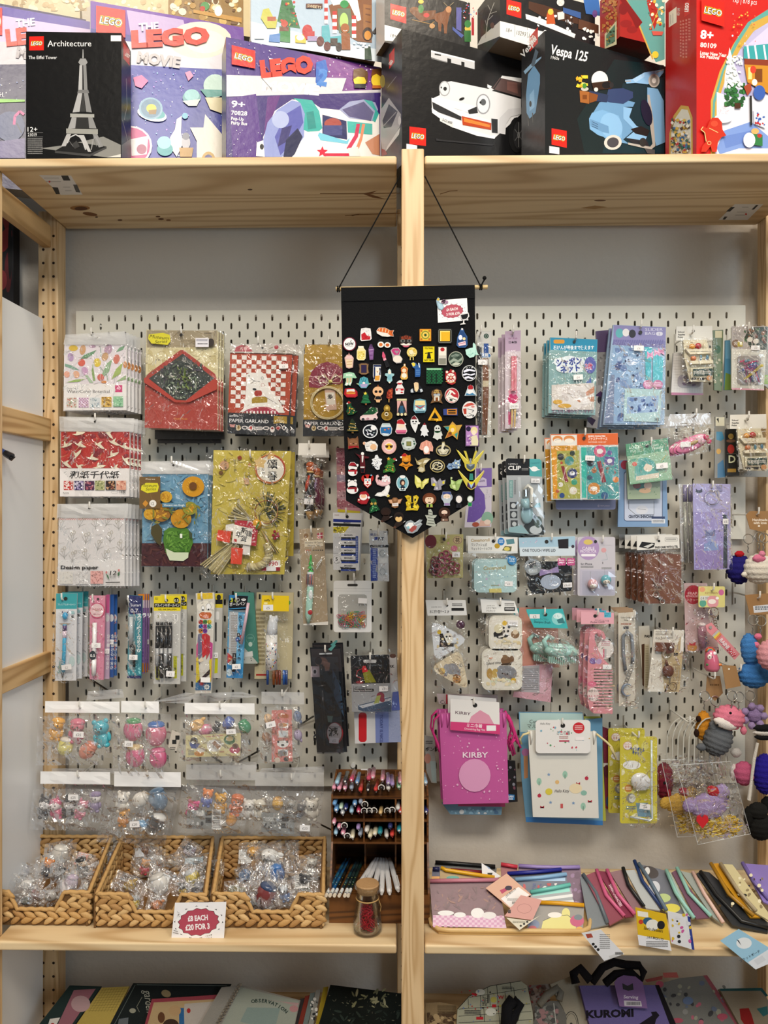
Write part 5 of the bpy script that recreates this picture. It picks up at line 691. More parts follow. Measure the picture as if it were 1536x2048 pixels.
p=PK('paper_garland','garland pack with green and gold edge behind the checked one','garland pack',L2,1.785,(300,160,944,160,938,1166,276,1164),.004,'2a2c30');p.d('r:320,640,938,1060,d8d2c8;e:905,700,26,50,8a6a2a;e:915,1000,36,80,3a5a3a;e:900,880,30,40,2a2a2c;r:300,170,938,640,b8b4ac;t:880,1112,40,V,ddd').end();hook(516,672,'the checked garland pack')
p=PK('paper_garland','gold garland pack with red fan and straw ring beside the banner','garland pack',L2,1.775,(1042,160,1640,160,1640,1168,1022,1166),.005,'a8842a')
p.d('r:1042,164,1640,270,c09a3a;x:3,90,1045,168,1636,262,8,14,b08a2c d0aa4a,l;r:1030,270,1640,985,b08a22;x:4,30,1040,300,1636,980,50,110,b8922c a8821c ac8824').d('p:1088 630 1086 540 1120 450 1190 380 1290 350 1400 380 1470 450 1500 560 1420 600 1310 590 1200 640,8a2c40')
for i in range(11):t=pi*(.98-i*.09);p.d('l:9,1310 580 %.0f %.0f,%s'%(1310+165*cos(t),580-165*sin(t),'cfa0a0' if i%2 else '6a2032'))
p.d('p:1062 420 1100 450 1140 430 1110 468,e8e6e0').d('r:1022,985,1640,1168,2a2c30;t:1040,1040,48,PAPER GARLAND,f0eeee,l,.01,1,420').d(ICON,826,4)
p.sub('paper_label',(1258,640,1372,636,1392,876,1276,884),.001,'d8b4a0',.003,'paper','p:1266 690 1366 686 1378 820 1284 824,e9e2d4;t:1320,760,60,寿,1a1a1a,c,.02')
p.end();hole(p,1320,218,10)
m=MB(plY(1.768),z=L2)
for k in range(2):m.tube([m.P(1290+(185-k*14)*cos(t),800+(178-k*12)*sin(t))for t in CI(32)],.0016,'d9c99a',6)
for s in(-1,1):
 for k in(0,1):m.tube([m.P(1315,570),m.P(1315+s*60,500-k*20),m.P(1315+s*130,510+k*26),m.P(1315+s*110,580),m.P(1315,575)],.0008,'e6dcb8',5)
m.tube([m.P(1310,580),m.P(1200,660),m.P(1100,705)],.0008,'e6dcb8',5);m.blob(m.P(1322,566),.005,.004,.004,'d8cf6a');m.build('straw_ring',p.t,'straw',smooth=True)
p.bag((1016,160,1640,160,1640,1172,1010,1172),.010,(9,11),.002);hook(657,671,'the gold fan garland pack',1.762)

p=PK('straw_charm','yellow carded new year straw charm with orange in a plastic sleeve','wall charm',L4,1.766,(132,196,890,206,822,1408,104,1406),.004,'c2b04a')
p.d('x:3,120,140,210,860,1390,30,70,c8b654 bca840 d0c06a b8a43a,f;x:4,26,150,1280,800,1400,20,40,b89a30 c0a838,f').d('s:390,272,26,18,12,8a3a24;s:208,418,26,18,12,6a4a24;e:240,346,46,46,c99a70;x:5,5,430,470,480,530,20,30,cfa47a;p:470 340 486 312 502 340 486 362,b87a34;e:686,380,150,146,b0442c;e:686,380,132,128,d8d0b8;e:704,386,118,122,e6e2d6;o:690,378,150,142,5,c9a24a;s:590,320,66,40,5,d8b87a;s:690,250,50,30,5,d0a86a;t:708,374,104,頌,141414,c,.01;t:708,484,100,春,141414,c,.01;t:602,400,34,お,333;t:606,436,34,祝,333;t:608,470,34,い,333;t:330,310,30,新,444;t:332,340,30,年,444;t:332,372,30,の,444;t:334,404,30,飾,444;t:238,310,30,和,444;t:240,345,30,に,444;t:242,380,30,祝,444;t:474,400,24,し,333;t:474,428,24,め,333;t:474,456,24,飾,333;t:474,484,24,り,333;p:620 1272 786 1268 784 1370 604 1372,e9e6de;t:694,1324,64,¥990,b02a34,c,.02,0,134;p:606 1334 784 1336 784 1370 604 1370,9a2430;r:650,1334,744,1372,ebe9ea').end()
m=MB(plY(1.770),z=L4);pp=lambda u,v,o=.006:m.P(u,v,o)
R=random.Random(5)
for i in range(46):t=R.uniform(-2.5,1.1);m.tube([pp(650,810,.004),pp(650+190*cos(t)*R.uniform(.75,1.05),790+190*sin(t)*R.uniform(.8,1.05),R.uniform(.003,.012))],.0009,R.choice(('3f4a2c','55603a','2f3a26')),4,False)
m.build('pine_sprig',p.t,'straw')
m=MB(plY(1.770),z=L4)
for i in range(34):a=R.uniform(-70,70);m.tube([pp(370+a*.4,1090+a*.3,.008+R.uniform(0,.010)),pp(115+a*1.3+R.uniform(-10,10),1360+a*.75,.008+R.uniform(0,.012))],.0016,R.choice(('b8ac7c','a3966a','c9bd8e','8a8058')),5)
for i in range(18):a=R.uniform(0,1);m.tube([pp(520,880,.008),pp(255+130*a,890-185*a,.010+R.uniform(0,.01))],.0017,R.choice(('8f8560','a89c70','c2b684')),5)
m.build('straw_bundle',p.t,'straw')
m=MB(plY(1.770),z=L4)
for k in range(3):
 pts=[]
 for i in range(40):
  t=i/39;a=-.55+t*2.5;rad=150+20*cos(t*26+k*2.1);pts.append(pp(530+rad*cos(a)*1.0,1170+rad*sin(a)*.95+20,.010+.006*sin(t*26+k*2.1)))
 m.tube(pts,.0052,('bfb283','a8996c','cabf94')[k],7)
m.build('straw_rope',p.t,'straw',smooth=True)
m=MB(plY(1.770),z=L4);m.blob(pp(562,916,.014),.0115,.009,.0115,'d99a1e');m.g('orange',p)
m=MB(plY(1.770),z=L4,e=1e-4)
for rr_,c,cc in((128,'c9a860',(640,768)),(110,'8a3a2a',(655,800)),(92,'d8c480',(660,840)),(78,'3a3a34',(668,850))):m.tube([pp(cc[0]+rr_*cos(t),cc[1]+rr_*sin(t),.013)for t in CI(28)],.0009,c,5)
for k in range(6):m.tube([pp(610,970,.012),pp(700+k*16,1170+k*6,.013)],.001,('c9a860','8a3a2a','e2d8b0','3a3a3a','b89a50','553')[k],5)
m.build('paper_cord',p.t,'gloss')
m=MB(plY(1.770),z=L4);R2=Matrix.Rotation(.45,3,'Y');m.blob(pp(580,926,.024),.0025,.001,.010,'4f7a2a',R2);m.build('leaf',p.t,'matte')
m=MB(plY(1.770),z=L4)
for u,v in((735,990),(765,1010),(722,1026),(752,1042),(772,1034),(738,1056)):m.blob(pp(u,v,.012),.0036,.0036,.0036,'9a1c34')
m.build('berries',p.t,'gloss',kind='stuff')
p.sub('paper_band',(352,876,500,890,576,980,560,1130,510,1122,520,960,354,920),.001,'b02c3a',.0155,'paper','x:3,40,360,885,560,1120,5,9,e8c0c0')
p.sub('greeting_card',(346,920,528,962,512,1122,328,1096),.001,'ece6da',.018,'paper','t:440,1000,62,新,1b1b1b,c,.015,12;t:490,1030,62,謹,1b1b1b,c,.015,12;t:390,1040,62,年,1b1b1b,c,.015,12;t:440,1080,62,賀,1b1b1b,c,.015,12;p:350 1056 378 1064 372 1092 344 1084,b8322c')
p.sub('folded_streamer',(266,924,340,910,346,990,262,978),.0008,'e4e0d8',.014,'paper').sub('folded_streamer',(194,972,322,986,304,1096,174,1072),.001,'d8442a',.0165,'paper').sub('folded_streamer',(430,1118,502,1122,498,1218,428,1210),.0008,'e4e0d8',.014,'paper').sub('folded_streamer',(322,1142,434,1148,418,1306,314,1298),.001,'d8442a',.0165,'paper')
p.bag((80,180,930,196,870,1470,20,1430),.023,(14,18),.006);hook(500,899,'the straw new year charm',1.742)
q=PK('straw_charm','yellow backing card of another charm behind the straw one','wall charm',L4,1.81,(500,230,925,214,910,1228,500,1226),.004,'bda83e');q.d('x:3,50,510,240,910,1210,30,60,c8b654 b09a34,f').end()

p=PK('doll_pen_pack','plastic pack of two wooden doll pens with white header','pen pack',L4,1.757,(962,128,1228,130,1232,248,956,246),.001,'e2dfd8','paper','header');p.end()
def wood_doll(par,z,u,v,s,robe,pat,lean=0,Y=1.768):
 m=MB(plY(Y),z=z);o=lambda a,b,c=0:m.P(u+a*s+b*lean,v+b*s,c)
 k=s*z[2]*Y/F
 m.blob(o(0,-200),42*k,38*k,46*k,'c2703e',None,14,10);m.blob(o(0,-228,.001),46*k,42*k,36*k,'b0552e',None,14,10);m.build('head',par,'gloss',smooth=True)
 m=MB(plY(Y),z=z);m.tube([o(0,-158),o(0,-120),o(0,-20),o(0,120),o(0,240)],[30*k,44*k,56*k,60*k,52*k],robe,12);m.build('robe',par,'gloss',smooth=True)
 m=MB(plY(Y),z=z);m.tube([o(0,240),o(0,270),o(0,330)],[46*k,36*k,8*k],'d0a468',10);m.tube([o(0,-168),o(0,-150)],[34*k,42*k],'d8b47a',12);m.build('wooden_tip',par,'gloss',smooth=True)
 m=MB(plY(Y),z=z);m.tube([o(-8,-120,45*k),o(-18,-40,56*k),o(-40,40,50*k)],[14*k,22*k,10*k],pat,7);m.build('sash',par,'gloss',smooth=True)
wood_doll(p.t,L4,1072,560,.95,'2a2c30','c8482c',-.02);wood_doll(p.t,L4,1140,580,.8,'5a1a34','8a6a9a',0,1.776)
p.st(1068,698,90,56,'£3',3,off=.019);p.bag((960,240,1230,244,1210,862,935,870),.021,(9,16),.008);p.back(1,6,2,.06,'%s doll pen pack');hook(618,881,'the wooden doll pens')

p=PK('multicolour_pen','kraft carded christmas ten colour pen with green tree top','pen pack',L4,1.765,(966,968,1208,950,1248,1902,1008,1902),.002,'a8957a','paper')
p.d('r:1008,1010,1060,1064,c0ab88;e:1035,1030,24,22,8a6a48;p:1140 1008 1196 998 1196 1056 1144 1060,a83a48;l:6,1168 1000 1170 1060,eee;l:6,1142 1030 1196 1026,eee;p:1018 1080 1196 1070 1200 1130 1020 1140,d8ccb4;t:1108,1106,24,Christmas 10 Colors,3a3028,c,.01,-1,170;t:1108,1132,22,Ballpoint Pen,3a3028,c,.01,-1,116').d(';'.join('e:%d,1172,6,6,%s'%(1036+i*18+(i>2)*14,('b8483c','c05a3c','a83a3a','222','222','222','222','222','222')[i])for i in range(9))).d('p:1010 1890 1250 1866 1248 1900 1008 1902,e6e2da').end()
m=MB(plY(1.765),z=L4);o=lambda u,v:m.P(u,v,.008);m.tube([o(1082,1380),o(1080,1520)],.0078,'cfd4da',14);m.tube([o(1080,1520),o(1062,1800),o(1060,1880)],[.0078,.0078,.003],'a2cfc0',14);m.g('barrel',p)
m=MB(plY(1.765),z=L4)
for i,(a,b)in enumerate(((1215,14),(1262,24),(1300,32),(1345,34))):m.tube([o(1085,a),o(1084,a+46)],[.0015,b*.00023],'2fae48',12)
m.build('tree_cap',p.t,'gloss');m=MB(plY(1.765),z=L4);m.tube([m.P(1140,1350,.012),m.P(1192,1265,.012),m.P(1190,1250,.012),m.P(1140,1320,.012)],.0009,'dfe6ea',5)
for i in range(6):m.tube([m.P(1050+i*12,1400,.0165),m.P(1046+i*12,1500,.0165)],.0011,('6a2a34','2a2a4a','8a5a3a','b04a5a','4a4a6a','c87a4a')[i],4)
m.blob(m.P(1078,1770,.014),.006,.003,.006,'b82f3a');m.blob(m.P(1085,1600,.014),.005,.003,.012,'e6ecec');m.build('refills',p.t,'gloss')
p.bag((960,970,1220,950,1254,1895,985,1905),.019,(7,16),.005);hook(622,1051,'the ten colour pen')

p=PK('sticker_pack','pink lettered sticker strips half hidden behind the banner','sticker pack',L5,1.82,(575,80,830,90,820,740,590,720),.003,'c98a96','paper')
p.d(';'.join('p:%d %d %d %d %d %d %d %d,%s'%(580,90+i*88,830,96+i*88,826,170+i*88,584,160+i*88,('b87080','a85a6e','c08a8a','9a8aa0','b06a7a','c098a0','a8626e')[i])for i in range(7))).d('x:3,120,590,100,810,700,4,10,d8a8b0 8a4a5a e0c0c4 7a3a4a;p:590 708 820 730 820 750 590 738,c9b82a').end();p.bag((570,60,835,70,830,720,560,700),.003,(5,10),.003)
p=PK('eraser_pack','white blue and black pack of five erasers','eraser pack',L5,1.757,(542,742,838,750,806,1335,546,1330),.014,'dfe0e2')
p.d('r:548,750,830,808,e6e6e8;p:545 808 830 820 828 845 545 838,1f2f8a;t:686,855,20,MONO,2a2a34,c,.04,1,70;p:545 850 826 862 824 888 545 878,16181c;t:560,776,22,MONO,8a4a4a,l,0,0,46;p:545 890 710 886 565 1060 545 1060,d8c820;t:566,950,44,まとめ,2a2a10,l,.03,-48,110;t:576,1010,44,買いパック,2a2a10,l,.03,-48,130')
for i in range(5):
 v=950+i*78;p.d('p:624 %d 776 %d 776 %d 624 %d,e8e8ea;p:624 %d 776 %d 776 %d 624 %d,16181c;p:624 %d 776 %d 776 %d 624 %d,23409a;t:700,%d,22,MONO,2a2a30,c,.04,1,84'%(v,v+2,v+46,v+44,v+44,v+46,v+62,v+60,v+60,v+62,v+80,v+78,v+32))
p.d('r:774,985,800,1260,1f3f9a;k:778,1000,796,1240,14,b8c4e4;e:584,1222,42,40,e8e8ea;o:584,1222,40,38,2,667;t:580,1236,52,5,1a1a1a,c,.02;t:612,1230,24,コ,333;t:584,1258,18,パック,333,c;r:545,950,622,1160,d0d2d6;t:672,1310,18,MONO,2a2a30,c,.04,0,110');hole(p,688,785,16).end();p.bag((545,880,822,890,806,1338,542,1335),.004,(7,9),.003);p.back(1,8,0,.018,'%s eraser pack');hook(692,1015,'the eraser packs')
p=PK('tape_pack','small correction tape pack with blue side strip','tape pack',L5,1.765,(910,924,1100,930,1116,1448,930,1440),.012,'d4d6d8')
p.d('t:924,980,30,修正,2a4a9a,l,.02;r:966,992,1000,1026,1f3f9a;t:1004,1026,44,PIT,1f2a44,l,.04,0,60;k:1060,935,1098,955,2,777;p:922 1074 1112 1074 1112 1100 922 1100,16181c;t:1016,1094,22,つめ替えテープ,d8d8d8,c,0,0,120;p:926 1100 1000 1110 1000 1440 930 1445,1f3fa0;k:950,1120,985,1420,16,9ab0e4;e:1050,1160,40,44,c2c8cc;o:1050,1160,28,32,5,8a949a;e:1050,1350,44,48,c9ced2;o:1050,1350,28,32,5,8a949a;r:1010,1210,1100,1260,eceeee');hole(p,1000,965,8).end();p.bag((905,920,1106,926,1122,1450,925,1444),.004,(7,10),.005);hook(756,1056,'the correction tape pack')
p=PK('clip_pouch','white zip pouch of rainbow paper clips with clear window','pouch',L5,1.765,rr(548,1440,938,1968,26),.003,'e6e6e4','satin')
p.d('a:690,1472,796,1498,12,3a3834;l:4,555 1520 932 1524,c9c9c7;l:4,555 1545 932 1549,d4d4d2;a:594,1580,890,1920,30,c4c4c0').end()
p.sub('film_bulge',rr(594,1580,890,1920,30),.0005,'b4b3ae',.0005,'paper');R=random.Random(3)
m=MB(plY(1.765),z=L5)
for i in range(46):
 u,v=R.uniform(610,875),R.uniform(1745,1905);
 if v<1745+90*(1-(u-600)/290)*.6:v+=60
 a=R.uniform(0,pi);w,h=13,36;k=R.uniform(.003,.007);c=R.choice(('d8685a','d8b43a','4f9a6a','4aa0a0','c85a7a','e08a3a','a8b84a'));q=[]
 for x,y in((-w,-h*.5),(-w,h*.8),(0,h),(w,h*.8),(w,-h*.8),(0,-h),(-w*.6,-h*.8),(-w*.6,h*.5)):q.append(m.P(u+x*cos(a)-y*sin(a),min(1912,v+x*sin(a)+y*cos(a)),k))
 m.tube(q,.0007,c,4)
m.build('paper_clips',p.t,'gloss',kind='stuff');p.st(848,1642,90,54,'£2',3,off=.009);p.bag((594,1580,890,1580,890,1920,594,1920),.008,(6,6),.002,name='clear_window');hook(708,1146,'the paper clip pouch')
# pen row
def pen3(par,pts,r,col,name='pen',mat='gloss'):m=MB();m.tube(pts,r,col,10);return m.build(name,par,mat,smooth=True)
p=PK('pen_pack','carded ballpoint pen with blue horned topper, first in the pen row','pen pack',L6,1.757,(132,100,378,100,366,1130,118,1132),.003,'d9dade')
p.d('p:132 100 380 100 376 282 130 284,3fa0a8;t:255,240,26,プレミアムボールペン,e6f2f2,c,0,0,210;x:4,40,135,300,360,1100,3,10,c4ccd4 cfd4dc b8c4cc;e:330,325,24,20,9cc4c8;r:314,360,342,388,333;p:166 450 310 450 270 470 200 470,b8a896;t:186,1045,60,Sulley,7ab0b0,l,.01,-86,150;e:320,900,34,60,c0d4d4');hole(p,246,160,22).end()
k6=lambda u,v,o=.007:p.pl.m(90+u/5.908,1170+v/5.908)+p.pl.n*o
pen3(p.t,[k6(248,460),k6(240,800),k6(226,1020)],.0042,'3aa6d0','barrel');pen3(p.t,[k6(226,1020),k6(220,1095)],[.0035,.0008],'2a2c34','nib');pen3(p.t,[k6(248,470),k6(246,540)],.0046,'4a2a6a','grip');pen3(p.t,[k6(247,535),k6(246,615)],.0047,'e2cfe0','band')
m=MB(p.pl,z=L6);m.blob(k6(253,360),.0064,.006,.0086,'3f9fd0');m.tube([k6(228,325),k6(217,300)],[.0015,.0005],'4a3a6a',5);m.tube([k6(278,325),k6(290,300)],[.0015,.0005],'4a3a6a',5);m.g('topper',p)
p.st(280,958,118,62,'£2',-5,off=.012).bag((128,280,380,282,372,1145,108,1148),.012,(5,12),.003);p.back(2,26,-2,.02,'%s ballpoint pack behind the horned topper pen','ballpoint packs behind the horned topper pen');hook(123,1186,'the horned topper pens')
p=PK('pen_pack','pink and white gel pen pack with round 0.5 badge','pen pack',L6,1.757,(528,125,712,125,690,1120,528,1115),.005,'d88aa4')
p.d('x:5,60,532,150,700,1100,4,16,e2a4b8 c9708e e8b8c8;s:618,300,98,88,22,c94a72;e:618,300,80,80,e8c8cc;t:618,305,44,SARASA,b8506a,c,.01,0,130;t:618,350,20,Milk Color,a83a5a,c,.02,0,86;r:540,700,550,900,f0d8e0');hole(p,630,165,14).end()
pen3(p.t,[k6(602,440),k6(598,700),k6(592,1060)],.005,'f0eef0','barrel');pen3(p.t,[k6(596,870,.0075),k6(592,1050,.0075)],.0052,'f6f4f4','grip');p.sub('round_badge',ell(588,820,40,54),.0005,'333a40',.012,'paper','t:588,838,48,0.5,e8e8e8,c,.02,0,58')
p.st(628,702,106,58,'£2',0,off=.0125).bag((520,120,715,120,700,1125,520,1130),.011,(4,12),.002);hook(185,1188,'the pink gel pens')
for i,(du,c,g)in enumerate(((62,'b8a0b8','lilac'),(112,'3a5a9a','dark blue'),(150,'3f6aa8','blue topped pink'))):
 q=PK('pen_pack',g+' gel pen pack behind the pink one with the badge','pen pack',L6,1.776+.012*i,[(660+du,115),(702+du,112),(696+du,1112-i*20),(640+du,1110-i*20)],.004,c)
 q.d('p:%d 115 %d 112 %d 330 %d 330,%s;e:%d,390,26,44,c9c9cc;t:%d,1000,40,なめらかな書き味,ddd,l,.02,-88,420'%(660+du,702+du,698+du,656+du,('c05a8a','2f5fa8','2f5fa8')[i],674+du,690+du)).end();q.m.x=None
 if i<2:q.st(674+du,780-i*110,60,56,'£2',4,off=.003)
 if i==2:q.d('x:3,20,%d,350,%d,1060,8,18,c97a84 d89a9a'%(650+du,690+du)).end()
p=PK('pen_pack','navy headed pen pack reading 0.7 with vertical lettering','pen pack',L6,1.757,(990,120,1146,130,1135,1105,972,1100),.006,'3a8a98')
p.d('p:992 120 1146 132 1146 345 992 345,1c2560;t:1010,252,46,Surari,e6e8f0,l,.01,0,122;t:1010,325,66,0.7,f0f0f4,l,.01,0,92;t:1090,380,58,スラリ,f0f6f6,l,.03;r:990,350,1060,1000,7a9aa4;p:975 1000 1138 1000 1136 1068 975 1070,2f8a98;p:972 1070 1136 1070 1135 1105 972 1100,1c2560;x:3,18,985,960,1130,1050,4,14,8ad0d8')
for i,ch in enumerate('スラリ軽くなめらか'):p.d('t:1112,%d,58,%s,eef4f4,c,.02'%(392+i*50,ch))
p.end();pen3(p.t,[k6(1030,370),k6(1026,700)],.0052,'b4bcc0','barrel');pen3(p.t,[k6(1026,690),k6(1060,740),k6(1066,960)],[.005,.004,.003],'1b1c20','grip')
p.st(1066,842,100,60,'£2',2,off=.0135).bag((980,120,1150,128,1142,1090,968,1090),.012,(4,12),.003);hook(256,1190,'the navy 0.7 pens')
for i in range(3):
 q=PK('pen_pack','%s orange topped violet pen pack behind the navy 0.7 pack'%ORD[i],'pen pack',L6,1.778+.012*i,[(1100+i*30,110),(1180+i*26,105),(1172+i*26,1045-i*20),(1090+i*30,1045-i*20)],.005,'8a6aa4');q.d('p:%d 110 %d 106 %d 180 %d 182,d8861f;r:%d,180,%d,270,d9c9d0;x:%d,24,%d,300,%d,900,5,14,a88ab8 6a4a8a;r:%d,920,%d,1030,b8742a'%(1100+i*30,1178+i*26,1178+i*26,1100+i*30,1100+i*30,1176+i*26,i,1110+i*30,1165+i*26,1092+i*30,1168+i*26)).end()
 if i==2:q.st(1208,670,40,56,'£2',0,off=.002)
p=PK('pen_pack','yellow headed pack of black gel ink ballpoints','pen pack',L7,1.757,(-178,120,118,118,110,1088,-182,1084),.006,'c9c8c4')
p.d('p:-178 122 118 118 116 286 -178 284,e2cf20;r:-174,200,114,246,16181a;t:-30,238,40,ゲルインキボールペン,f2f2f0,c,.01,0,270;t:-30,276,24,GEL INK BALLPEN,3a3410,c,.02,0,200;k:-165,140,-130,166,2,554a10;e:70,168,30,30,16181a;t:70,182,38,0.5,f2f0d0,c,.02,0,46;e:-130,350,34,50,dcdad6;t:-130,360,40,3,8a8a2a,c,.02;a:44,320,90,400,20,ecebe8;k:54,330,80,392,5,555;e:-128,785,46,40,e8e6e2;t:-128,800,40,0.5,333,c,.01,0,56;p:38 780 76 780 76 1022 40 1026,c2c41e;t:66,800,30,つ,333')
for i,ch in enumerate('ツルツル書ける'):p.d('t:-120,%d,32,%s,333,c;t:58,%d,30,%s,333,c'%(880+i*30,ch,808+i*30,ch))
p.m.k=6;p.d('a:-160,840,-96,1040,24,c2c41e');hole(p,-40,170,20).end()
k7=lambda u,v,o=.009:p.pl.m(340+u/5.486,1170+v/5.486)+p.pl.n*o
for i in range(4):
 u=-122+i*46;pen3(p.t,[k7(u,400),k7(u,430)],.004,'17181b','push_button');pen3(p.t,[k7(u,440),k7(u-3,640),k7(u-4,680)],[.0046,.0048,.0048],'17181b','upper_barrel');pen3(p.t,[k7(u-4,680),k7(u-6,880)],.0044,'a4a6a8','clear_barrel');pen3(p.t,[k7(u-6,740),k7(u-6,1010)],.0047 if i%2 else .0025,'1b1c1f','refill')
p.st(25,960,92,62,'£2',3,off=.015).bag((-180,284,120,284,112,1095,-186,1095),.014,(6,12),.003);p.back(1,34,-3,.026,'%s yellow headed gel pen pack');hook(331,1189,'the black gel ink pens')
p=PK('pencil_pack','tall pencil pack topped by cream wide-eyed bird head with orange bill','pencil pack',L7,1.757,(282,92,484,84,490,180,452,1186,276,1190,296,280),.009,'d8d4cc')
p.d('p:300 92 466 86 470 150 300 160,e2c22a;x:3,14,340,84,460,120,8,20,d8642a e8a82a,l;e:392,240,96,70,ece8dc;e:362,256,18,28,fff;o:362,256,18,28,3,222;e:424,240,28,38,fff;o:424,240,28,38,3,222;e:362,272,9,9,111;e:424,268,9,9,111;l:4,345 205 365 195,222;l:4,420 186 446 186,222;p:318 320 350 296 440 300 460 326 440 366 380 374 330 360,c8642a;p:350 340 390 330 430 350 390 368,e0a090')
for i,(ch,c)in enumerate(zip('たのしいえんぴつ',('d83a34','3f8a3a','d8c02a','2a5fb0','c0489a','3aa0a0','e08a2a','7a3aa0'))):p.d('e:%d,%d,26,26,%s;t:%d,%d,44,%s,1b1b1b,c,.03'%(340+i%3*46,406+i//3*48,c,340+i%3*46,422+i//3*48,ch))
p.d('p:310 540 350 530 352 760 330 870 300 860 300 660,6a6a8a;p:352 540 400 530 400 760 360 800 352 760,c8242c;p:400 530 440 560 440 740 400 820,b8323a;p:290 660 310 620 300 1060 284 1060,c85a8a;p:440 620 470 640 456 1060 440 860,c0408a;p:290 800 310 780 330 1060 284 1070,d8c42a;p:430 830 460 800 452 1060 440 1060,d8c42a;p:310 820 350 790 370 830 330 850,e8d8c0;p:300 1060 440 920 440 970 320 1080,2a1a24;x:4,26,300,920,440,1060,8,26,8a2a2a e8d8a0 2a1a1a,l;p:284 1070 452 1070 450 1150 280 1150,2f6a9a;s:405,1115,36,24,8,e8e8e6;t:405,1124,20,2本,2a3a5a,c,.02;s:350,1080,40,12,9,c8342c;x:6,26,282,1150,448,1186,6,14,c8482a e0d8c8,l');p.end()
p.st(402,1030,104,54,'£2',2,off=.011).bag((286,90,492,90,458,1190,276,1192),.008,(4,14),.003);hook(403,1184,'the bird head pencils')
for i in range(2):
 q=PK('pen_pack','%s yellow headed single pen pack behind the bird pencils'%ORD[i],'pen pack',L7,1.781+.014*i,[(476+i*40,92),(582,90),(560,1022),(470+i*30,1020)],.006,'c4c2bc');q.d('p:%d 94 580 92 578 250 %d 250,d8c22a;e:535,135,24,30,222;r:%d,160,576,210,1b1c1e;p:496 800 526 800 522 966 486 970,c2c41e;r:496,410,512,620,1d1e22;a:502,290,540,380,14,e4e2de'%(476+i*40,478+i*40,478+i*40)).end()
 if i==0:q.st(500,770,54,60,'£2',2,off=.002)
p=PK('pen_pack','blue and black three colour ballpoint pack','pen pack',L7,1.757,(646,110,856,122,832,280,796,1022,620,1016),.006,'4a9ac8')
p.d('p:646 110 856 122 836 290 646 274,16181c;p:652 112 760 112 652 170,2f7ab8;l:8,650 262 834 250,3f9ad0;t:664,186,62,3,d8e02a,l,.02;t:708,186,34,色,e8f08a,l,.02;t:656,232,50,ボールペン,f2f2f2,l,.01,-4,172;e:808,160,26,13,f0f0f0;k:792,150,824,166,2,333;e:744,162,20,20,f0f0f0;p:650 280 836 276 830 300 650 296,7a8a94;p:652 296 750 300 720 900 640 900,b8bcc0;k:668,330,736,760,24,8a8078;p:752 310 824 316 790 860 722 860,66b0dc')
for i,ch in enumerate('黒が2倍！'):p.d('t:772,%d,40,%s,1a2030,c,.02,4'%(366+i*36,ch))
for i,ch in enumerate('4色3色'):p.d('t:760,%d,40,%s,1a2030,c,.02'%(690+i*44,ch))
for u,v,c in((752,548,'16181c'),(786,570,'c8302c'),(740,598,'2a4fa0'),(772,622,'16181c')):p.d('e:%d,%d,20,24,%s;t:%d,%d,20,%s,fff,c'%(u,v,c,u,v+8,'黒' if c=='16181c' else '赤' if c[0]=='c' else '青'))
p.d('p:632 740 696 800 630 862,c83a34;t:640,810,20,超極細,f4d8a0,l,.01,20,40;p:624 870 796 900 794 1022 620 1016,2f86c4;e:652,960,30,40,c9dce6;t:652,974,32,ペン,345,c');hole(p,748,160,14).end()
pen3(p.t,[k7(868,190),k7(830,420),k7(790,640)],.0035,'c9aab8','barrel');pen3(p.t,[k7(716,740),k7(706,940)],.0045,'1b1c20','grip')
p.st(742,882,92,56,'£2',-2,off=.014).bag((640,275,850,280,800,1060,616,1050),.012,(4,12),.003);hook(472,1186,'the three colour ballpoints')
q=PK('notebook','teal green note folder behind the three colour ballpoints','notebook',L7,1.79,(700,78,918,84,972,850,960,864,800,864,800,400),.008,'4f8a7c');q.d('o:880,590,46,50,2.5,9ac4b8;k:852,575,908,590,2,9ac4b8;e:882,650,22,26,c4d8cc;p:800 670 960 850 960 862 800 862,c2c4bc;x:3,10,810,690,900,850,4,7,555b58;t:845,770,46,1,666;p:820 740 905 724 912 780 820 790,e2e2de').end()
q=PK('marker_set','beige pack of coloured markers with striped index at the pen row end','pen pack',L7,1.80,(950,80,1358,84,1336,1030,926,1030),.006,'c4b894');q.d('k:945,260,1040,900,14,8a7c58;t:1286,626,56,15,f0ece0,c,.04;o:1310,600,30,36,3,eee8d8;p:945 975 1056 975 1056 996 944 996,a8322c;e:1310,194,12,22,4a9a4a;r:975,100,994,156,222').end()
for i,(u,c)in enumerate(((1074,'24509a'),(1140,'b8642a'),(1174,'9a4a2a'),(1206,'8a3a2a'),(1252,'2a60b0'),(1280,'2a4a8a'))):pen3(q.t,[q.pl.m(340+u/5.486,1170+930/5.486)+q.pl.n*.004,q.pl.m(340+u/5.486,1170+1088/5.486)+q.pl.n*.004],.0031,c,'marker')
p=PK('pencil_case','white spotted eared cap pencil tube under a yellow header card','pencil case',L7,1.757,(1008,112,1306,120,1304,290,1000,286),.002,'e8c61c')
p.d('t:1034,178,34,miffy,1a1a1a,l,.02,0,64;a:1030,190,1072,210,8,f4e8a0;r:1022,216,1132,280,efeeee;t:1076,266,40,£5,555,c');hole(p,1130,150,14).end()
k7=lambda u,v,o=.016:p.pl.m(340+u/5.486,1170+v/5.486)+p.pl.n*o
pen3(p.t,[k7(1128,530),k7(1126,910)],.0135,'eceae6','tube');pen3(p.t,[k7(1140,330),k7(1140,390),k7(1134,470),k7(1132,535)],[.004,.011,.0125,.0125],'cfd2d6','eared_cap')
m=MB(p.pl,z=L7);m.tube([k7(1120,390),k7(1116,320)],[.0045,.003],'cfd2d6',8);m.tube([k7(1180,390),k7(1178,325)],[.0045,.003],'cfd2d6',8);m.g('ears',p)
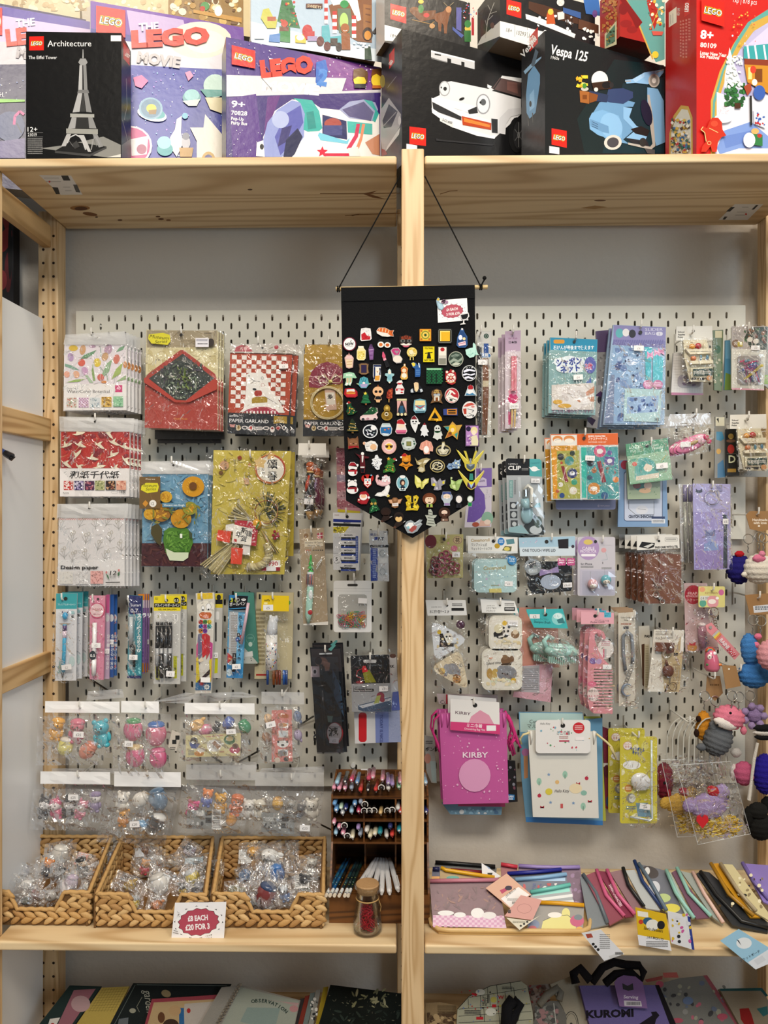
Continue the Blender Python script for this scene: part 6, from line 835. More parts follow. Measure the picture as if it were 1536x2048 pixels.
m=MB(p.pl,z=L7)
R=random.Random(2)
for i in range(30):a=R.uniform(-1.1,1.1);v=620+(i*9.3);c=k7(1127,v,.016);m.blob(c+Vector((.0132*sin(a),-.0132*cos(a),0)),.0014,.0008,.0018,R.choice(('2a3a6a','d8b82a','c84a5a','2a2a2c','3a6a9a')),None,6,4)
m.build('spots',p.t,'gloss',kind='stuff');p.bag((1004,286,1312,288,1310,950,1040,945),.031,(7,10),.006);hook(545,1184,'the spotted pencil tubes')

p=PK('letter_opener_pack','long black blister pack of a toy sword','toy pack',L8,1.765,(152,795,470,790,535,1865,225,1868),.005,'1c1d21','gloss')
p.d('p:160 810 464 806 480 1040 190 1040,3a3638;e:270,940,66,46,7a5648;e:270,960,54,28,8a6a5c;e:240,930,36,40,2a1d1c;p:290 930 360 950 350 1030 310 1036,9a7464;p:380 1000 470 1200 500 1500 400 1300,3a5068;x:3,60,190,1080,500,1760,10,40,24262a 33363c 2c3a44 151518,f;p:330 1490 390 1494 376 1560 340 1556,6a8a80;r:162,985,255,1095,c9b8bc;e:200,1040,30,36,e2d8d8;e:205,1040,14,20,2a2430;e:410,1670,84,112,a82a34;e:404,1666,74,102,d4d0cc;t:395,1690,100,滅,17171a,c,.02,-4;r:340,1600,470,1610,9a9a98;e:190,820,0.1,0.1,000;p:250 850 380 846 380 862 250 866,b8bcc0;p:340 810 400 760 420 770 370 830,5a9a98').end()
k8=lambda u,v,o=.010:p.pl.m(590+u/5.121,1140+v/5.121)+p.pl.n*o
pen3(p.t,[k8(272,960),k8(280,1160)],.0042,'121214','hilt');pen3(p.t,[k8(282,1180),k8(312,1780)],[.0046,.0034],'0e0f12','scabbard');pen3(p.t,[k8(280,1165),k8(281,1178)],.010,'2a2a2e','guard')
p.st(402,1738,96,58,'£5',3,off=.006).bag((175,880,445,872,505,1850,235,1856),.018,(4,8),.002,'smoke','blister');p.back(1,12,-26,.026,'%s black sword blister pack');hook(650,1290,'the sword blister packs')
p=PK('bookmark_pack','bookmark pack with red lamp cut-out on black over grey','bookmark',L8,1.765,(568,880,966,866,988,1450,585,1452),.003,'9a9ca0')
p.d('p:568 890 580 878 958 866 966 880 972 1158 580 1166,17181b;p:695 1060 760 1020 832 1150 720 1156,8a8a1e;l:5,700 980 690 1010 640 1030 626 1085 650 1100 680 1105 660 1140,b8242c;p:690 990 720 980 750 1040 690 1050,c8202a;e:720,1015,8,8,f0a0a0;e:662,1150,40,14,8a2a30;a:700,918,834,950,14,c4c4c4;r:596,1216,806,1244,111;t:604,1236,20,Reading Lamp Bookmark,d8d8d8,l,.02,0,190;t:598,1212,38,Lightmark,3a3a3e,l,0,0,140;p:645 1385 985 1300 985 1450 700 1448 648 1430,3f5068;p:655 1392 985 1308 985 1330 690 1416,b8bcc4;e:876,1290,40,40,8a3a48;p:838 1290 880 1280 860 1360 806 1370,9aa054;e:895,1330,26,24,8a3a48').end()
p.st(908,1212,90,54,'£5',-2,off=.004).bag((520,830,1064,800,1040,1456,550,1478),.006,(8,8),.004);hook(740,1305,'the lamp bookmarks')
q=PK('bookmark_pack','tall white red and blue bookmark pack behind the lamp one','bookmark',L8,1.79,(960,890,1036,880,1086,1760,614,1778,604,1450),.006,'cfcfd2');q.d('t:964,1000,40,RK,1a1a1c,l,.03,0,56;e:1002,880,34,22,5a3a30;p:606 1460 820 1450 826 1772 614 1778,d4d4d4;a:652,1460,734,1762,30,c4222a;p:820 1440 1070 1430 1086 1762 826 1770,7a8ac0;p:960 1440 1072 1430 1086 1762 960 1764,9aa4c4;x:3,60,962,1480,1080,1740,6,16,6a7ab0 c8ccdc,l;t:870,1480,44,TODAY IS NICE,4a5490,l,0,90,280;p:1000 1250 1060 1240 1075 1430 985 1440,5a6ab0').end()
# bagged toy figures
def figure(z,u,v,h,Y,label,c1,c2,kind='bear',rot=0,group=None,par=None,C=None):
 pl=plY(Y);m=MB(pl,z=z);k=h*z[2]*Y/F;C=C or m.P(u,v);R0=RY(rot);P=lambda x,y,q:C+R0@Vector((x*k,y*k,q*k))
 B=lambda x,y,q,a,b,c,col,s=10,r=7:m.blob(P(x,y,q),a*k,b*k,c*k,col,R0,s,r)
 if kind=='egg':
  B(0,0,0,.42,.34,.5,c1,14,10);B(0,.02,.36,.36,.3,.16,c2)
 elif kind=='whale':
  B(0,0,0,.5,.34,.36,c1,14,10);B(0,-.08,-.14,.42,.3,.22,c2);B(.5,.05,.18,.2,.1,.12,c1);B(-.3,-.26,.04,.04,.03,.05,'222')
 else:
  B(0,0,-.24,.24,.2,.28,c2);B(0,0,.2,.3,.26,.27,c1,12,9);B(-.1,-.25,.22,.035,.03,.045,'1a1a1a');B(.1,-.25,.22,.035,.03,.045,'1a1a1a');B(0,-.27,.12,.05,.03,.035,'2a1a18')
  B(-.26,-.04,-.16,.08,.08,.17,c2);B(.26,-.04,-.16,.08,.08,.17,c2);B(-.13,-.04,-.46,.11,.13,.09,c2);B(.13,-.04,-.46,.11,.13,.09,c2)
  if kind=='bear':B(-.22,0,.42,.1,.07,.1,c1);B(.22,0,.42,.1,.07,.1,c1)
  elif kind=='hood':B(0,.04,.26,.34,.27,.28,c2);B(-.2,0,.52,.07,.06,.18,c2);B(.2,0,.52,.07,.06,.18,c2);B(0,-.1,.16,.24,.2,.2,c1)
  elif kind=='cap':B(0,.02,.36,.32,.27,.16,c2)
 if par:return m.build('toy',par,'gloss',smooth=True)
 return m.build('toy_figure',mat='gloss',label=label,cat='toy figure',group=group,smooth=True)
def figbag(label,z,Y,hd,body,hook_px,what,hcol='ece9e4',clear=False,stick=None,card=None,dY=.036,depth=.034):
 u0,v0,u1,v1=hd;body=QP(body);t=thing('figure_bag',label,'bag',plY(Y).m(z[0]+(body[0][0]+body[1][0])/2*z[2],z[1]+body[2][1]*z[2]),'bags of toy figures');pl=plY(Y)
 M=lambda pts:[MBp(pl,z,a,b)for a,b in pts]
 film(t,'header_card' if not clear else 'header_film',M([(u0,v0),(u1,v0+6),(u1+2,v1+6),(u0-2,v1)]),pl.n,.002,(8,3),.0015,'card' if not clear else 'header')
 film(t,'clear_bag',M(body),pl.n,depth,(12,10),.010,'poly');film(t,'bag_back',M([(a,b-4)for a,b in body]),pl.n,-.012,(5,5),.004,'poly')
 p=PK.__new__(PK);p.pl,p.z,p.t,p.mat=pl,z,t,'card'
 if card:p.sub('paper_insert',card[0],.0006,card[1],depth-.006,'card',card[2])
 if stick:p.st(*stick,off=depth+.009)
 hook(hook_px[0],hook_px[1],what,Y-.012);return t
GF='toy figures in the hanging bags'
figbag('figure bag with yellow, pink and turquoise figures, top row at left',L9,1.752,(150,152,862,262),(150,262,830,255,750,720,120,725),(158,1402),'the yellow and pink figure bag',stick=(540,424,96,56,'£25',3))
for a in((260,420,210,'golden slouching toy with white cap in the left figure bag','e0a01e','e0a01e','cap',10),(450,440,230,'rosy pink toy in the left figure bag','d87a8a','d06a84','cap',5),(340,590,180,'pale yellow egg toy in the left figure bag','e6dc7a','e9e4d8','egg',10),(690,460,260,'turquoise toy with snout in the left figure bag','3fb0c4','4ab8c8','bear',-10),(550,630,180,'salmon star-shaped toy in the left figure bag','e0866a','e0866a','egg',40)):figure(L9,a[0],a[1],a[2],1.742,a[3],a[4],a[5],a[6],a[7],GF)
figbag('figure bag with round pink figures in hats, second in the top row',L9,1.752,(880,150,1240,262),(842,258,1340,300,1330,850,850,810),(290,1402),'the pink hat figure bag',stick=(1010,512,80,54,'£25',4),card=((1362,560,1400,400,1486,430,1440,600),'cfc6ba','r:1400,490,1440,530,2a2a2a;r:1430,450,1470,490,2a2a2a;k:1380,560,1430,590,2,333'))
for a in((990,430,220,'round pink toy in green cap','d96a90','3f8a52','egg',0),(1210,470,240,'round pink toy in blue crown cap','d97a94','3a6ab4','egg',0),(1010,680,220,'round pink toy with cream cap, lower in its bag','d8608a','d8c08a','egg',0),(1230,700,200,'plain round pink toy, lowest in its bag','d8588a','d86a94','egg',0)):figure(L9,a[0],a[1],a[2],1.742,a[3]+' in the pink figure bag',a[4],a[5],a[6],a[7],GF)
figbag('figure bag with yellow picture card, third in the top row',L10,1.752,(95,168,765,275),(92,270,765,262,720,700,70,680),(439,1402),'the picture card figure bag',stick=(576,396,90,48,'£20',-3),card=((136,450,656,425,652,640,136,656),'d9cf9a','l:5,330 462 490 448,c04a5a;p:165 520 200 500 270 530 240 575 190 570,4a5a9a;e:215,500,36,34,1b1c20;e:205,515,20,12,e6e2d8;e:405,545,70,58,e0ddd6;p:380 520 410 500 470 550 440 580,8a5a2a;e:262,620,46,26,c8842a;e:280,585,40,24,e6e2d8;e:550,490,54,46,3a6a34;e:550,480,34,24,d8c08a;e:600,585,52,34,b83a5a;e:605,550,30,26,6a4a3a;t:250,482,14,どうぶつおやすみ,555,l,0,0,60;k:160,590,215,640,4,777;k:455,595,500,615,2,a44'))
for a in((210,385,150,'tan striped sleeping cat toy','d8ac6a','d8ac6a','whale',-25),(290,430,130,'pink cushion toy','d87a9a','d87a9a','egg',70),(400,400,110,'black cat toy','1f1f22','1f1f22','bear',20),(510,370,130,'royal blue toy','3f58a8','3a509a','egg',30),(670,400,140,'green cushion toy','2f8a5a','2f8a5a','egg',-30)):figure(L10,a[0],a[1],a[2],1.745,a[3]+' above the yellow picture card',a[4],a[5],a[6],a[7],GF)
figbag('narrow bag of sleeping animal figures with pink strip card',L10,1.752,(832,62,1240,178),(836,180,1232,172,1214,700,818,706),(564,1379),'the pink strip card figure bag',clear=True,stick=(948,330,90,54,'£6',-14),card=((948,212,1138,206,1144,694,948,700),'d88078','e:1060,262,54,24,b5622a,10;r:1012,330,1104,378,e9e6e2;e:1056,350,40,18,c98a4a;r:1012,402,1104,470,e9e6e2;e:1056,436,38,28,cfd8de;e:1052,530,54,34,ececea;e:1052,540,16,10,222;e:1010,510,10,12,222;e:1094,510,10,12,222;r:1008,580,1104,644,e9e6e2;e:1050,616,44,28,8a8a8e;e:1002,682,28,26,d8c8b8;e:1084,672,24,20,2a2a2c;x:3,24,955,215,1135,690,3,6,e8a8a0 c0605a'))
for a in((900,330,120,'tan sleeping animal toy','d8b48a','d8b48a','whale',60),(880,500,110,'brown sleeping animal toy','a87a5a','a87a5a','whale',50),(1175,300,110,'blue grey sleeping animal toy','6a7a9a','8a94a8','whale',80),(1180,480,110,'lilac sleeping animal toy','a89ab8','a89ab8','whale',80)):figure(L10,a[0],a[1],a[2],1.745,a[3]+' beside the pink strip card',a[4],a[5],a[6],a[7],GF)
figbag('figure bag with pink and black hooded figures, lower row at left',L9,1.752,(105,826,772,945),(100,945,775,945,720,1340,60,1330),(155,1541),'the hooded figure bag',stick=(490,1012,96,54,'£25',0))
for a in((140,1180,200,'black hooded white-faced toy at the bag edge','e8e4e4','26262e','hood',8),(250,1190,190,'deep pink hooded toy','ece0e0','cf5f84','hood',-12),(372,1180,190,'black hooded toy with pink band','eae6e6','222228','hood',10),(490,1200,170,'pink hooded toy in a clear ball','ece0e0','d8809a','hood',20),(625,1120,190,'lilac hatted toy','ece8e8','8a7aa0','cap',0)):figure(L9,a[0],a[1],a[2],1.742,a[3]+' in the hooded figure bag',a[4],a[5],a[6],a[7],GF)
figbag('figure bag with grey and white animal figures, second in the lower row',L9,1.752,(812,828,1450,970),(800,960,1440,980,1340,1470,690,1445),(295,1541),'the grey animal figure bag',stick=(1065,1264,92,56,'£20',-3))
for a in((890,1120,200,'white puppy toy','e6e2da','d8d2c8','bear',8),(1060,1100,170,'pale grey sheep toy','dcd8d0','c8c4bc','egg',60),(1230,1100,220,'slate blue penguin toy','5f7a94','4f6a84','egg',-15),(900,1270,170,'orange fox toy','d99a3a','d08a34','bear',8),(1060,1350,150,'sky blue whale toy','6a9cc4','d0dce4','whale',-15),(1210,1330,200,'black and white seal toy','2c2c30','e8e6e2','egg',30)):figure(L9,a[0],a[1],a[2],1.742,a[3]+' in the grey animal bag',a[4],a[5],a[6],a[7],GF)
figbag('figure bag with grey label and orange tiger figure, third in the lower row',L10,1.752,(110,760,780,905),(108,905,770,960,690,1366,60,1362),(441,1540),'the orange tiger figure bag',clear=True,card=((146,1158,470,1150,465,1336,142,1330),'8e908e','r:385,1150,468,1340,e6e4e0;b:395,1165,460,1200,222;b:395,1215,460,1240,222;k:392,1250,460,1330,5,666;r:322,1160,378,1205,1d1e20;r:322,1225,378,1275,1d1e20;t:190,1228,22,Moriland,2a2a2a,l,0,0,100;e:178,1298,14,16,222;e:205,1272,10,10,e6e6e6;e:250,1285,12,20,d8d8d8;e:290,1280,14,20,333'))
for a in((170,1200,190,'magenta toy','d84a8a','d0407e','bear',10),(310,1080,170,'blue toy with orange head','e0864a','5a6ab0','bear',8),(440,1130,190,'golden yellow bear toy','dca63a','d0982e','bear',0),(590,1150,200,'orange striped toy with white muzzle','d8743a','cf6a34','cap',10),(540,1290,130,'small amber toy','dc9a3a','c88a30','egg',20)):figure(L10,a[0],a[1],a[2],1.742,a[3]+' in the grey labelled bag',a[4],a[5],a[6],a[7],GF)
figbag('figure bag with grey label and pale dog figures, last in the lower row',L10,1.752,(772,832,1428,965),(762,960,1430,968,1400,1400,730,1372),(583,1547),'the pale dog figure bag',clear=True,stick=(1268,1300,96,56,'£20',3),card=((850,1170,1162,1196,1160,1385,850,1360),'8e908e','r:1045,1212,1105,1262,1d1e20;r:1038,1280,1098,1325,1d1e20;a:885,1222,1030,1256,14,b4b6b4;t:960,1250,24,いぬのきもち,333,c,0,0,130;p:868 1310 890 1275 905 1280 890 1316,1b1b1b;x:3,14,915,1270,1030,1330,6,14,d8d8d6 333'))
for a in((820,1190,200,'cream dog toy at the bag edge','dcd6c8','d0cabc','bear',-10),(985,1140,130,'yellow bird toy','dcaa3a','d09a34','egg',0),(1110,1170,140,'grey kitten toy','9a968e','8a8680','bear',10),(1200,1210,130,'dark grey toy','5a5a5c','6a6a6a','bear',15),(1315,1190,210,'white sitting bear toy','e2ded4','d8d4ca','bear',0),(705,1190,190,'white dog toy in red vest between two bags','e4e0da','c8c4be','bear',6)):figure(L10,a[0],a[1],a[2],1.742,a[3]+' by the pale dog figures',a[4],a[5],a[6],a[7],GF)
for i,(z,q)in enumerate(((L9,(560,60,885,36,905,120,540,150)),(L9,(1180,160,1500,70,1620,90,1500,180)),(L9,(210,800,850,800,850,850,210,850)),(L10,(180,80,640,64,800,110,180,180)),(L10,(180,750,780,740,790,800,180,800)),(L10,(830,800,1430,780,1430,860,800,850)))):
 film(None,'figure_bag',[MBp(plY(1.80),z,a,b)for a,b in QP(q)],Vector((0,-1,0)),0,(6,3),.004,'header',label='clear bag top peeking out behind the '+('left yellow and pink figures','pink hat figures','hooded figures','picture card figures','orange tiger figures','pale dog figures')[i],cat='bag',group='bags of toy figures')
for z,a,b,l in((L6,(430,1040),(745,1245),'under the pink gel pens'),(L10,(1330,300),(1195,385),'behind the sword blister pack'),(L10,(810,630),(600,745),'between the two rows of figure bags'),(L10,(1400,1340),(1620,1450),'beside the pen organiser'),(L9,(900,1450),(760,1536),'under the grey animal bag'),(L10,(350,680),(450,745),'under the picture card bag')):
 m=MB();m.tube([plY(1.845).m(z[0]+a[0]*z[2],z[1]+a[1]*z[2]),plY(1.858).m(z[0]+b[0]*z[2],z[1]+b[1]*z[2])],.0022,'5a5a56',6);m.build('support_rod',mat='metal',label='thin dark rod slanting '+l,cat='rod')
m=MB();c=at(706,1531,1.856);m.tube([c,c+Vector((0,.006,0))],.006,'e9e7e0',12);m.build('peg_button',mat='gloss',label='round white plastic button above the pen organiser',cat='fixing')
# wooden pen organiser
L11,L12,L13=Z(0,1660,4.518),Z(320,1660,4.267),Z(640,1510,5.252)
def q3(u,v,Y):return at(640+u/5.252,1510+v/5.252,Y)
YT,YK,YFt=1.655,1.79,1.605
org=thing('pen_organiser','dark brown wooden pen organiser with cubbies and drawer tray','organiser',q3(480,1700,1.64))
x0,x1=q3(118,700,YT).x,q3(1142,700,YT).x;ztop=q3(480,150,YK).z;zt=[q3(480,v,YT).z for v in(440,680,912)];ztray=q3(480,1470,YFt).z;zb=ZL+.0005
def sidepanel(x):
 pr=[(YK,zb),(YFt,zb),(YFt,ztray+.004),(YFt+.012,ztray+.03),(YT,zt[2]),(YT,zt[0]+.004),(YK-.02,ztop),(YK,ztop)];m=MB();n=len(pr)
 a=[Vector((x,y,z))for y,z in pr];b=[Vector((x+.004,y,z))for y,z in pr];m.add(a+b,[tuple(range(n)),tuple(range(2*n-1,n-1,-1))]+[(i,(i+1)%n,n+(i+1)%n,n+i)for i in range(n)],'ccc');m.build('side_panel',org,'walnut')
sidepanel(x0);sidepanel(x1-.004);xd=[q3(462,700,YT).x,q3(795,700,YT).x]
def opn(name,a,b,c,d,e,f):m=MB();m.box(a,b,c,d,e,f,'ccc');m.build(name,org,'walnut')
opn('back_panel',x0+.004,x1-.004,YK-.004,YK,zb,ztop)
for z in zt:opn('cubby_floor',x0+.004,x1-.004,YT,YK-.004,z-.0045,z)
opn('tray_floor',x0+.004,x1-.004,YFt,YK-.004,ztray-.004,ztray);opn('tray_front',x0+.004,x1-.004,YFt,YFt+.004,zb,ztray-.004)
for x in xd:
 for lo,hi,y in((zt[0],ztop-.001,YT+.05),(zt[1],zt[0]-.0045,YT),(zt[2],zt[1]-.0045,YT),(ztray,zt[2]-.0045,YT+.06)):opn('divider',x-.0018,x+.0018,y,YK-.004,lo,hi)
m=MB(plY(YK-.024),z=L13);m.slab([(430,144),(534,144),(534,156),(430,156)],.001,'eee',.002);m.build('paper_tab',org,'paper')
PN='pens standing in the wooden organiser'
CN={'9cc4dc':'light blue','e09ab0':'pink','25252a':'black','c8466a':'raspberry','9aa8bc':'grey blue','6a9cd0':'blue','d8443c':'red','7ab08a':'green','e4e2dc':'white','a890c8':'lilac','bcd8c0':'pale green','b4b8ba':'silver','2a3470':'navy','e8c890':'peach','ece4c8':'cream','2a93a4':'teal','o':'ring clipped black'}
rows=[[(178,290,'9cc4dc'),(145,345,'e09ab0'),(200,350,'e09ab0'),(260,350,'e09ab0'),(265,275,'25252a'),(330,262,'c8466a'),(330,345,'9aa8bc'),(390,285,'6a9cd0'),(425,365,'d8443c'),(555,232,'e09ab0'),(512,248,'c8466a'),(655,258,'e09ab0'),(505,362,'25252a'),(585,362,'d8443c'),(645,345,'o'),(718,350,'e4e2dc'),(760,308,'a890c8'),(718,292,'a890c8'),(842,282,'e09ab0'),(828,334,'7ab08a'),(1108,290,'9cc4dc')],
[(150,510,'6a9cd0'),(170,575,'6a9cd0'),(220,552,'bcd8c0'),(236,605,'b4b8ba'),(270,558,'2a3470'),(330,592,'9cc4dc'),(365,512,'6a9cd0'),(405,588,'c8466a'),(425,495,'9aa8bc'),(472,520,'o'),(465,588,'o'),(520,588,'o'),(568,586,'o'),(635,606,'e8c890'),(708,588,'o'),(758,580,'o'),(818,560,'e4e2dc'),(842,592,'d8443c'),(1115,592,'2a3470')],
[(146,708,'e09ab0'),(200,757,'e09ab0'),(165,820,'9cc4dc'),(256,742,'o'),(240,820,'e09ab0'),(288,852,'o'),(340,860,'ece4c8'),(400,766,'a890c8'),(420,832,'9aa8bc'),(490,792,'e4e2dc'),(525,852,'ece4c8'),(576,825,'ece4c8'),(630,815,'2a93a4'),(700,850,'e4e2dc'),(736,755,'2a3470'),(756,838,'d8443c'),(830,790,'2a93a4')]]
R=random.Random(11);cnt={}
for ri,row in enumerate(rows):
 for u,v,c in row:
  m=MB();ring=c=='o';col='2a2624' if ring else c;r=.0045 if ring else R.uniform(.0048,.0056);tip=q3(u,v,YT-.012);end=Vector((tip.x+R.uniform(-.003,.003),YT+.075,tip.z-.012));end.z=max(end.z,(zt[ri]+.006));d=(tip-end).normalized()
  m.tube([end,tip-d*.03,tip-d*.008,tip,tip+d*.003],[r,r,r,r*.85,r*.45],col,12)
  if ring:m.tube([tip+Vector((.0065*cos(a),-.003,.0065*sin(a)+.001))for a in[(-40+260*i/14)*pi/180 for i in range(15)]],.0011,'ecebe8',6)
  else:m.tube([tip-d*.002+Vector((.001,0,-r-.001)),tip-d*.03+Vector((.001,0,-r-.002))],.0013,'f0eeec' if R.random()<.5 else col,5);m.tube([tip+d*.0025,tip+d*.0045],r*.4,R.choice(('f0f0f0',col)),8)
  key=(ri,CN[c]);cnt[key]=cnt.get(key,0)+1;tot=sum(1 for a in row if CN[a[2]]==CN[c])
  lab=CN[c]+' pen in the '+('top','middle','lowest')[ri]+' organiser cubbies'+('' if tot==1 else ', %s of its colour from left'%ORD[cnt[key]])
  m.build('pen',mat='gloss',label=lab,cat='pen',group=PN,smooth=True)
for i,(a,b,cols)in enumerate((((62,1545),(270,1130),('1f4f7a','2f6a8a')),((103,1548),(310,1110),('1f5f9a','2a5a7a')),((150,1545),(330,1180),('1a1a1c','2a2a24')),((200,1555),(400,1190),('23353f','2a4a50')),((258,1545),(420,1200),('1f2a2c','2f3f3f')),((295,1545),(455,1200),('23302f','1f3a34')))):
 A,B=q3(*a,1.588),q3(*b,1.76);B.z=max(B.z,ztray+.004+i*.0006);A.z=max(A.z,ztray+.006);f=lambda t:A.lerp(B,t);m=MB();r=.0036
 m.tube([f(0),f(.03)],r,'e8dcc8',8);m.tube([f(.03),f(.045)],r*1.05,'c9c9c9',8);m.tube([f(.045),f(.055)],r*1.05,'222',8);m.tube([f(.055),f(.16)],r,'e4e8ea',8)
 for k in range(8):m.tube([f(.16+k*.105),f(.16+(k+1)*.105)],r,cols[k%2],8)
 for k in range(7):m.blob(f(.08+k*.06)+Vector((0,-.002,.0024)),.0016,.003,.0012,('c9d46a','eee','3a3a3a')[k%3],None,6,4)
 m.build('pencil',mat='gloss',label='patterned pencil with white eraser, %s from left on the organiser tray'%ORD[i+1],cat='pencil',group='patterned pencils on the organiser tray')
for i,(a,b)in enumerate((((395,1385),(600,1085)),((478,1392),(612,1150)),((570,1395),(640,1120)),((648,1440),(662,1085)),((730,1440),(690,1110)),((818,1410),(728,1110)))):
 A,B=q3(*a,1.60),q3(*b,1.765);A.z=max(A.z,ztray+.007);B.z=max(B.z,ztray+.007);f=lambda t:A.lerp(B,t);r=.0056
 t=thing('white_pen','white click pen, %s from left on the organiser tray'%ORD[i+1],'pen',f(.5)-Vector((0,0,r)),'white pens on the organiser tray')
 m=MB();m.tube([f(0),f(.05),f(.9),f(1)],[r*.8,r,r,r*.4],'eeeef0',12);m.build('barrel',t,'gloss',smooth=True)
 m=MB();m.tube([f(-.05),f(0)],r*.5,'f4f4f4',8);m.build('push_button',t,'gloss');m=MB();m.tube([f(.03)+Vector((.004,0,.006)),f(.3)+Vector((.004,0,.007))],.0014,'f0f0f0',6);m.build('clip',t,'gloss')
 # cork jar with red
jc=at(735,1866,1.575);jc.z=ZL;jar=thing('glass_jar','small glass jar of red wire clips with cork lid','jar',jc)
k=1.575/F;prof=[(0,0),(26,0),(28.5,4),(29,12),(26,40),(22,62),(21,66),(22,70),(22,84),(25,88),(26,92),(24.5,93),(21,88),(20,66),(24,42),(27,12),(26,5),(0,4)]
m=MB();m.lathe(jc,[(r*k,z*k)for r,z in prof],'eee',28);m.build('glass_body',jar,'clearglass',smooth=True)
m=MB();m.lathe(jc,[(0,97*k),(22*k,97*k),(23.5*k,95*k),(21*k,80*k),(0,80*k)],'b08a5e',24);m.build('cork',jar,'straw')
m=MB();m.lathe(jc,[(22.6*k,66*k),(23.6*k,67.5*k),(22.6*k,69*k)],'b8935a',24);m.tube([jc+Vector((.023,-.006,.068)),jc+Vector((.028,-.008,.055)),jc+Vector((.026,-.008,.045))],.0008,'b8935a',5);m.build('twine',jar,'straw')
m=MB();R=random.Random(4)
for i in range(85):
 z=R.uniform(5,48);a=R.uniform(0,2*pi);rad=R.uniform(0,18 if z<30 else 12);c=jc+Vector((rad*cos(a)*k,rad*sin(a)*k,z*k));A=R.uniform(0,pi);s=Vector((cos(A),.2*sin(A),sin(A)))*6*k;w=Vector((-sin(A),.4,cos(A)))*2.6*k
 m.tube([c-s-w,c+s-w,c+s*1.3,c+s+w,c-s+w,c-s*1.2],.00055,R.choice(('b01c2c','8a1424','c82a38')),4,False)
m.build('wire_clips',jar,'gloss',kind='stuff')
# woven baskets
WH={}
def strand(col):
 if col not in WH:
  m=MB();R=random.Random(hash(col)%99);m.blob((0,0,0),.0155,.0045,.0062,col,Matrix.Rotation(.5,3,'Y'),8,5);me=bpy.data.meshes.new('plait');me.from_pydata([tuple(v)for v in m.v],[],m.f);a=me.color_attributes.new('Col','FLOAT_COLOR','CORNER');buf=[]
  for f,c in zip(m.f,m.c):buf+=c*len(f)
  a.data.foreach_set('color',buf);me.polygons.foreach_set('use_smooth',[True]*len(me.polygons));me.materials.append(MAT['straw']);WH[col]=me
 return WH[col]
def basket(label,xl,xr,yf,xlb,xrb,yb,seed):
 t=thing('woven_basket',label,'basket',((xl+xr)/2,yf,ZL),'woven baskets on the shelf');R=random.Random(seed);hf,hb,cut=.070,.098,.034;cs=('c9a26a','b98f58','d4b07a','ae8450','c49a60')
 zq=ZL+.0006;A,B,Cc,D=Vector((xl+.006,yf,zq)),Vector((xr-.006,yf,zq)),Vector((xrb-.006,yb,zq)),Vector((xlb+.006,yb,zq))
 def wall(P,Q,h0,h1,notch,nm,flip):
  m=MB();n=(Q-P).cross(Vector((0,0,1))).normalized()*(-.004 if flip else .004);L=(Q-P).length;prof=[(0,0),(0,h0)]
  if notch:prof+=[(.28,h0),(.36,cut),(.70,cut),(.78,h0)]
  prof+=[(1,h1),(1,0)];p=[P.lerp(Q,s)+Vector((0,0,z))for s,z in prof];k=len(p);m.add([x-n*.5 for x in p]+[x-n*1.6 for x in p],[tuple(range(k)),tuple(range(2*k-1,k-1,-1))]+[(i,(i+1)%k,k+(i+1)%k,k+i)for i in range(k)],'6f4f2a');w=m.build(nm,t,'straw')
  nu=int(L/.0215);ang=math.atan2((Q-P).y,(Q-P).x)
  for r in range(9):
   z=.0125+r*.0104
   for i in range(nu):
    s=(i+.5+(r%2)*.25)/nu;top=h0+(h1-h0)*s
    if notch and .28<s<.78:top=cut if .34<s<.72 else(cut+h0)/2
    if z>top-.005 or s>.985:continue
    o=bpy.data.objects.new('plait',strand(R.choice(cs)));COL.objects.link(o);o.parent=w;o.location=P.lerp(Q,s)+Vector((0,0,z))+n*R.uniform(-.1,.3)-ORI[t.name];o.rotation_euler=(0,(0 if r%2 else 1)*1.02*-1+R.uniform(-.12,.12),ang);q=L/nu/.0215;o.scale=(q*R.uniform(.9,1.08),1,R.uniform(.9,1.1))
 wall(A,B,hf,hf,True,'front_wall',0);wall(B,Cc,hf,hb,False,'side_wall',0);wall(D,A,hb,hf,False,'side_wall',1);wall(Cc,D,hb,hb,False,'back_wall',1)
 m=MB();m.add([A+Vector((0,.004,.003)),B+Vector((0,.004,.003)),Cc+Vector((0,-.004,.003)),D+Vector((0,-.004,.003))],[(0,1,2,3)],'8a6438');m.build('base',t,'straw')
 rim=[A+Vector((0,0,hf)),A.lerp(B,.28)+Vector((0,0,hf)),A.lerp(B,.36)+Vector((0,0,cut)),A.lerp(B,.70)+Vector((0,0,cut)),A.lerp(B,.78)+Vector((0,0,hf)),B+Vector((0,0,hf)),Cc+Vector((0,0,hb)),D+Vector((0,0,hb)),A+Vector((0,0,hf))];pts=[]
 for a,b in zip(rim,rim[1:]):
  n=max(2,int((b-a).length/.006))
  for i in range(n):pts.append(a.lerp(b,i/n)+Vector((0,0,.001*sin(len(pts)*1.9))))
 m=MB();m.tube(pts+pts[:1],.0042,'c79e64',7);m.build('rim',t,'straw',smooth=True)
 return t
bx=lambda u,Y:at(u,1850,Y).x
basket('woven basket half cut off by the left edge of the shelf',bx(-52,1.585),bx(184,1.585),1.585,bx(0,1.79),bx(228,1.79),1.79,1)
basket('woven basket standing in the middle behind the price sign',bx(188,1.578),bx(417,1.578),1.578,bx(240,1.79),bx(431,1.79),1.79,2)
basket('woven basket next to the pen organiser',bx(421,1.582),bx(652,1.582),1.582,bx(440,1.79),bx(655,1.79),1.79,3)

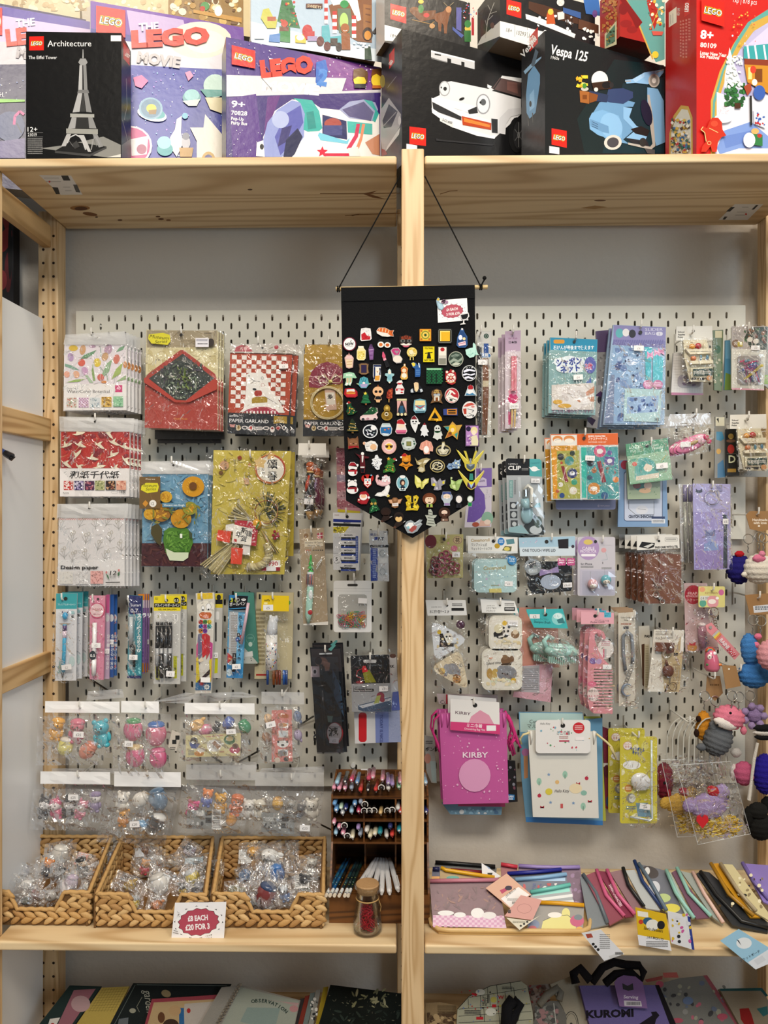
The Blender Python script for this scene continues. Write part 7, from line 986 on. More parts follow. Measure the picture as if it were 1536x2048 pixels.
def packet(z,u,v,w,h,rot,Y,z0,label,c1,c2,kind='bear',tag_=None,tilt=.7,grp='figure packets in the baskets'):
 c=at(z[0]+u*z[2],z[1]+v*z[2],Y);c.z=max(c.z,z0);s=z[2]*Y/F;Rm=RY(-rot);N=Rm@Vector((0,-cos(tilt),sin(tilt)));ex=Rm@Vector((1,0,0));ey=Rm@Vector((0,sin(tilt),cos(tilt)))
 pl=Pl(c,N);t=thing('figure_packet',label.replace('+','packet with '),'packet',c-Vector((0,0,h*s*.4)),grp);q=[c-ex*w*s/2+ey*h*s/2,c+ex*w*s/2+ey*h*s/2,c+ex*w*s/2-ey*h*s/2,c-ex*w*s/2-ey*h*s/2]
 film(t,'clear_bag',q,pl.n,.012,(7,6),.009,'poly');film(t,'bag_back',q,pl.n,-.010,(4,4),.004,'poly')
 if kind:figure(z,u,v,min(w,h)*.85,Y,'',c1,c2,kind,rot,None,t,c)
 if tag_:
  m=MB(pl);col,a,b=tag_;o=c+pl.n*.009+ex*a*w*s+ey*b*h*s;W_,H_=ex*w*s*.24,ey*h*s*.26;m.add([o-W_-H_,o+W_-H_,o+W_+H_,o-W_+H_],[(0,1,2,3)],col);n=pl.n*.0004
  for i in range(6):y=H_*(.75-i*.28);m.add([o-W_*.85+y+n,o+W_*(.8-(i*37%5)*.12)+y+n,o+W_*(.8-(i*37%5)*.12)+y+H_*.12+n,o-W_*.85+y+H_*.12+n],[(0,1,2,3)],'888' if col[0]in 'ef' else 'ddd')
  m.build('paper_slip',t,'paper')
zz=ZL+.03
for a in((230,370,330,120,-8,1.70,'+striped barcode slip','a8a8b0','c8c8cc','bear',('9a9aa2',-.1,-.1)),(240,490,290,130,-8,1.655,'+white cat toy','e8e6e2','e2e0dc','whale',None),(430,330,180,190,20,1.70,'+navy and orange toy','d8863a','2a2c3a','bear',None),(540,230,260,220,10,1.75,'tall empty-topped packet','c9c4bc','d8d4cc','egg',None),(545,390,140,190,25,1.68,'+dark tinted window card','2a2a30','4a4a54','bear',('3a3a42',0,0)),(740,330,200,210,-12,1.70,'+salmon printed slip','e0c8a8','2a2a2a','cap',('cf8a7a',-.1,.25)),(640,480,180,230,18,1.64,'+lilac grey sheep toy','c4b4c4','b8a8bc','egg',('dccfd6',-.2,-.1)),(850,420,200,190,30,1.68,'+brown figure','a87a4a','8a6438','bear',None),(990,260,130,190,8,1.745,'+blue grey round toy','56688a','4a5a7a','egg',None),(460,590,200,140,40,1.635,'folded shiny packet at the notch','b8b4b0','9a968e','whale',None),(320,590,220,120,-20,1.635,'+faded pink toy','b08a84','a87a78','egg',None),(230,640,180,100,5,1.625,'dark olive toy packet','5a5c4a','4a4a42','whale',None),(790,540,140,120,-30,1.635,'+printed grey slip','c8c4c0','b8b4b0','egg',('d2d0cc',0,0)),(90,470,200,130,-25,1.68,'+shadowed brown toy','6a5238','5a4630','bear',None)):
 packet(L11,*a[:6],zz,a[6]+' in the basket at the left edge',*a[7:])
for a in((1310,330,230,160,10,1.73,'+red and tan puppet toy','d8a06a','c8304a','bear',None),(1310,210,190,150,5,1.765,'+brown hanging toy','8a5a3a','7a4a2a','bear',('d8d8dc',-.2,0)),(1420,250,130,160,12,1.75,'+white and brown toy','e4e0da','9a7a5a','egg',None),(1170,500,300,150,-22,1.67,'+golden oblong toy','b8942a','a8842a','whale',None),(1440,490,230,250,-22,1.645,'+large white printed slip','d8d4ce','c8c4be','egg',('eeeeee',.05,.1)),(1210,660,150,150,8,1.62,'+yellow trimmed cup toy','d8b82a','b8bcc0','egg',None),(1410,690,160,140,-10,1.615,'+orange toy','d8823a','c87230','whale',None),(1540,300,200,120,20,1.74,'+grey and tan bits','9a8a74','7a6a5a','whale',None)):
 packet(L11,*a[:6],zz,a[6]+' in the middle basket',*a[7:])
for a in((250,180,190,150,-30,1.765,'+small photo card','3a3238','4a4048','bear',('8a7a84',0,0)),(300,270,330,90,8,1.73,'flat pale blue folded packet','9cc0d0','8ab0c4','whale',('b8d0dc',0,0)),(420,330,240,110,5,1.70,'+dark tray','3a4044','5a6064','whale',None),(280,410,250,180,-25,1.67,'+two yellow rimmed discs','d8c03a','c8cccf','egg',None),(320,510,210,150,20,1.635,'smoky grey packet','6a6a70','8a8a90','egg',None),(190,500,160,120,-10,1.63,'+black and yellow bits','2a2a2a','c8a83a','bear',None)):
 packet(L12,*a[:6],zz,a[6]+' in the middle basket',*a[7:])
for a in((790,230,230,220,5,1.75,'+brown curled toy','c8964a','b0803a','bear',('d2d0cc',-.25,0)),(940,220,240,190,15,1.735,'+black and white round toy and red card','e8e6e2','26262a','whale',None),(1120,230,120,250,0,1.75,'tall crinkled empty packet','b8b8b4','c8c8c4',None,None),(1290,310,240,170,10,1.735,'+white speckled toys','e2dfd6','d0ccc4','bear',None),(1000,370,190,200,-5,1.695,'+royal blue pouch toy','3f6aa8','4a78b4','egg',None),(1230,460,260,200,8,1.665,'+purple striped slip and white text','3a3a3e','4a6a3a','bear',('efeeea',-.05,.05)),(640,520,170,150,8,1.655,'+brush lettered slip','8a8a6a','7a8a6a','whale',('dfdcd2',0,0)),(820,440,130,330,-38,1.66,'long zip bag lying across the heap','c8ccd0','b8bcc0',None,None),(900,560,260,260,20,1.625,'dark red and blue packet at the notch','7a3a3a','3a4a6a','egg',None),(1060,540,160,190,-15,1.64,'+white and blue toy','dfe6ee','6a8ac0','bear',None),(1210,570,190,120,10,1.63,'+tiny golden toy','c8963a','b0802a','bear',None),(720,400,140,150,20,1.70,'+blue card','4a6a94','5a7aa4','egg',('6a8ab4',0,0)),(760,620,150,120,30,1.61,'+black barcode','3a3a3a','5a5a5a','whale',('e4e4e4',0,.1))):
 packet(L12,*a[:6],zz,a[6]+' in the basket by the organiser',*a[7:])
 
A0,B0=at(341,1886,1.545),at(447,1887,1.545);A0.z=B0.z=ZL;pl=Pl(A0,(0,-1,.12))
p=PK('price_sign','white card sign with ragged dark pink burst and prices','sign',L12,pl,[(128,622),(566,614),(543,966),(92,968)],.0012,'f2f0f2','paper','card',e=6e-5)
burst(p.m,330,785,182,120,-8);p.m.text(324,772,62,'£8 EACH','f6eef0','c',.04,-4,172);p.m.text(322,848,66,'£20 FOR 3','f6eef0','c',.04,-4,208)
p.d('x:3,16,390,895,440,940,2,5,a8a08a;x:4,16,140,690,180,740,2,4,c8c4c8;l:4,112 870 160 880,333;l:4,120 850 155 864,333;l:4,290 925 288 945,333').end()
m=MB();c=pl.m(320+330/4.267,1660+700/4.267);m.add([c+Vector((-.02,.001,.02)),c+Vector((.02,.001,.02)),Vector((c.x+.02,c.y+.045,ZL+.001)),Vector((c.x-.02,c.y+.045,ZL+.001))],[(0,1,2,3)],'e6e4e6');m.build('strut',p.t,'paper')
# goods hanging on the
R1,R2,R3,R4,R5,R6,R7,R8,R9=Z(930,620,4.8),Z(1180,620,4.315),Z(840,880,5.12),Z(1090,840,4.955),Z(1330,930,4.357),Z(840,1180,4.518),Z(1130,1180,5.689),Z(840,1380,3.938),Z(1190,1380,4.439)
def kz(p,u,v,o=.006):return p.pl.m(p.z[0]+u*p.z[2],p.z[1]+v*p.z[2])+p.pl.n*o
def KM(p):return MB(p.pl,z=p.z)
p=PK('chopstick_pack','pack of brown wooden chopsticks beside the banner edge','chopsticks',R1,1.78,(115,205,255,205,245,1225,120,1225),.002,'c9c8c0','paper')
p.d('r:118,210,252,320,d8d6d0;e:204,250,24,24,1f4a3a;o:204,250,12,12,2,d8d6d0;r:180,322,226,420,1f4f9a;a:122,415,245,455,18,2f6fb0;t:186,448,40,抗菌,f0f4f8,c,.02;p:115 340 160 360 160 1200 118 1200,1a1a1e;x:3,60,120,480,156,1180,6,12,d8d8d8,l').end()
for u in(180,198,214):m=KM(p);m.tube([kz(p,u-4,470),kz(p,u,800),kz(p,u-12,1200)],[.0030,.0027,.0016],'7a5038',7);m.build('chopstick',p.t,'paper')
p.sub('paper_band',(168,684,222,684,222,744,168,744),.0005,'c4b89a',.0085);p.st(168,508,92,50,'£4',0,off=.010).bag((120,320,256,325,248,1228,116,1230),.010,(4,14),.003);hook(962,650,'the brown chopsticks')
p=PK('chopstick_pack','pack of pink and yellow child chopsticks under lilac header','chopsticks',R1,1.765,(385,205,535,195,535,1135,385,1140),.002,'d0c4cc','paper')
p.d('p:385 205 535 195 532 395 385 400,b8a0b8;t:460,280,26,for Kids,8a4a7a,c,0,0,84,.2;t:460,320,28,日本製,3a3040,c,.02;s:460,790,46,40,9,e89ab0;e:460,850,48,48,c82a6a;t:460,862,20,はし,f6dce8,c;r:415,975,440,1100,c8487a;e:486,1005,22,22,6a7a8a;k:465,1050,510,1090,4,888').end()
for u in(452,480):m=KM(p);m.tube([kz(p,u,450),kz(p,u-2,780)],.0034,'e08a98',7);m.tube([kz(p,u-2,900),kz(p,u-8,1130)],[.003,.0016],'d8b87a',7);m.build('chopstick',p.t,'paper')
p.st(465,928,90,50,'£4.00',-3,off=.010).bag((384,395,536,395,538,1142,384,1145),.010,(4,12),.003);p.back(2,-22,12,.02,'%s child chopstick pack behind the pink and yellow one');hook(1027,650,'the pink chopsticks')
p=PK('soap_net_pack','soap net pack with turquoise header and white cloud lettering','soap net',R1,1.757,(818,262,1272,282,1246,1008,800,990),.010,'8ab0b4')
p.d('p:820 264 1272 284 1266 402 822 382,1f8ab0;t:848,378,44,石けんが最後まで使えます,eef4f6,l,.02,0,390;a:850,284,956,322,16,d8962a;p:804 390 1266 404 1250 1006 802 990,86acae;p:860 640 1240 560 1240 720 900 740,9ac0c0')
for i in range(24):p.d('l:2,%d 600 %d 730,5f8a8c;l:2,%d 600 %d 730,5f8a8c'%(860+i*15,920+i*15,930+i*14,860+i*15))
for u,v,a,b in((920,500,70,44),(1000,480,80,40),(1080,500,70,44),(960,560,90,44),(1060,560,80,44)):p.d('e:%d,%d,%d,%d,e6f0f4'%(u,v,a,b))
p.d('t:1000,528,78,シャボン,1f3f9a,c,.05,-6,250;t:1010,590,72,ネット,1f3f9a,c,.05,-6,190;e:1200,530,56,80,5a62b0;t:1186,562,60,2枚,f4e6ee,c,.06,6,76;t:1186,562,60,2枚,c83a6a,c,.02,6,70;p:1180 700 1200 640 1206 640 1212 700 1200 726,4a6ab0;e:1185,700,22,24,4a6ab0;p:830 720 1240 700 1240 960 830 960,d8d2cc;p:860 740 1000 730 1000 780 900 830,e6e2de;e:1080,830,150,110,e6e2e0;p:1240 730 1160 790 1090 800 1110 830 1190 820 1240 790,c98a68;p:1240 830 1140 850 1070 870 1100 890 1180 880 1240 880,c08060;x:4,30,880,740,1200,950,16,40,e2dcda d0c8c4 ece8e6;e:888,884,46,22,d8a83a;e:955,922,64,22,d8a83a;t:1030,990,40,ゴムひもが伸びて使いやすい,7a2a5a,c,.01,0,400');hole(p,1048,305,14).end()
p.st(1080,650,90,50,'£4',-3,off=.007).bag((800,390,1268,402,1250,1014,800,998),.004,(8,9),.004);p.back(2,-10,6,.024,'%s soap net pack');hook(1153,662,'the soap net packs')
p=PK('slider_bag_pack','tall dark violet pouch pack between the soap nets and slider bags','pouch',R2,1.80,(48,182,170,170,150,1030,-30,1010,60,360),.006,'a9a6a8')
p.d('p:50 184 168 172 165 360 60 366,4f3a62;p:60 366 165 360 150 640 70 650,8a8888;e:80,820,60,110,c4c2c0;e:86,775,22,34,2a2430;e:95,900,20,34,2a2430;p:40 740 90 700 130 720 130 760 70 745,4a2a5a;p:-30 900 50 950 20 1000 -20 960,3a2a4a;x:3,16,70,380,150,640,5,12,b8b6b6 6a686a').end()
p=PK('slider_bag_pack','pale blue slider bag pack with lilac header and pink bows','pouch',R2,1.757,(200,128,655,148,650,640,640,990,115,990,180,300),.008,'9ab4d0')
p.d('p:204 130 655 150 650 330 200 300,8a86b8;t:476,180,36,SLIDER,d8d8e8,l,0,0,152;t:476,214,36,BAG,d8d8e8,l,0,0,86;a:570,188,628,222,16,d8d8e8;t:598,216,26,S,6a6a9a,c;e:255,200,34,40,5fb0b8;e:310,195,30,34,e6e4e4;e:365,205,30,36,26242c;p:200 255 650 268 650 330 200 300,7a78ac')
for i in range(22):p.d('p:%d 258 %d 258 %d 300 %d 300,6a68a0'%(205+i*20,213+i*20,200+i*20,192+i*20))
p.d('p:200 310 470 320 460 980 130 980,8fb0d4;x:5,26,215,330,450,960,20,44,7a94c0 6a84b4 b0c4e0 42558a 9ab8da;x:6,30,220,340,450,960,4,10,22305a;p:470 320 530 320 520 640 480 640,4ab8c8;p:540 340 630 420 620 660 540 650,5ac0d0;p:120 980 180 560 210 560 200 980,7a88a8')
for u,v in((516,390),(575,370),(612,360)):p.d('p:-28 -34 0 -12 28 -34 24 0 28 34 0 14 -28 34 -24 0,e2a4c8;e:0,0,12,12,d88ab8',u,v)
p.d('e:498,645,44,40,c87aa8;e:582,645,44,40,c87aa8;k:468,625,528,665,3,f0d8e8;k:552,625,612,665,3,f0d8e8;p:300 676 618 688 600 968 284 960,b4d4d8;p:318 754 590 740 580 880 314 896,9ab8dc;x:8,24,330,760,580,880,10,20,3f5a9a 6a88c0 2a3a6a;t:300,955,22,サイズ,333,l,0,0,50;t:552,958,34,3枚,333,l,0,0,44');hole(p,432,195,16).end()
p.st(412,335,84,44,'£4',2,off=.008).bag((195,280,655,300,640,1000,110,994),.005,(8,11),.004);p.back(2,-8,10,.022,'%s slider bag pack behind the pale blue one');hook(1283,640,'the slider bags')
def shelfpack(z,du,dv,lab,hk,what,Y=1.765):
 q=lambda pts:[(a+du,b+dv)for a,b in QP(pts)]
 p=PK('sticky_note_pack',lab,'note pack',z,Y,q((745,142,1055,136,1060,262,742,264)),.002,'e2e0d8','paper','header')
 p.d('t:758,196,18,School,222,l,.04,0,56;t:758,218,18,Supplies,222,l,.04,0,62;t:758,240,18,Point,222,l,.04,0,44',du,dv);hole(p,892+du,180+dv,13).end()
 p.sub('paper_shop',q((790,268,990,264,1025,388,1040,500,1040,628,848,622,800,420)),.006,'d8d0b4',.004,'paper')
 p.sub('display_step',q((800,350,1020,345,1026,388,838,396)),.010,'e6dec4',.008,'paper','k:840,370,1020,380,1,776' if not du else None)
 p.sub('display_step',q((830,455,1030,445,1034,474,838,480)),.012,'e6dec4',.008,'paper').sub('chalkboard',q((846,512,1036,506,1036,590,850,596)),.003,'d8d0b4',.012,'paper')
 m=KM(p);m.k=720;m.d('p:862 522 1030 516 1030 574 864 580,23403c;t:866,566,36,学校用品,e6e4dc,l,.01,0,96;k:950,540,1020,566,2,c9c8c0;e:1002,598,24,22,c08a5a;r:852,594,890,616,333;r:918,596,956,618,333',du,dv);m.build('printed_front',p.t,'paper')
 m=KM(p);k=z[2]*Y/F;B=lambda u,v,rx,ry,o,c:m.blob(kz(p,u+du,v+dv,o),rx*k,rx*k*.7,ry*k,c,None,9,6)
 B(858,330,28,24,.016,'e0982a');B(910,325,30,28,.016,'b0222c');B(965,325,18,30,.016,'d8d0b0');B(866,432,26,22,.018,'d07a4a');B(930,425,12,26,.018,'5a8aa0');B(985,425,14,26,.018,'4a7a94');m.build('miniatures',p.t,'gloss',smooth=True,kind='stuff')
 p.bag(q((742,262,1062,258,1050,632,770,640)),.024,(7,9),.006);hook(hk[0],hk[1],what,Y-.02);return p
shelfpack(R2,0,0,'bagged miniature school shop stall, upper one beside the slider bags',(1387,650),'the upper school shop stall')
shelfpack(R2,465,762,'bagged miniature school shop stall, lower one at the right edge',(1498,822),'the lower school shop stall',1.755)
p=PK('card_pack','white grid card pack half hidden under the upper school shop stall','card pack',R2,1.79,(720,370,985,360,975,720,700,712),.006,'d4d0cc');p.d(';'.join(['l:1,%d 372 %d 712,b4b0ac'%(725+i*22,706+i*22)for i in range(12)]+['l:1,715 %d 980 %d,b4b0ac'%(390+i*24,388+i*24)for i in range(13)])).d('a:755,560,960,670,40,a4a0a8;x:4,24,770,575,950,660,6,14,7a6a84 9a94a4;p:700 712 975 720 974 735 700 735,b06a8a').end()
p=PK('pick_pack','grid card pack of coloured bow picks at the upper right edge','pick pack',R2,1.757,(1222,150,1530,150,1500,690,1222,680),.004,'d8d6cc')
p.d('p:1222 140 1530 140 1520 345 1222 332,b0a8a4;t:1240,215,18,カラフル,333,l,0,0,60;t:1240,238,18,ピックス,333,l,0,0,60;p:1325 250 1380 150 1530 145 1524 345 1400 340,2f3a2a;x:3,20,1330,160,1520,290,10,20,4a2a1a 6a3a22 2f5a2a 8a5a3a;e:1380,255,24,22,e2dcd0;e:1430,270,24,22,e2dcd0;e:1258,288,34,34,7a5a3a;t:1256,302,32,20,e8e2d8,c;r:1272,276,1316,316,b8a83a;e:1302,294,12,12,e8e4c0')
p.d(';'.join(['l:1,%d 340 %d 680,b8bcb0'%(1230+i*22,1230+i*22)for i in range(13)]+['l:1,1222 %d 1500 %d,b8bcb0'%(360+i*22,362+i*22)for i in range(15)])).d('a:1268,395,1472,645,26,9a9490;p:1222 672 1500 684 1500 694 1222 688,d8a0b0').end()
m=KM(p);R=random.Random(3);cc=('a83a7a','4a6ab0','8a3a8a','d84a7a','3a8aa0','6a4a9a')
for i in range(22):
 a=kz(p,R.uniform(1300,1440),R.uniform(440,540),R.uniform(.004,.008));b=kz(p,R.uniform(1330,1460),R.uniform(590,640),R.uniform(.003,.007));c=cc[i%6];m.tube([a,b],.0007,c,4);m.blob(a+Vector((.003,0,.001)),.0035,.0015,.0022,c,None,7,5);m.blob(a-Vector((.003,0,.001)),.0035,.0015,.0022,c,None,7,5)
m.T('1310 605 .010 1450 490 .010',.001,'d8c22a',5);m.T('1330 600 .010 1458 500 .010',.001,'d8c22a',5);m.B('1462 488 .010',.0045,.002,.0035,'d8c22a');m.build('bow_picks',p.t,'gloss',kind='stuff');p.st(1424,328,76,40,'£3',0,off=.003).bag((1262,390,1478,390,1478,650,1262,650),.011,(4,4),.002,'blister','blister').bag((1215,140,1536,140,1506,700,1215,690),.013,(6,8),.003);hook(1498,644,'the bow pick packs')
for i,(sh,c,l,code)in enumerate((((1060,175,1150,170,1140,700,1072,690),'6a7a5a','green bottle picture pack edge beside the upper school shop stall','e:1102,340,26,36,2f5a34;r:1080,180,1140,240,d8d0a8;x:3,14,1075,420,1140,680,6,14,3f6a44 b8b49a'),((1168,262,1212,262,1226,690,1160,690),'5a9cc4','pale blue pack edge behind the bow pick pack','p:1170 540 1220 560 1226 690 1160 690,7a9a4a;r:1170,270,1210,420,7ab8dc'),((1495,145,1560,145,1560,690,1490,640),'9a9a90','pale pack edge cut by the right picture border above','p:1500 560 1560 560 1560 640 1500 640,8aa84a'),((1082,920,1170,920,1170,1450,1075,1450),'8a8a84','blue and grey bottle pack beside the lower school shop stall','p:1090 1050 1140 1050 1160 1110 1130 1130 1090 1120,4a8aac;p:1100 1330 1150 1290 1170 1440 1100 1450,4a7aa0;e:1110,1220,20,24,d8a84a;r:1084,925,1160,1000,d8d6c0;p:1090 940 1110 930 1112 975,3a3a34'),((1172,1030,1268,1020,1290,1430,1176,1430),'1f2020','dark novelty eraser box behind the lower school shop stall','e:1216,1090,24,24,c8a85a;e:1216,1130,40,14,6a4a3a;e:1216,1200,30,40,a8302c;t:1196,1318,90,D,d8dcb8,l,.02;l:3,1180 1240 1264 1240,6a6a60;r:1186,1370,1260,1400,a8843a'),((1190,1375,1560,1370,1560,1440,1190,1440),'8a8270','antibacterial boxed pack base under the lower school shop stall','a:1220,1392,1285,1432,16,e6e4dc;t:1252,1426,32,抗菌,222,c,.02;t:1296,1426,30,エプソン,333,l,0,0,100'))):
 q=PK('card_pack',l,'card pack',R2,1.785+.01*(i%2),sh,.005,c);q.d(code).end()
p=PK('hair_clip_pack','pink rounded snap clip in a clear bag','hair clip',R2,1.765,(690,900,1040,890,1046,985,655,1004),.0008,'c4c0bc','header','header_film')
m=KM(p);k=R2[2]*1.765/F;R2m=RY(-25)
for c,g,o in(('d8709c',1,.006),('e88ab0',.86,.010),('b8527c',.4,.0125)):m.blob(kz(p,860,1160,o),165*k*g,.004,62*k*g*(.8 if g==.4 else 1),c,R2m,20,8)
m.g('clip_body',p);m=KM(p);m.B('940 1120 .014',46*k,.004,42*k,'eec0d0',None,14,8);m.B('975 1105 .018',24*k,.003,26*k,'c8386a',R2m);m.B('1000 1140 .018',22*k,.003,22*k,'c8386a');m.B('872 1150 .016',44*k,.002,16*k,'a89058',R2m);m.g('bow',p)
p.st(800,1165,86,44,'£4.00',-2,off=.018).bag((690,985,1050,978,1040,1230,690,1270),.020,(8,7),.008);hook(1393,817,'the pink snap clip');p.back(1,-10,4,.034,'%s pink snap clip bag')
p=PK('zip_case_pack','orange headed pack with a yellow and a turquoise zip case','zip case',R4,1.757,(52,140,722,128,738,788,62,790),.006,'cfd0cc')
p.d('p:54 142 722 130 724 246 56 254,d8621e;p:60 150 316 146 318 250 62 254,e2dfd8;e:125,190,50,34,d88a4a;e:240,190,56,36,d88a4a;e:125,205,40,22,eee8dc;e:240,205,46,22,eee8dc;l:3,100 200 150 190,444;t:428,168,24,SANRIO CHARACTERS,f6ece4,l,.03,0,170;t:428,200,36,ファスナーケース,f6ece4,l,.02,0,190;t:428,226,20,FASTENER CASE SET,f6dcc8,l,.01,0,180;p:58 256 318 252 322 310 60 312,d89a2a;t:90,280,20,おとくな 2枚入り,4a3a1a,l,0,0,190;p:60 312 340 300 350 780 80 780,a8a84a;p:64 312 116 310 124 780 84 780,e09a1e;p:400 270 722 264 734 780 420 784,4a9a9c;p:356 270 412 268 410 770 366 772,3ab8a8')
for u,v,r,c in((155,365,34,'2a2a2a'),(240,405,46,'3a8a84'),(270,528,50,'24306a'),(290,615,30,'3a9a7a'),(155,640,24,'e6e2dc'),(280,700,38,'e2dccc'),(168,748,26,'2a4a8a'),(124,705,18,'b85a3a'),(270,330,26,'2f3a34'),(164,425,14,'c84a3a'),(543,310,60,'d0507a'),(640,325,24,'6a5a9a'),(450,425,36,'26262c'),(486,500,26,'a8683a'),(484,680,60,'d08a3a'),(590,750,36,'2f5a8a'),(700,590,30,'d8843a'),(440,570,24,'3f5a6a'),(620,480,16,'7a4a3a')):p.d('e:%d,%d,%d,%d,%s'%(u,v,r,r,c))
p.d('e:543,310,30,26,ece8e4;e:484,680,34,24,e8e2d8;e:270,528,26,22,d8dce4;p:590 360 690 370 680 450 585 440,6a5a9a;e:640,405,26,22,e8e6ea;p:158 458 188 456 232 612 200 618,8a2430;p:512 412 554 410 606 614 566 622,8a2430;t:580,520,22,SANRIO CHARACTERS,e8d4d4,c,.02,-76,180;t:195,540,18,SANRIO CHARACTERS,e8d4d4,c,.02,-76,130;x:6,34,420,290,720,770,5,10,2f5a60 c8503a 6a4a8a e0b05a,r;x:7,24,120,320,335,770,4,8,2f4a3a b8502a 6a6a2a,r;p:620 650 650 640 690 720 660 690,e6f0f0');hole(p,385,182,16).end()
p.st(438,380,94,50,'£4.00',3,off=.008).bag((50,252,726,244,742,794,56,798),.005,(9,9),.003);q=PK('slip_case','grey blue slip case showing below the zip cases','case',R4,1.785,rr(108,560,700,888,24),.006,'7c82a8');q.d('t:520,856,24,@ new peace,dcd,l,0,0,120').end();hook(1171,856,'the zip case packs');p.back(1,-30,22,.034,'%s zip case pack behind the orange headed one')
p=PK('acrylic_plate','green acrylic plate card pack hanging askew with blue haired picture','plate',R4,1.757,(800,240,1215,178,1262,578,842,628),.004,'9ac0a0')
p.d('p:800 240 1215 178 1226 300 808 362,5a9a78;t:832,290,36,ACRYLIC,d8ecdc,l,0,-7,122;t:852,322,36,PLATE,d8ecdc,l,0,-7,90;t:1050,266,40,Yours,e8f4e8,l,.01,-10,80,.3;t:1060,296,40,Yasashii,e8f4e8,l,.01,-10,120,.3;p:842 628 1262 578 1262 590 842 640,7aa884;p:890 470 930 380 1010 370 1080 410 1130 520 1140 560 890 590,6ab0a8;p:900 560 1130 520 1130 570 900 600,e2d8c4;e:1020,470,44,42,f0e0cc;p:930 440 1000 380 1070 420 1060 450 1000 430 960 500 930 540,4aa09a;e:888,436,26,22,d86a5a;p:845 395 900 380 905 405 850 420,5aa48a;l:8,1150 410 1200 345,c8b86a;x:3,12,830,350,1200,420,3,6,3a7a5a');hole(p,1010,258,18).end()
p.st(1150,455,116,54,'£5',-6,off=.006).bag((795,236,1220,172,1270,584,840,634),.004,(7,7),.003);hook(1303,874,'the green acrylic plates')
q=PK('acrylic_plate','second green plate card hanging straight below the askew one','plate',R4,1.775,(806,420,1140,420,1144,780,820,786),.005,'98a88c');q.d('e:960,660,70,46,3f7a74;e:1020,650,40,40,e8c8b0;e:910,650,40,30,8a4a44;e:990,700,60,26,d8b08a;x:3,10,830,600,1120,760,3,6,5a7a5a').end()
q=PK('card_case_pack','pale blue card case pack with outlined cartoon lettering','case',R4,1.79,(735,400,1200,380,1218,1058,722,1060),.006,'7a9ac0');q.d('a:782,510,1166,1004,26,22305a;a:788,516,1160,998,22,c0c8dc;t:828,970,40,CRAYON SHINCHAN,1b2440,l,.05,0,250;p:820 800 1080 790 1080 930 880 940 830 890,c9d0e0;l:4,830 800 830 880 900 940 1080 936 1080 800,2a2e3a;e:960,890,60,44,d4d6de;l:3,920 880 1000 890,444;r:1056,956,1188,978,23305a;r:1056,984,1190,1024,dfe2e8;k:1066,990,1180,1020,2,333;e:790,445,40,44,a8445a').end()
p=PK('scissors_card','grey carded pale blue clip scissors with white strap','clip',R3,1.757,(880,200,900,188,1226,196,1244,214,1274,962,1250,978,912,946,902,930),.003,'b4b8ba')
p.d('p:880 200 900 188 1122 193 1122 362 884 362,17181b;p:1122 193 1226 196 1244 214 1250 376 1122 370,4fa4a8;t:902,254,22,つよやさしい,ddd,l,.02,0,100;t:902,306,58,CLIP,f0f0f0,l,.03,0,132;k:1042,290,1110,316,2,999;t:1135,246,24,Cinnamoroll,2a6a74,l,0,-4,90,.2;e:1170,296,36,26,f0f2f2;p:1112 276 1150 284 1140 306,f0f2f2;p:1195 290 1236 306 1200 312,f0f2f2;p:914 412 952 412 950 590 916 588,5a9a94;k:920,420,946,585,14,d0e4e0;k:962,410,984,560,16,777;p:1000 380 1030 380 1050 640 1010 640,c8cccd;p:1160 560 1210 470 1250 440 1262 760 1220 840,d4dadd;p:1190 650 1230 640 1236 690 1160 690,9ac8d4;r:920,636,994,706,2a2c2e;e:956,672,24,26,d8dada;r:922,728,996,800,2a2c2e;e:960,765,26,30,c4c8c8;r:928,822,1000,888,3a3c3e;e:965,860,22,24,d0d4d4;p:910 900 1040 870 1120 960 912 944,9ac0c4;p:1060 880 1180 760 1270 900 1270 970 1120 960,2c3434;e:1185,920,64,44,cfd6d8;e:1210,840,40,60,5a6a64').end()
m=KM(p);k=R3[2]*1.757/F
m.B('1092 760 .006',64*k,.006,96*k,'9cc0c8',None,16,10);m.T('1070 600 .006 1080 700 .006',[40*k,56*k],'9cc0c8',12);m.g('scissor_body',p)
m=KM(p);m.T('1075 590 .007 1072 500 .007 1100 468 .012 1130 500 .014 1130 620 .012 1130 690 .0135',[.005,.005,.0045,.0045,.0045,.0055],'e2e0d6',8);m.g('strap',p,'satin')
m=KM(p);m.B('1130 645 .017',.0028,.0016,.0028,'b8b8b4');m.B('1130 682 .019',.0028,.0016,.0028,'b8b8b4');m.T('1070 510 .008 1072 580 .008',.006,'c4c4c0',10);m.build('press_stud',p.t,'metal')
p.st(1180,418,90,46,'£5.00',2,off=.004).bag((885,370,1250,380,1272,960,905,940),.016,(6,8),.003,'blister','blister');p.back(2,-26,20,.024,'%s clip scissors card');hook(1049,910,'the clip scissors cards')
p=PK('scissors_card','lilac scissors card with lace cut edge half behind the banner','scissors',R3,1.79,(560,292,735,286,730,890,455,895,470,700,560,480),.003,'d0c8d4')
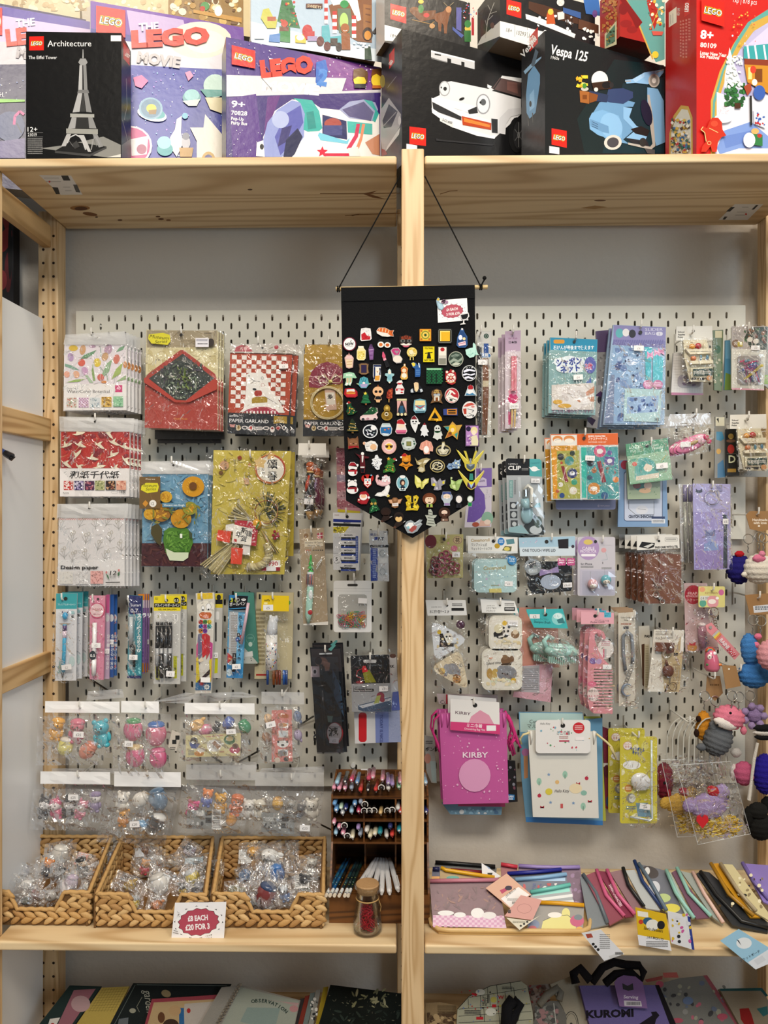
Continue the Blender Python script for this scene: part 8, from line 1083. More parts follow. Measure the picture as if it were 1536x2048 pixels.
p.d('p:575 292 735 286 735 480 575 490,7a62a8;p:585 440 640 380 680 400 684 470 590 470,c8bcd8;t:600,430,34,CLAW,4a3a6a,l,.02,0,66;p:575 490 735 482 732 600 575 600,cfc8d2;p:520 500 600 480 660 560 672 700 640 780 560 840 480 840,6f54a4;x:3,26,500,520,620,830,6,14,4a3480 a894c8,l;e:690,800,60,66,8ab09a;p:620 820 700 840 720 880 600 885,d8b0a0;e:690,840,34,26,e8d0c0;e:570,865,36,24,a8503a;x:8,20,670,500,730,600,2,4,a8a0b0').end();hook(962,927,'the lilac scissors card',1.775)

p=PK('hair_clip_pack','pack of dull pink flower hair clips','hair clip',R3,1.757,(60,972,444,966,440,1410,72,1415),.003,'b8b078')
p.d('p:62 974 444 968 444 1080 62 1080,b4ac74;e:110,1040,60,70,6a2a34;e:385,1026,50,44,c8b08a;o:385,1026,44,38,4,5a4a3a;t:385,1044,50,花,3a2a20,c,.02;x:3,10,170,980,300,1070,8,16,c89a94 a8a05a;k:210,990,240,1060,5,6a5a3a;e:350,1110,34,30,c86a84;x:4,20,70,1100,430,1400,16,40,bab27c aaa26a c2ba88');hole(p,248,1016,16).end()
for u,v,r,c,o in((200,1325,78,'9a4a5a',.008),(340,1310,72,'8a3a4a',.006),(160,1240,50,'7a3a44',.003),(260,1200,70,'a84a64',.002),(150,1330,60,'6a2e38',.002)):
 m=KM(p)
 for i in range(5):a=2*pi*i/5+u;pts=[kz(p,u+r*(.55*cos(a)+.42*cos(b)),v+r*(.55*sin(a)+.42*sin(b)),o)for b in CI(12)];m.tube(pts,.0017,c,6)
 m.tube([kz(p,u+r*.2*cos(b),v+r*.2*sin(b),o)for b in CI(10)],.0017,c,6);m.g('flower_clip',p)
p.st(366,1170,80,56,'£4',0,off=.012).bag((62,1080,446,1076,444,1420,66,1425),.014,(8,8),.005);hook(892,1064,'the flower hair clips')
p=PK('wipe_lid_pack','pale blue wet wipe lid pack with white header','wipe lid',R3,1.757,(490,985,1000,995,1000,1160,490,1160),.002,'e2e2de','paper','header')
p.d('t:522,1044,44,Cinnamoroll,a88a4a,l,.02,-2,190;t:526,1086,34,ワンプッシュ式,333,l,.01,0,160;t:526,1126,34,ウェットシートのフタ,333,l,.01,0,210;e:830,1040,36,40,2f7ac0;k:808,1022,852,1058,3,d8e8f4;e:790,1085,28,26,b8962a;p:880 1020 960 1010 970 1060 890 1070,5a8a94;p:820 1130 860 1070 960 1080 970 1160 900 1165,e6e4dc;p:840 1130 870 1084 940 1090 930 1145,6a6a4a;e:890,1115,30,20,d8c86a;p:490 1140 1000 1140 1000 1160 490 1160,d4d8d8');hole(p,752,1036,18).end()
p.sub('lid',rr(548,1218,982,1556,50),.010,'b4d4d6',.002,'gloss','t:760,1322,52,Cinnamoroll,a8964a,c,.02,-3,230,.1;o:760,1386,86,44,2.5,9ac0c8;x:3,16,580,1250,950,1500,6,14,9ac4d4 c8b8d8 d8e4e4;r:720,1480,800,1486,a8a878');p.sub('latch',(702,1518,822,1514,828,1556,704,1556),.002,'d8cc7a',.0125,'gloss');p.sub('round_badge',ell(932,1228,46,46),.0005,'2f84c0',.015,'paper','k:905,1205,960,1250,3,d8ecf8')
p.st(900,1466,84,50,'£4',2,off=.013).bag((492,1158,1004,1158,1000,1564,500,1562),.015,(8,8),.004);hook(991,1066,'the pale blue wipe lids');p.back(1,-8,0,.026,'%s pale blue wipe lid pack')
p=PK('wipe_lid_pack','black wet wipe lid pack with pale blue header','wipe lid',R3,1.757,(1010,1000,1588,985,1590,1185,1024,1190),.002,'cfdde6','paper','header')
p.d('p:1012 1002 1588 987 1588 1090 1016 1100,a4c4d8;t:1048,1144,40,ONE TOUCH WIPE LID,2a2e3a,l,.02,0,340;p:1410 1020 1520 1010 1520 1110 1420 1110,1c1a20;x:3,8,1050,1020,1200,1060,4,8,b0a0c8 d8c8dc;e:1565,1090,16,16,3a3040');hole(p,1296,1042,20).end()
p.sub('lid',(1066,1240,1540,1240,1548,1500,1530,1540,1140,1572,1096,1500),.012,'1f2124',.002,'gloss','l:4,1110 1500 1160 1548 1520 1520,3a3d42;e:1326,1448,104,76,a8b4c8;p:1210 1310 1300 1330 1400 1286 1410 1350 1310 1360 1214 1388,9a88b8');p.sub('round_badge',ell(1143,1295,86,84),.0005,'8a939a',.015,'paper','p:1100 1250 1170 1230 1180 1290 1110 1310,3a4046;p:1090 1320 1190 1310 1190 1350 1110 1360,b4bcc0');p.sub('pink_badge',rr(1396,1205,1476,1280,12),.0005,'c8508c',.015,'paper','k:1408,1222,1464,1264,2,f0d8e4').sub('pink_badge',rr(1490,1205,1570,1280,12),.0005,'c8508c',.015,'paper','k:1502,1222,1558,1264,2,f0d8e4')
p.st(1495,1478,92,50,'£5.00',-3,off=.016).bag((1024,1186,1594,1180,1560,1590,1050,1590),.017,(8,8),.004);hook(1104,1066,'the black wipe lids')
p=PK('cable_protector','lilac carded pair of pink and turquoise round cable protectors','cable protector',R4,1.757,rr(322,1158,696,1744,22),.003,'c8c4cc')
p.d('e:430,1270,108,118,b094c0;e:428,1210,46,26,d8c06a;t:430,1286,42,CABLE,f0e8f4,c,.01,0,122;t:430,1316,42,PROTECTOR,f0e8f4,c,.01,0,160;a:358,1326,502,1352,12,f4f0f6;e:582,1290,26,24,d8a0a4;l:3,560 1240 660 1240,b4b0b8;l:3,600 1310 620 1380 560 1390,9ab0b8;t:354,1436,30,for iPhone,3a3a44,l,.01,0,112;k:354,1446,480,1470,2,777;r:345,1480,690,1735,c0bccc;l:3,450 1500 450 1570,999;l:3,590 1470 590 1540,999;e:572,1416,3,12,444;k:560,1460,660,1480,2,888');hole(p,500,1205,16).end()
for u,v,c,c2 in((466,1622,'dca6a6','pink'),(596,1582,'6ab4c0','turquoise')):
 m=KM(p);k=R4[2]*1.757/F;m.blob(kz(p,u,v,.007),52*k,.008,50*k,c,None,16,10);m.blob(kz(p,u,v+16,.010),38*k,.007,28*k,'e8dccc',None,12,8);m.blob(kz(p,u,v+56,.005),18*k,.005,14*k,'e8e0d8');m.blob(kz(p,u-16,v+14,.0165),4*k,.001,5*k,'222');m.blob(kz(p,u+16,v+14,.0165),4*k,.001,5*k,'222');o=m.g('round_protector',p);o['label']=c2+' round protector'
p.bag((350,1490,690,1490,690,1730,350,1730),.018,(4,4),.002,'blister','blister');hook(1206,1070,'the cable protectors');p.back(1,-12,4,.026,'%s cable protector card')
p=PK('pass_case_pack','brown leather pass case pack with silver clasp','pass case',R4,1.757,(910,1150,1330,1138,1335,1270,912,1290),.002,'e0ded8','paper','header')
p.d('p:930 1260 960 1206 1090 1220 1080 1260 1030 1276,16171a;p:975 1255 1060 1224 1080 1232 1020 1268,d0d0cc;t:1090,1272,28,PASS CASE WITH J-TEL,1a1a1a,l,.05,-2,230;a:1188,1166,1312,1202,4,888;a:1192,1170,1308,1198,3,e0ded8;k:1200,1176,1300,1194,2,444');hole(p,1130,1200,12).end()
p.sub('leather_case',rr(966,1328,1330,1812,26),.010,'6f3f26',.003,'satin','a:978,1340,1320,1800,20,744429');p.sub('leather_strap',rr(1110,1320,1190,1570,20),.003,'7a4a3a',.0135,'satin').sub('leather_tab',ell(1104,1588,52,54),.003,'6a3c30',.0165,'satin')
m=KM(p)
for c,r in(((1078,1720),28),((1140,1790),24)):m.tube([kz(p,c[0]+r*cos(t),c[1]+r*sin(t),.016)for t in CI(16)],.0009,'d0ccc4',5)
m.T('1085 1640 .02 1085 1690 .017',.0008,'d0ccc4',5);m.T('1095 1745 .016 1125 1770 .016',.0028,'d8d4cc',7);m.build('clasp',p.t,'metal')
p.bag((912,1285,1345,1275,1350,1815,960,1825),.022,(8,10),.006);p.back(3,-24,-2,.027,'%s pass case pack');hook(1317,1064,'the brown pass cases')

p=PK('ring_card','lilac gradient card pack with silver ring and black strip','ring pack',R5,1.757,(242,162,570,166,572,908,254,914),.003,'9a92c4')
p.d('r:246,166,568,410,a49ccc;p:258 410 536 408 548 900 262 908,9486c0;p:262 700 548 700 552 902 264 908,8a74b0;p:270 205 285 220 305 220 322 205 326 235 296 248 266 235,221e34;k:440,178,500,240,5,3a3458;p:512 470 540 470 544 900 506 902,17181c;p:500 420 540 440 544 470 506 490,22242a;e:396,620,50,56,8a90c0;p:340 690 400 660 460 690 470 740 340 750,7a8cc0;p:345 560 390 590 440 560 430 620 350 620,5a5a8a;x:3,20,270,430,500,890,3,6,4a3f7a').end()
m=KM(p);m.tube([kz(p,405+62*cos(t),285+60*sin(t),.004)for t in CI(20)],.0011,'b8b6c4',6);m.build('key_ring',p.t,'metal');p.st(522,492,50,48,'£5',0,off=.004).bag((240,158,574,162,576,914,250,920),.007,(7,12),.006);hook(1426,961,'the lilac ring card')
q=PK('pen_pack','clear pack of lilac topped pens beside the lilac ring card','pen pack',R5,1.79,(118,165,236,170,230,860,140,830,128,390),.001,'b4b49c','header')
for u in(165,210):m=KM(q);m.tube([kz(q,u,175),kz(q,u,320)],.0046,'8a86a8',9);m.tube([kz(q,u,320),kz(q,u+10,850)],.0042,'a8aaa0',9);m.build('pen_barrel',q.t,'gloss',smooth=True)
q.bag((115,162,245,166,240,860,130,840),.010,(4,10),.004)
p=PK('charm_card','pink cherry card with red seal behind the rainbow charm','charm pack',R5,1.79,(165,1030,365,1030,470,1610,180,1625),.003,'c8aaa8')
p.d('e:245,1130,74,84,b0283c;t:240,1130,34,FRAP,e8c0c4,c,.02,0,80;t:240,1152,26,KEYHOLDER,e8c0c4,c,.02,0,110;t:240,1184,24,フラッペ,f0d8d8,c,.01,0,110;x:3,14,180,1240,440,1420,4,8,b02a34 8a3a3a;e:235,1590,44,34,c08a4a;p:205 1545 235 1560 268 1540 262 1575 215 1572,b8323a;x:5,20,185,1430,460,1600,3,6,d8c0bc 9a6a6a').end()
m=KM(p);k=R5[2]*1.79/F;m.T('310 1390 .008 312 1480 .008 315 1590 .008',[.0085,.0095,.007],'a87a8c',12);m.B('310 1390 .008',.010,.009,.0065,'d8c8c8',None,12,8);m.g('cup_charm',p);p.bag((165,1035,380,1035,474,1612,176,1630),.018,(6,10),.005)
p=PK('rainbow_charm','pink round-bodied rainbow key charm with lettered strap','charm',R5,1.755,rr(292,1058,522,1240,14),.002,'d8cf84','paper','tag')
p.d('e:325,1085,26,22,e0a07a;e:490,1110,24,26,c86a9a;e:330,1205,30,32,5aa08a;t:405,1124,24,KEYCHAIN,b08a5a,c,.02,0,110;r:305,1140,385,1180,d8d6d0;t:345,1172,34,£4.00,666,c,0,0,70;a:368,1140,466,1240,36,dc98a0;e:410,1190,34,22,f0e4dc;e:455,1160,14,12,f4f0ec').end()
m=KM(p);m.tube([kz(p,418+44*cos(t),1280+42*sin(t),.004)for t in CI(18)],.0013,'c9b8a4',6)
for i in range(6):m.tube([kz(p,425+i*4+14*cos(t),1340+i*24+14*sin(t),.005)for t in CI(8)],.0009,'b8a898',4)
m.build('key_ring',p.t,'metal');m=KM(p);P1=(338,1392,390,1368,420,1400,636,1640,590,1690,350,1440);m.slab(P1,.0022,'dc8a90',.010);m.k=480
m.d('e:378,1408,14,14,9a9490;p:440 1430 468 1462 418 1510 390 1480,b8b4b0;p:452 1446 468 1464 420 1512 402 1494,e0c84a;p:462 1456 474 1470 428 1520 414 1508,d87a4a;t:452,1520,46,RAINBOW,e8d8dc,l,.04,49,190;t:520,1600,46,BOW,c83a4a,l,.05,49,90');m.build('wrist_strap',p.t,'satin')
m=KM(p);k=R5[2]*1.755/F;m.T('400 1790 .006 400 1760 .006 395 1680 .006 385 1620 .006 385 1600 .006',[50*k,66*k,56*k,44*k,20*k],'d06a84',16);m.g('charm_body',p)
m=KM(p);m.B('368 1662 .0155',24*k,.004,26*k,'f0e0d8');m.B('360 1658 .0195',4*k,.001,6*k,'222');m.B('380 1658 .0195',4*k,.001,6*k,'222');m.B('405 1632 .014',22*k,.005,18*k,'f4f0f0');m.g('face',p)
m=KM(p)
for i,c in enumerate(('4a9a5a','d8c83a','d8742a')):m.tube([kz(p,342+i*40,1730,.012),kz(p,384+i*40,1728,.0185)],12*k,c,7)
for i,c in enumerate(('c83a3a','d8a03a','4a8ab0')):m.tube([kz(p,375+(40-i*10)*cos(t),1620+(40-i*10)*sin(t),.012)for t in[pi+pi*j/8 for j in range(9)]],5*k,c,5)
m.g('rainbow_band',p);hook(1428,1166,'the rainbow charm',1.742)

p=PK('rice_ball_case_pack','pack of two rounded triangular rice ball cases','case pack',R6,1.757,(50,92,412,92,424,228,68,232),.002,'e2e2e0','paper','header')
p.d('t:105,158,18,panda zoo,444,l,0,0,90;t:88,208,32,おにぎり型ケース 2P,222,l,.02,0,175;k:290,122,382,152,2,333;a:284,162,398,188,4,1a1a1c');hole(p,246,140,10).end()
m=KM(p)
def tri(p,P,col,code,off,nm):
 b=KM(p);b.slab(P,.013,'%s'%col,off);o=b.build(nm,p.t,'gloss');bv=o.modifiers.new('bevel','BEVEL');bv.width=.004;bv.segments=3;bv.limit_method='ANGLE';b=KM(p);b.k=int(off/2.5e-5)+8;b.d(code);b.build('printed_lid',p.t,'gloss')
def rpoly(P,r=.25):
 o=[];P=QP(P)
 for i in range(len(P)):
  a,b,c=P[i-1],P[i],P[(i+1)%len(P)];f=lambda u,v,t:(u[0]+(v[0]-u[0])*t,u[1]+(v[1]-u[1])*t);s,e=f(b,a,r),f(b,c,r)
  for t in(0,.25,.5,.75,1):o.append(f(f(s,b,t),f(b,e,t),t))
 return o
tri(p,rpoly((94,262,440,436,130,640)),'dfe4ea','e:252,425,42,50,e8e4d8;p:180 400 200 380 240 470 300 470 300 500 170 505,2a2422;e:246,368,12,9,2a2422;e:186,400,14,18,2a2422;e:236,412,9,9,222;e:264,410,9,9,222;e:250,432,6,4,222;e:170,370,18,20,d8b83a;x:3,12,150,420,340,520,8,16,e0d0a8 d8c8a0;t:200,540,28,Spend time with animals,4a4030,l,0,-28,150,.2',.016,'white_case')
tri(p,rpoly((362,520,440,900,80,700)),'dcceb0','e:285,700,60,50,8e8f94;p:220 680 260 660 240 770 215 760,84858a;p:300 720 360 700 360 770 310 770,8e8f94;e:236,690,26,34,9a9ba0;e:330,790,40,36,b8854a;e:322,762,20,16,8a5a34;e:195,720,28,30,d8b86a;l:4,284 632 372 680,333;x:4,10,270,750,380,830,6,12,7a5a34 e0c89a',.016,'cream_case')
m=KM(p);k=R6[2]*1.757/F;m.B('360 302 .020',40*k,.004,38*k,'4a2440');m.g('round_seal',p);p.bag((66,230,424,226,424,900,110,915),.024,(8,12),.008);hook(894,1196,'the rice ball cases')
p=PK('square_case_pack','pack of two square lunch cases with animal pictures','case pack',R6,1.757,(545,82,855,100,890,210,560,206),.002,'e2e2e0','paper','header')
p.d('t:605,146,16,panda zoo,444,l,0,0,70;t:598,172,22,スクエアBOX,222,l,.01,0,92;t:598,196,22,フルセット,222,l,.01,0,84;k:765,118,850,146,2,333;a:762,154,858,190,4,1a1a1c;k:770,162,850,182,2,d8d8d8');hole(p,722,138,10).end()
tri(p,rr(614,226,912,536,60,6),'e4e0d2','a:630,242,898,520,48,eae6da;e:762,360,46,54,f0ece4;p:715 320 735 310 740 400 660 415 655 380,242020;p:656 380 700 390 700 420 740 430 760 390 800 400 760 425 690 425,242020;e:745,332,12,12,242020;e:795,326,12,12,242020;e:750,364,10,12,222;e:786,362,10,12,222;e:700,340,40,40,e0d8b8;e:850,390,38,38,8a6a4a;e:852,370,24,22,e2d0b4;e:755,290,22,22,e0b83a;x:3,16,650,420,900,480,10,22,e8dcb8 f0e4c8 e0cca0;t:770,462,14,Spend time,665,c,0,0,90',.016,'upper_case')
tri(p,rr(552,520,914,890,60,6),'e2decf','a:570,536,898,872,50,e8e4d8;e:776,740,88,70,85868b;p:690 720 740 700 740 810 715 815,7e7f84;p:800 780 830 780 826 815 800 815,7e7f84;p:740 780 770 780 765 815 740 815,7e7f84;e:725,715,40,46,8c8d92;e:768,625,46,40,7a5a3e;e:758,595,26,22,8a6a4a;e:820,612,20,30,7a5a3e;p:720 655 820 640 810 668 730 668,4a3a2c;e:650,760,38,46,c8a85a;e:620,740,26,46,b8924a;e:672,715,22,18,c8a85a;e:835,805,24,26,e0b42a;x:4,24,590,780,870,850,12,24,e8d8b0 d8dcc0 f0e2c0;t:592,662,34,Spend time,333,l,0,-4,130,.25;p:616 600 650 594 640 612 620 610,d08a6a;e:735,740,6,6,222;e:780,745,6,6,222',.016,'lower_case')
p.st(828,286,90,48,'£4.00',3,off=.020).bag((540,205,925,205,918,895,540,905),.022,(8,12),.006);hook(1001,1195,'the square lunch cases');p.back(1,-12,2,.034,'%s square lunch case pack')
p=PK('shampoo_brush_pack','turquoise tagged pale green shampoo brush in a bag','brush',R6,1.757,(960,175,1290,170,1338,348,1030,340,965,200),.002,'3fb0b4','paper','tag')
p.d('r:990,218,1082,258,e6e2e2;t:1036,252,34,£5,666,c;e:1250,260,60,56,8ad0d0;e:1245,235,40,26,d8eeee;t:1215,246,28,くし,3a9aa0;p:1235 270 1290 250 1310 300 1250 300,3a7a80;t:1028,296,30,Shampoo Brush,1f5a60,l,.02,3,150,.15;t:1030,272,24,シャンプーブラシ,1f5a60,l,0,2,130');hole(p,1135,222,16).end()
m=KM(p);k=R6[2]*1.757/F;Rb=Matrix.Rotation(.06,3,'Y');m.B('1262 540 .018',154*k,.020,66*k,'9cc8c0',Rb,22,12);m.B('1260 500 .022',120*k,.014,30*k,'acd4cc',Rb,18,8);m.g('brush_head',p)
m=KM(p);m.T('1130 520 .016 1110 450 .014 1150 410 .012 1200 430 .012',[24*k,22*k,18*k,14*k],'9cc8c0',10);m.g('handle',p)
m=KM(p)
for i in range(13):
 for j in range(3):u=1150+i*19;m.tube([kz(p,u,580,.010+j*.010),kz(p,u-3,655-abs(i-6)*3,.010+j*.010)],[.0016,.001],'a8d4ca',5,False)
m.build('bristles',p.t,'gloss',kind='stuff');p.bag((1030,345,1340,345,1450,640,1160,680),.040,(9,9),.010);hook(1090,1215,'the shampoo brushes');p.back(1,-100,14,.045,'%s shampoo brush bag')
q=PK('comb_pack','salmon backed pack hanging behind the shampoo brushes','pack',R6,1.80,(895,158,1240,158,1260,700,905,700),.004,'d89a88');q.d('x:3,20,900,165,1240,690,10,30,c88a7a e0a898').end()
q=PK('comb_pack','pink edged pack with grey instruction print below the brushes','pack',R6,1.785,(915,690,1200,660,1180,1015,838,965,850,920,920,920),.004,'d8a4b0');q.d('p:920 690 1080 680 1080 930 915 920,b4b0b4;k:935,710,1070,910,12,7a7a80;p:1100 720 1150 720 1130 950 1080 930,e0b4c0').end();q.bag((910,680,1204,655,1190,1018,836,968),.005,(7,8),.004)
p=PK('comb_pack','pink hooked comb pack with wide teeth','comb',R7,1.757,(180,245,556,260,556,385,182,390),.002,'e2a8b4','paper','header')
p.d('t:290,378,34,Pocket Comb,4a2a34,l,.01,-2,160,.2;t:340,352,24,きれいなさらさら髪,4a3a40,l,0,3,160;r:446,255,524,312,5ac0dc;t:484,280,22,日本製の,234,c,0,0,70;t:484,304,22,便利な,234,c,0,0,70');hole(p,342,296,20).end()
m=KM(p);body=(268,520,280,470,320,445,380,443,430,470,455,530,440,560,415,545,400,500,360,478,330,500,328,560,370,680,440,790,500,850,530,890,320,890,310,1390,275,1360,250,1250,245,1000,255,760);m.slab(body,.005,'e0959e',.007);m.slab((310,1340,535,1345,530,1400,320,1395,275,1360),.005,'e0959e',.007);m.build('comb_back',p.t,'gloss')
for i in range(13):m=KM(p);v=905+i*35;m.slab([(305,v),(532,v+2),(532,v+14),(305,v+17)],.0045,'e8a8b0',.0068);m.build('tooth',p.t,'gloss')
m=KM(p);m.k=300;m.d('e:310,800,40,36,7a5a9a;e:375,805,34,32,b89ac4;e:300,1060,50,30,d86a88;e:310,1180,66,78,e8d4d0;t:312,1150,28,絡まない,333,c,.01;t:310,1210,34,ほんのり,c8486a,c,.01;t:312,1240,26,櫛型ヘア,333,c');m.build('printed_front',p.t,'paper')
p.sub('round_insert',ell(460,670,92,112),.0004,'ded8d4',.001,'paper','k:410,580,510,640,3,c88a94;r:430,670,470,770,b8b4b4;r:430,670,446,770,c8627a').st(466,865,100,52,'£3',0,off=.010).bag((190,395,560,400,560,1405,200,1405),.011,(6,14),.004);p.back(2,-24,-8,.022,'%s hooked comb pack behind the pink one');hook(1196,1216,'the pink combs')
p=PK('strap_pack','grey blue wrist strap pack with moon charm','strap',R7,1.765,(605,250,800,225,800,1310,612,1320),.002,'cfc8ba','paper')
p.d('p:560 210 770 205 775 250 605 262,a08468;t:690,322,24,Color Candy,4a4238,c,.02,0,110;t:695,350,24,Strap,4a4238,c,.02;p:635 376 755 376 755 398 635 398,b08a78;r:664,412,724,444,4a4a4e').end()
m=KM(p);k=R7[2]*1.765/F;m.T('680 915 .006 655 720 .006 652 520 .006 700 462 .007 745 510 .008 762 700 .008 755 830 .008',20*k,'8a9098',8);m.g('strap',p,'satin')
m=KM(p);m.B('686 912 .012',16*k,.003,16*k,'c8ccd0');m.B('756 818 .014',16*k,.003,16*k,'c8ccd0')
for i in range(6):m.tube([kz(p,740-i*12+20*cos(t),900+i*30+20*sin(t),.007)for t in CI(9)],.0008,'c0c2c4',4)
m.tube([kz(p,690+50*cos(t),1290+26*sin(t),.006)for t in CI(14)],.0009,'b8a89c',5);m.tube([kz(p,760+36*cos(t),1285+24*sin(t),.008)for t in CI(14)],.0009,'b8a89c',5);m.T('690 1195 .006 688 1250 .006',.0012,'c0c2c4',5);m.build('chain',p.t,'metal')
m=KM(p);m.tube([kz(p,700+(60)*cos(t),1130+66*sin(t),.007)for t in[.9+4.6*j/18 for j in range(19)]],[(3+13*sin(pi*j/18))*k for j in range(19)],'7a8698',8);m.g('moon_charm',p)
p.bag((602,248,806,225,812,1325,606,1335),.016,(4,14),.005);hook(1270,1222,'the moon charm strap');p.back(1,-10,2,.025,'%s strap pack behind the moon charm one')
p=PK('badge_reel_pack','brown leather badge reel pack on kraft and white paper','badge reel',R7,1.757,(1015,450,1358,460,1300,1165,940,1155),.003,'d8d2c6','paper')
p.d('p:1090 640 1350 620 1300 1160 1130 1160,c0aa82;p:1240 700 1350 500 1350 700,e6e2da;p:1250 700 1300 560 1320 520 1310 700,b8a078;t:1030,560,40,Key Reel Stand,4a4038,l,0,-2,200,.2;k:1030,470,1180,520,3,8a8478;r:1236,716,1286,746,1c1c1e;t:1250,800,24,革の,333;k:1225,840,1310,1040,12,8a7452;p:940 1090 1130 1120 1130 1160 940 1155,e0dcd2').end()
p.sub('leather_loop',(1020,590,1225,596,1212,700,1016,690),.005,'6a3a22',.004,'satin').sub('leather_fold',(1130,600,1225,596,1215,700,1130,715),.003,'5a2f1c',.010,'satin')
m=KM(p);k=R7[2]*1.757/F;m.B('1158 915 .008',66*k,.006,70*k,'5f3422',None,20,10);m.T('1140 790 .007 1146 850 .007',[12*k,22*k],'5f3422',8);m.g('leather_reel',p,'satin')
m=KM(p);m.B('1174 645 .016',22*k,.003,22*k,'d0ccc8');m.tube([kz(p,1150+44*cos(t),725+36*sin(t),.006)for t in CI(14)],.0009,'c8c4bc',5);m.T('1185 985 .006 1180 1050 .007',.0014,'b8b0a4',6);m.tube([kz(p,1215+44*cos(t),1090+48*sin(t),.007)for t in CI(14)],.0013,'b8a890',6);m.T('1160 1070 .007 1125 1150 .007',.0016,'3a3632',6);m.build('clasp',p.t,'metal')
p.bag((1010,410,1365,440,1380,1140,900,1160),.018,(8,10),.006);hook(1346,1254,'the badge reel pack');q=PK('badge_reel_pack','second badge reel pack with beige ruler strip behind the front one','badge reel',R7,1.795,(838,415,960,405,990,1150,900,1140,838,550),.004,'c8c2b4');q.d('t:905,540,40,PAS,222,l,.06,0,60;r:905,620,955,1120,b8ae94;k:915,640,950,1110,24,8a8064;p:870 620 905 610 900 1100 880 1080,4a3020').end()
# drawstring bags and their
def G(z,pl,name,cat,label,pts,th,col,code='',mat='satin',group=None):p=PK(name,label,cat,z,pl,pts,th,col,mat,'body',group);p.d(code).end();return p
def dbag(label,q,col,Y,code,cord,tag,tcode,hk,what):
 q=QP(q);p=PK('drawstring_bag',label,'drawstring bag',R8,Y,q,.006,col,'satin','bag_body');p.d(code).end();m=KM(p);d=10
 for i in range(12):u=q[0][0]+(q[1][0]-q[0][0])*(i+.5)/12;m.tube([kz(p,u,q[0][1],.001),kz(p,u+4,q[0][1]+55,.0015),kz(p,u,q[0][1]+110,0)],[.0022,.003,.0012],col,6)
 m.g('gathered_top',p,'satin')
 for c in cord[1:]:m=KM(p);m.tube([kz(p,*x,.006)for x in QP(c)],.0026,cord[0],7);m.g('cord',p,'matte')
 p.sub('hang_tag',tag,.001,'e6e4e2',.008,'paper',tcode);hook(hk[0],hk[1],what,Y-.012);return p
dots='x:3,60,180,300,680,880,2,6,e8a8d0;x:4,16,180,300,680,880,6,10,eab8d8'
p=dbag('pink drawstring bag with white lettering and magenta cords',(150,185,680,180,698,890,182,900),'c25a9c',1.757,dots+';t:436,530,60,KIRBY,f0dcea,c,.02,0,200;e:430,670,125,130,dc9cc4',('c8357a',(150,190,110,230,100,320,140,420,150,480),(690,190,720,250,740,340,720,400,745,500),(690,200,735,300,775,420,790,450),(745,380,710,430,730,510)),(238,60,620,90,625,340,236,306),'t:335,185,32,KIRBY,5a3a4a,c,.01,6,120;p:380 250 400 200 470 150 540 190 580 262,dc98b0;p:238 240 625 264 625 340 236 306,d0407a;t:425,284,32,ミニ巾着,f4dce6,c,.02,4;t:428,308,22,Drawstring Bag Mini,f4dce6,c,.01,4,160;r:520,270,594,312,f0eef0;e:430,112,18,18,222',(948,1396),'the pink drawstring bag')
dup(p.t,(-.004,.02,.004),'second pink drawstring bag right behind the front one','pink drawstring bags')
p=dbag('white drawstring bag with small trees, apples and bows',(850,320,1390,330,1408,1010,890,1000),'dedcd4',1.752,';'.join('e:%d,%d,20,28,9ac4b0;l:4,%d %d %d %d,4a5a4a'%(u,v,u,v,u,v+36)for u,v in((938,720),(1142,665),(1285,915)))+';'+';'.join('e:%d,%d,15,15,b8324a;l:3,%d %d %d %d,4a5a2a'%(u,v,u,v-14,u+6,v-22)for u,v in((940,832),(1312,695)))+';'+';'.join('p:%d %d %d %d %d %d %d %d,b02a3a'%(u-16,v-10,u+16,v+10,u+16,v-10,u-16,v+10)for u,v in((962,920),(1338,875),(1245,735)))+';'+';'.join('s:%d,%d,14,7,5,7a9ac0'%a for a in((1014,665),(1028,885),(1208,890)))+';e:1080,725,16,16,e0b87a;e:1015,800,28,26,d8c84a;e:1290,810,24,20,8ab8a8;e:1225,775,50,40,e8d8b4;t:1118,806,34,Hello Kitty,3a2a2a,c,0,0,116,.2;r:1106,895,1126,930,c85a5a',('dccc9a',(860,330,810,345,785,380,795,420),(1385,340,1460,400,1500,440,1540,540),[(1495,440),(1520,500)]),rr(905,228,1335,488,30),'e:1242,290,46,44,c82a34;k:1212,270,1272,310,3,f0d0d0;t:980,264,22,Hello Kitty,333,c,0,0,80,.2;t:1122,342,36,ミニ巾着,333,c,0,0,104;k:1090,355,1160,378,2,a66;a:1088,386,1170,398,5,b8405a;x:4,22,930,280,1330,470,4,10,c8485a 5a9a6a 7ab0c8 d8a84a;r:1215,360,1285,385,f0eaea;e:1118,270,18,18,222',(1125,1436),'the white drawstring bag')
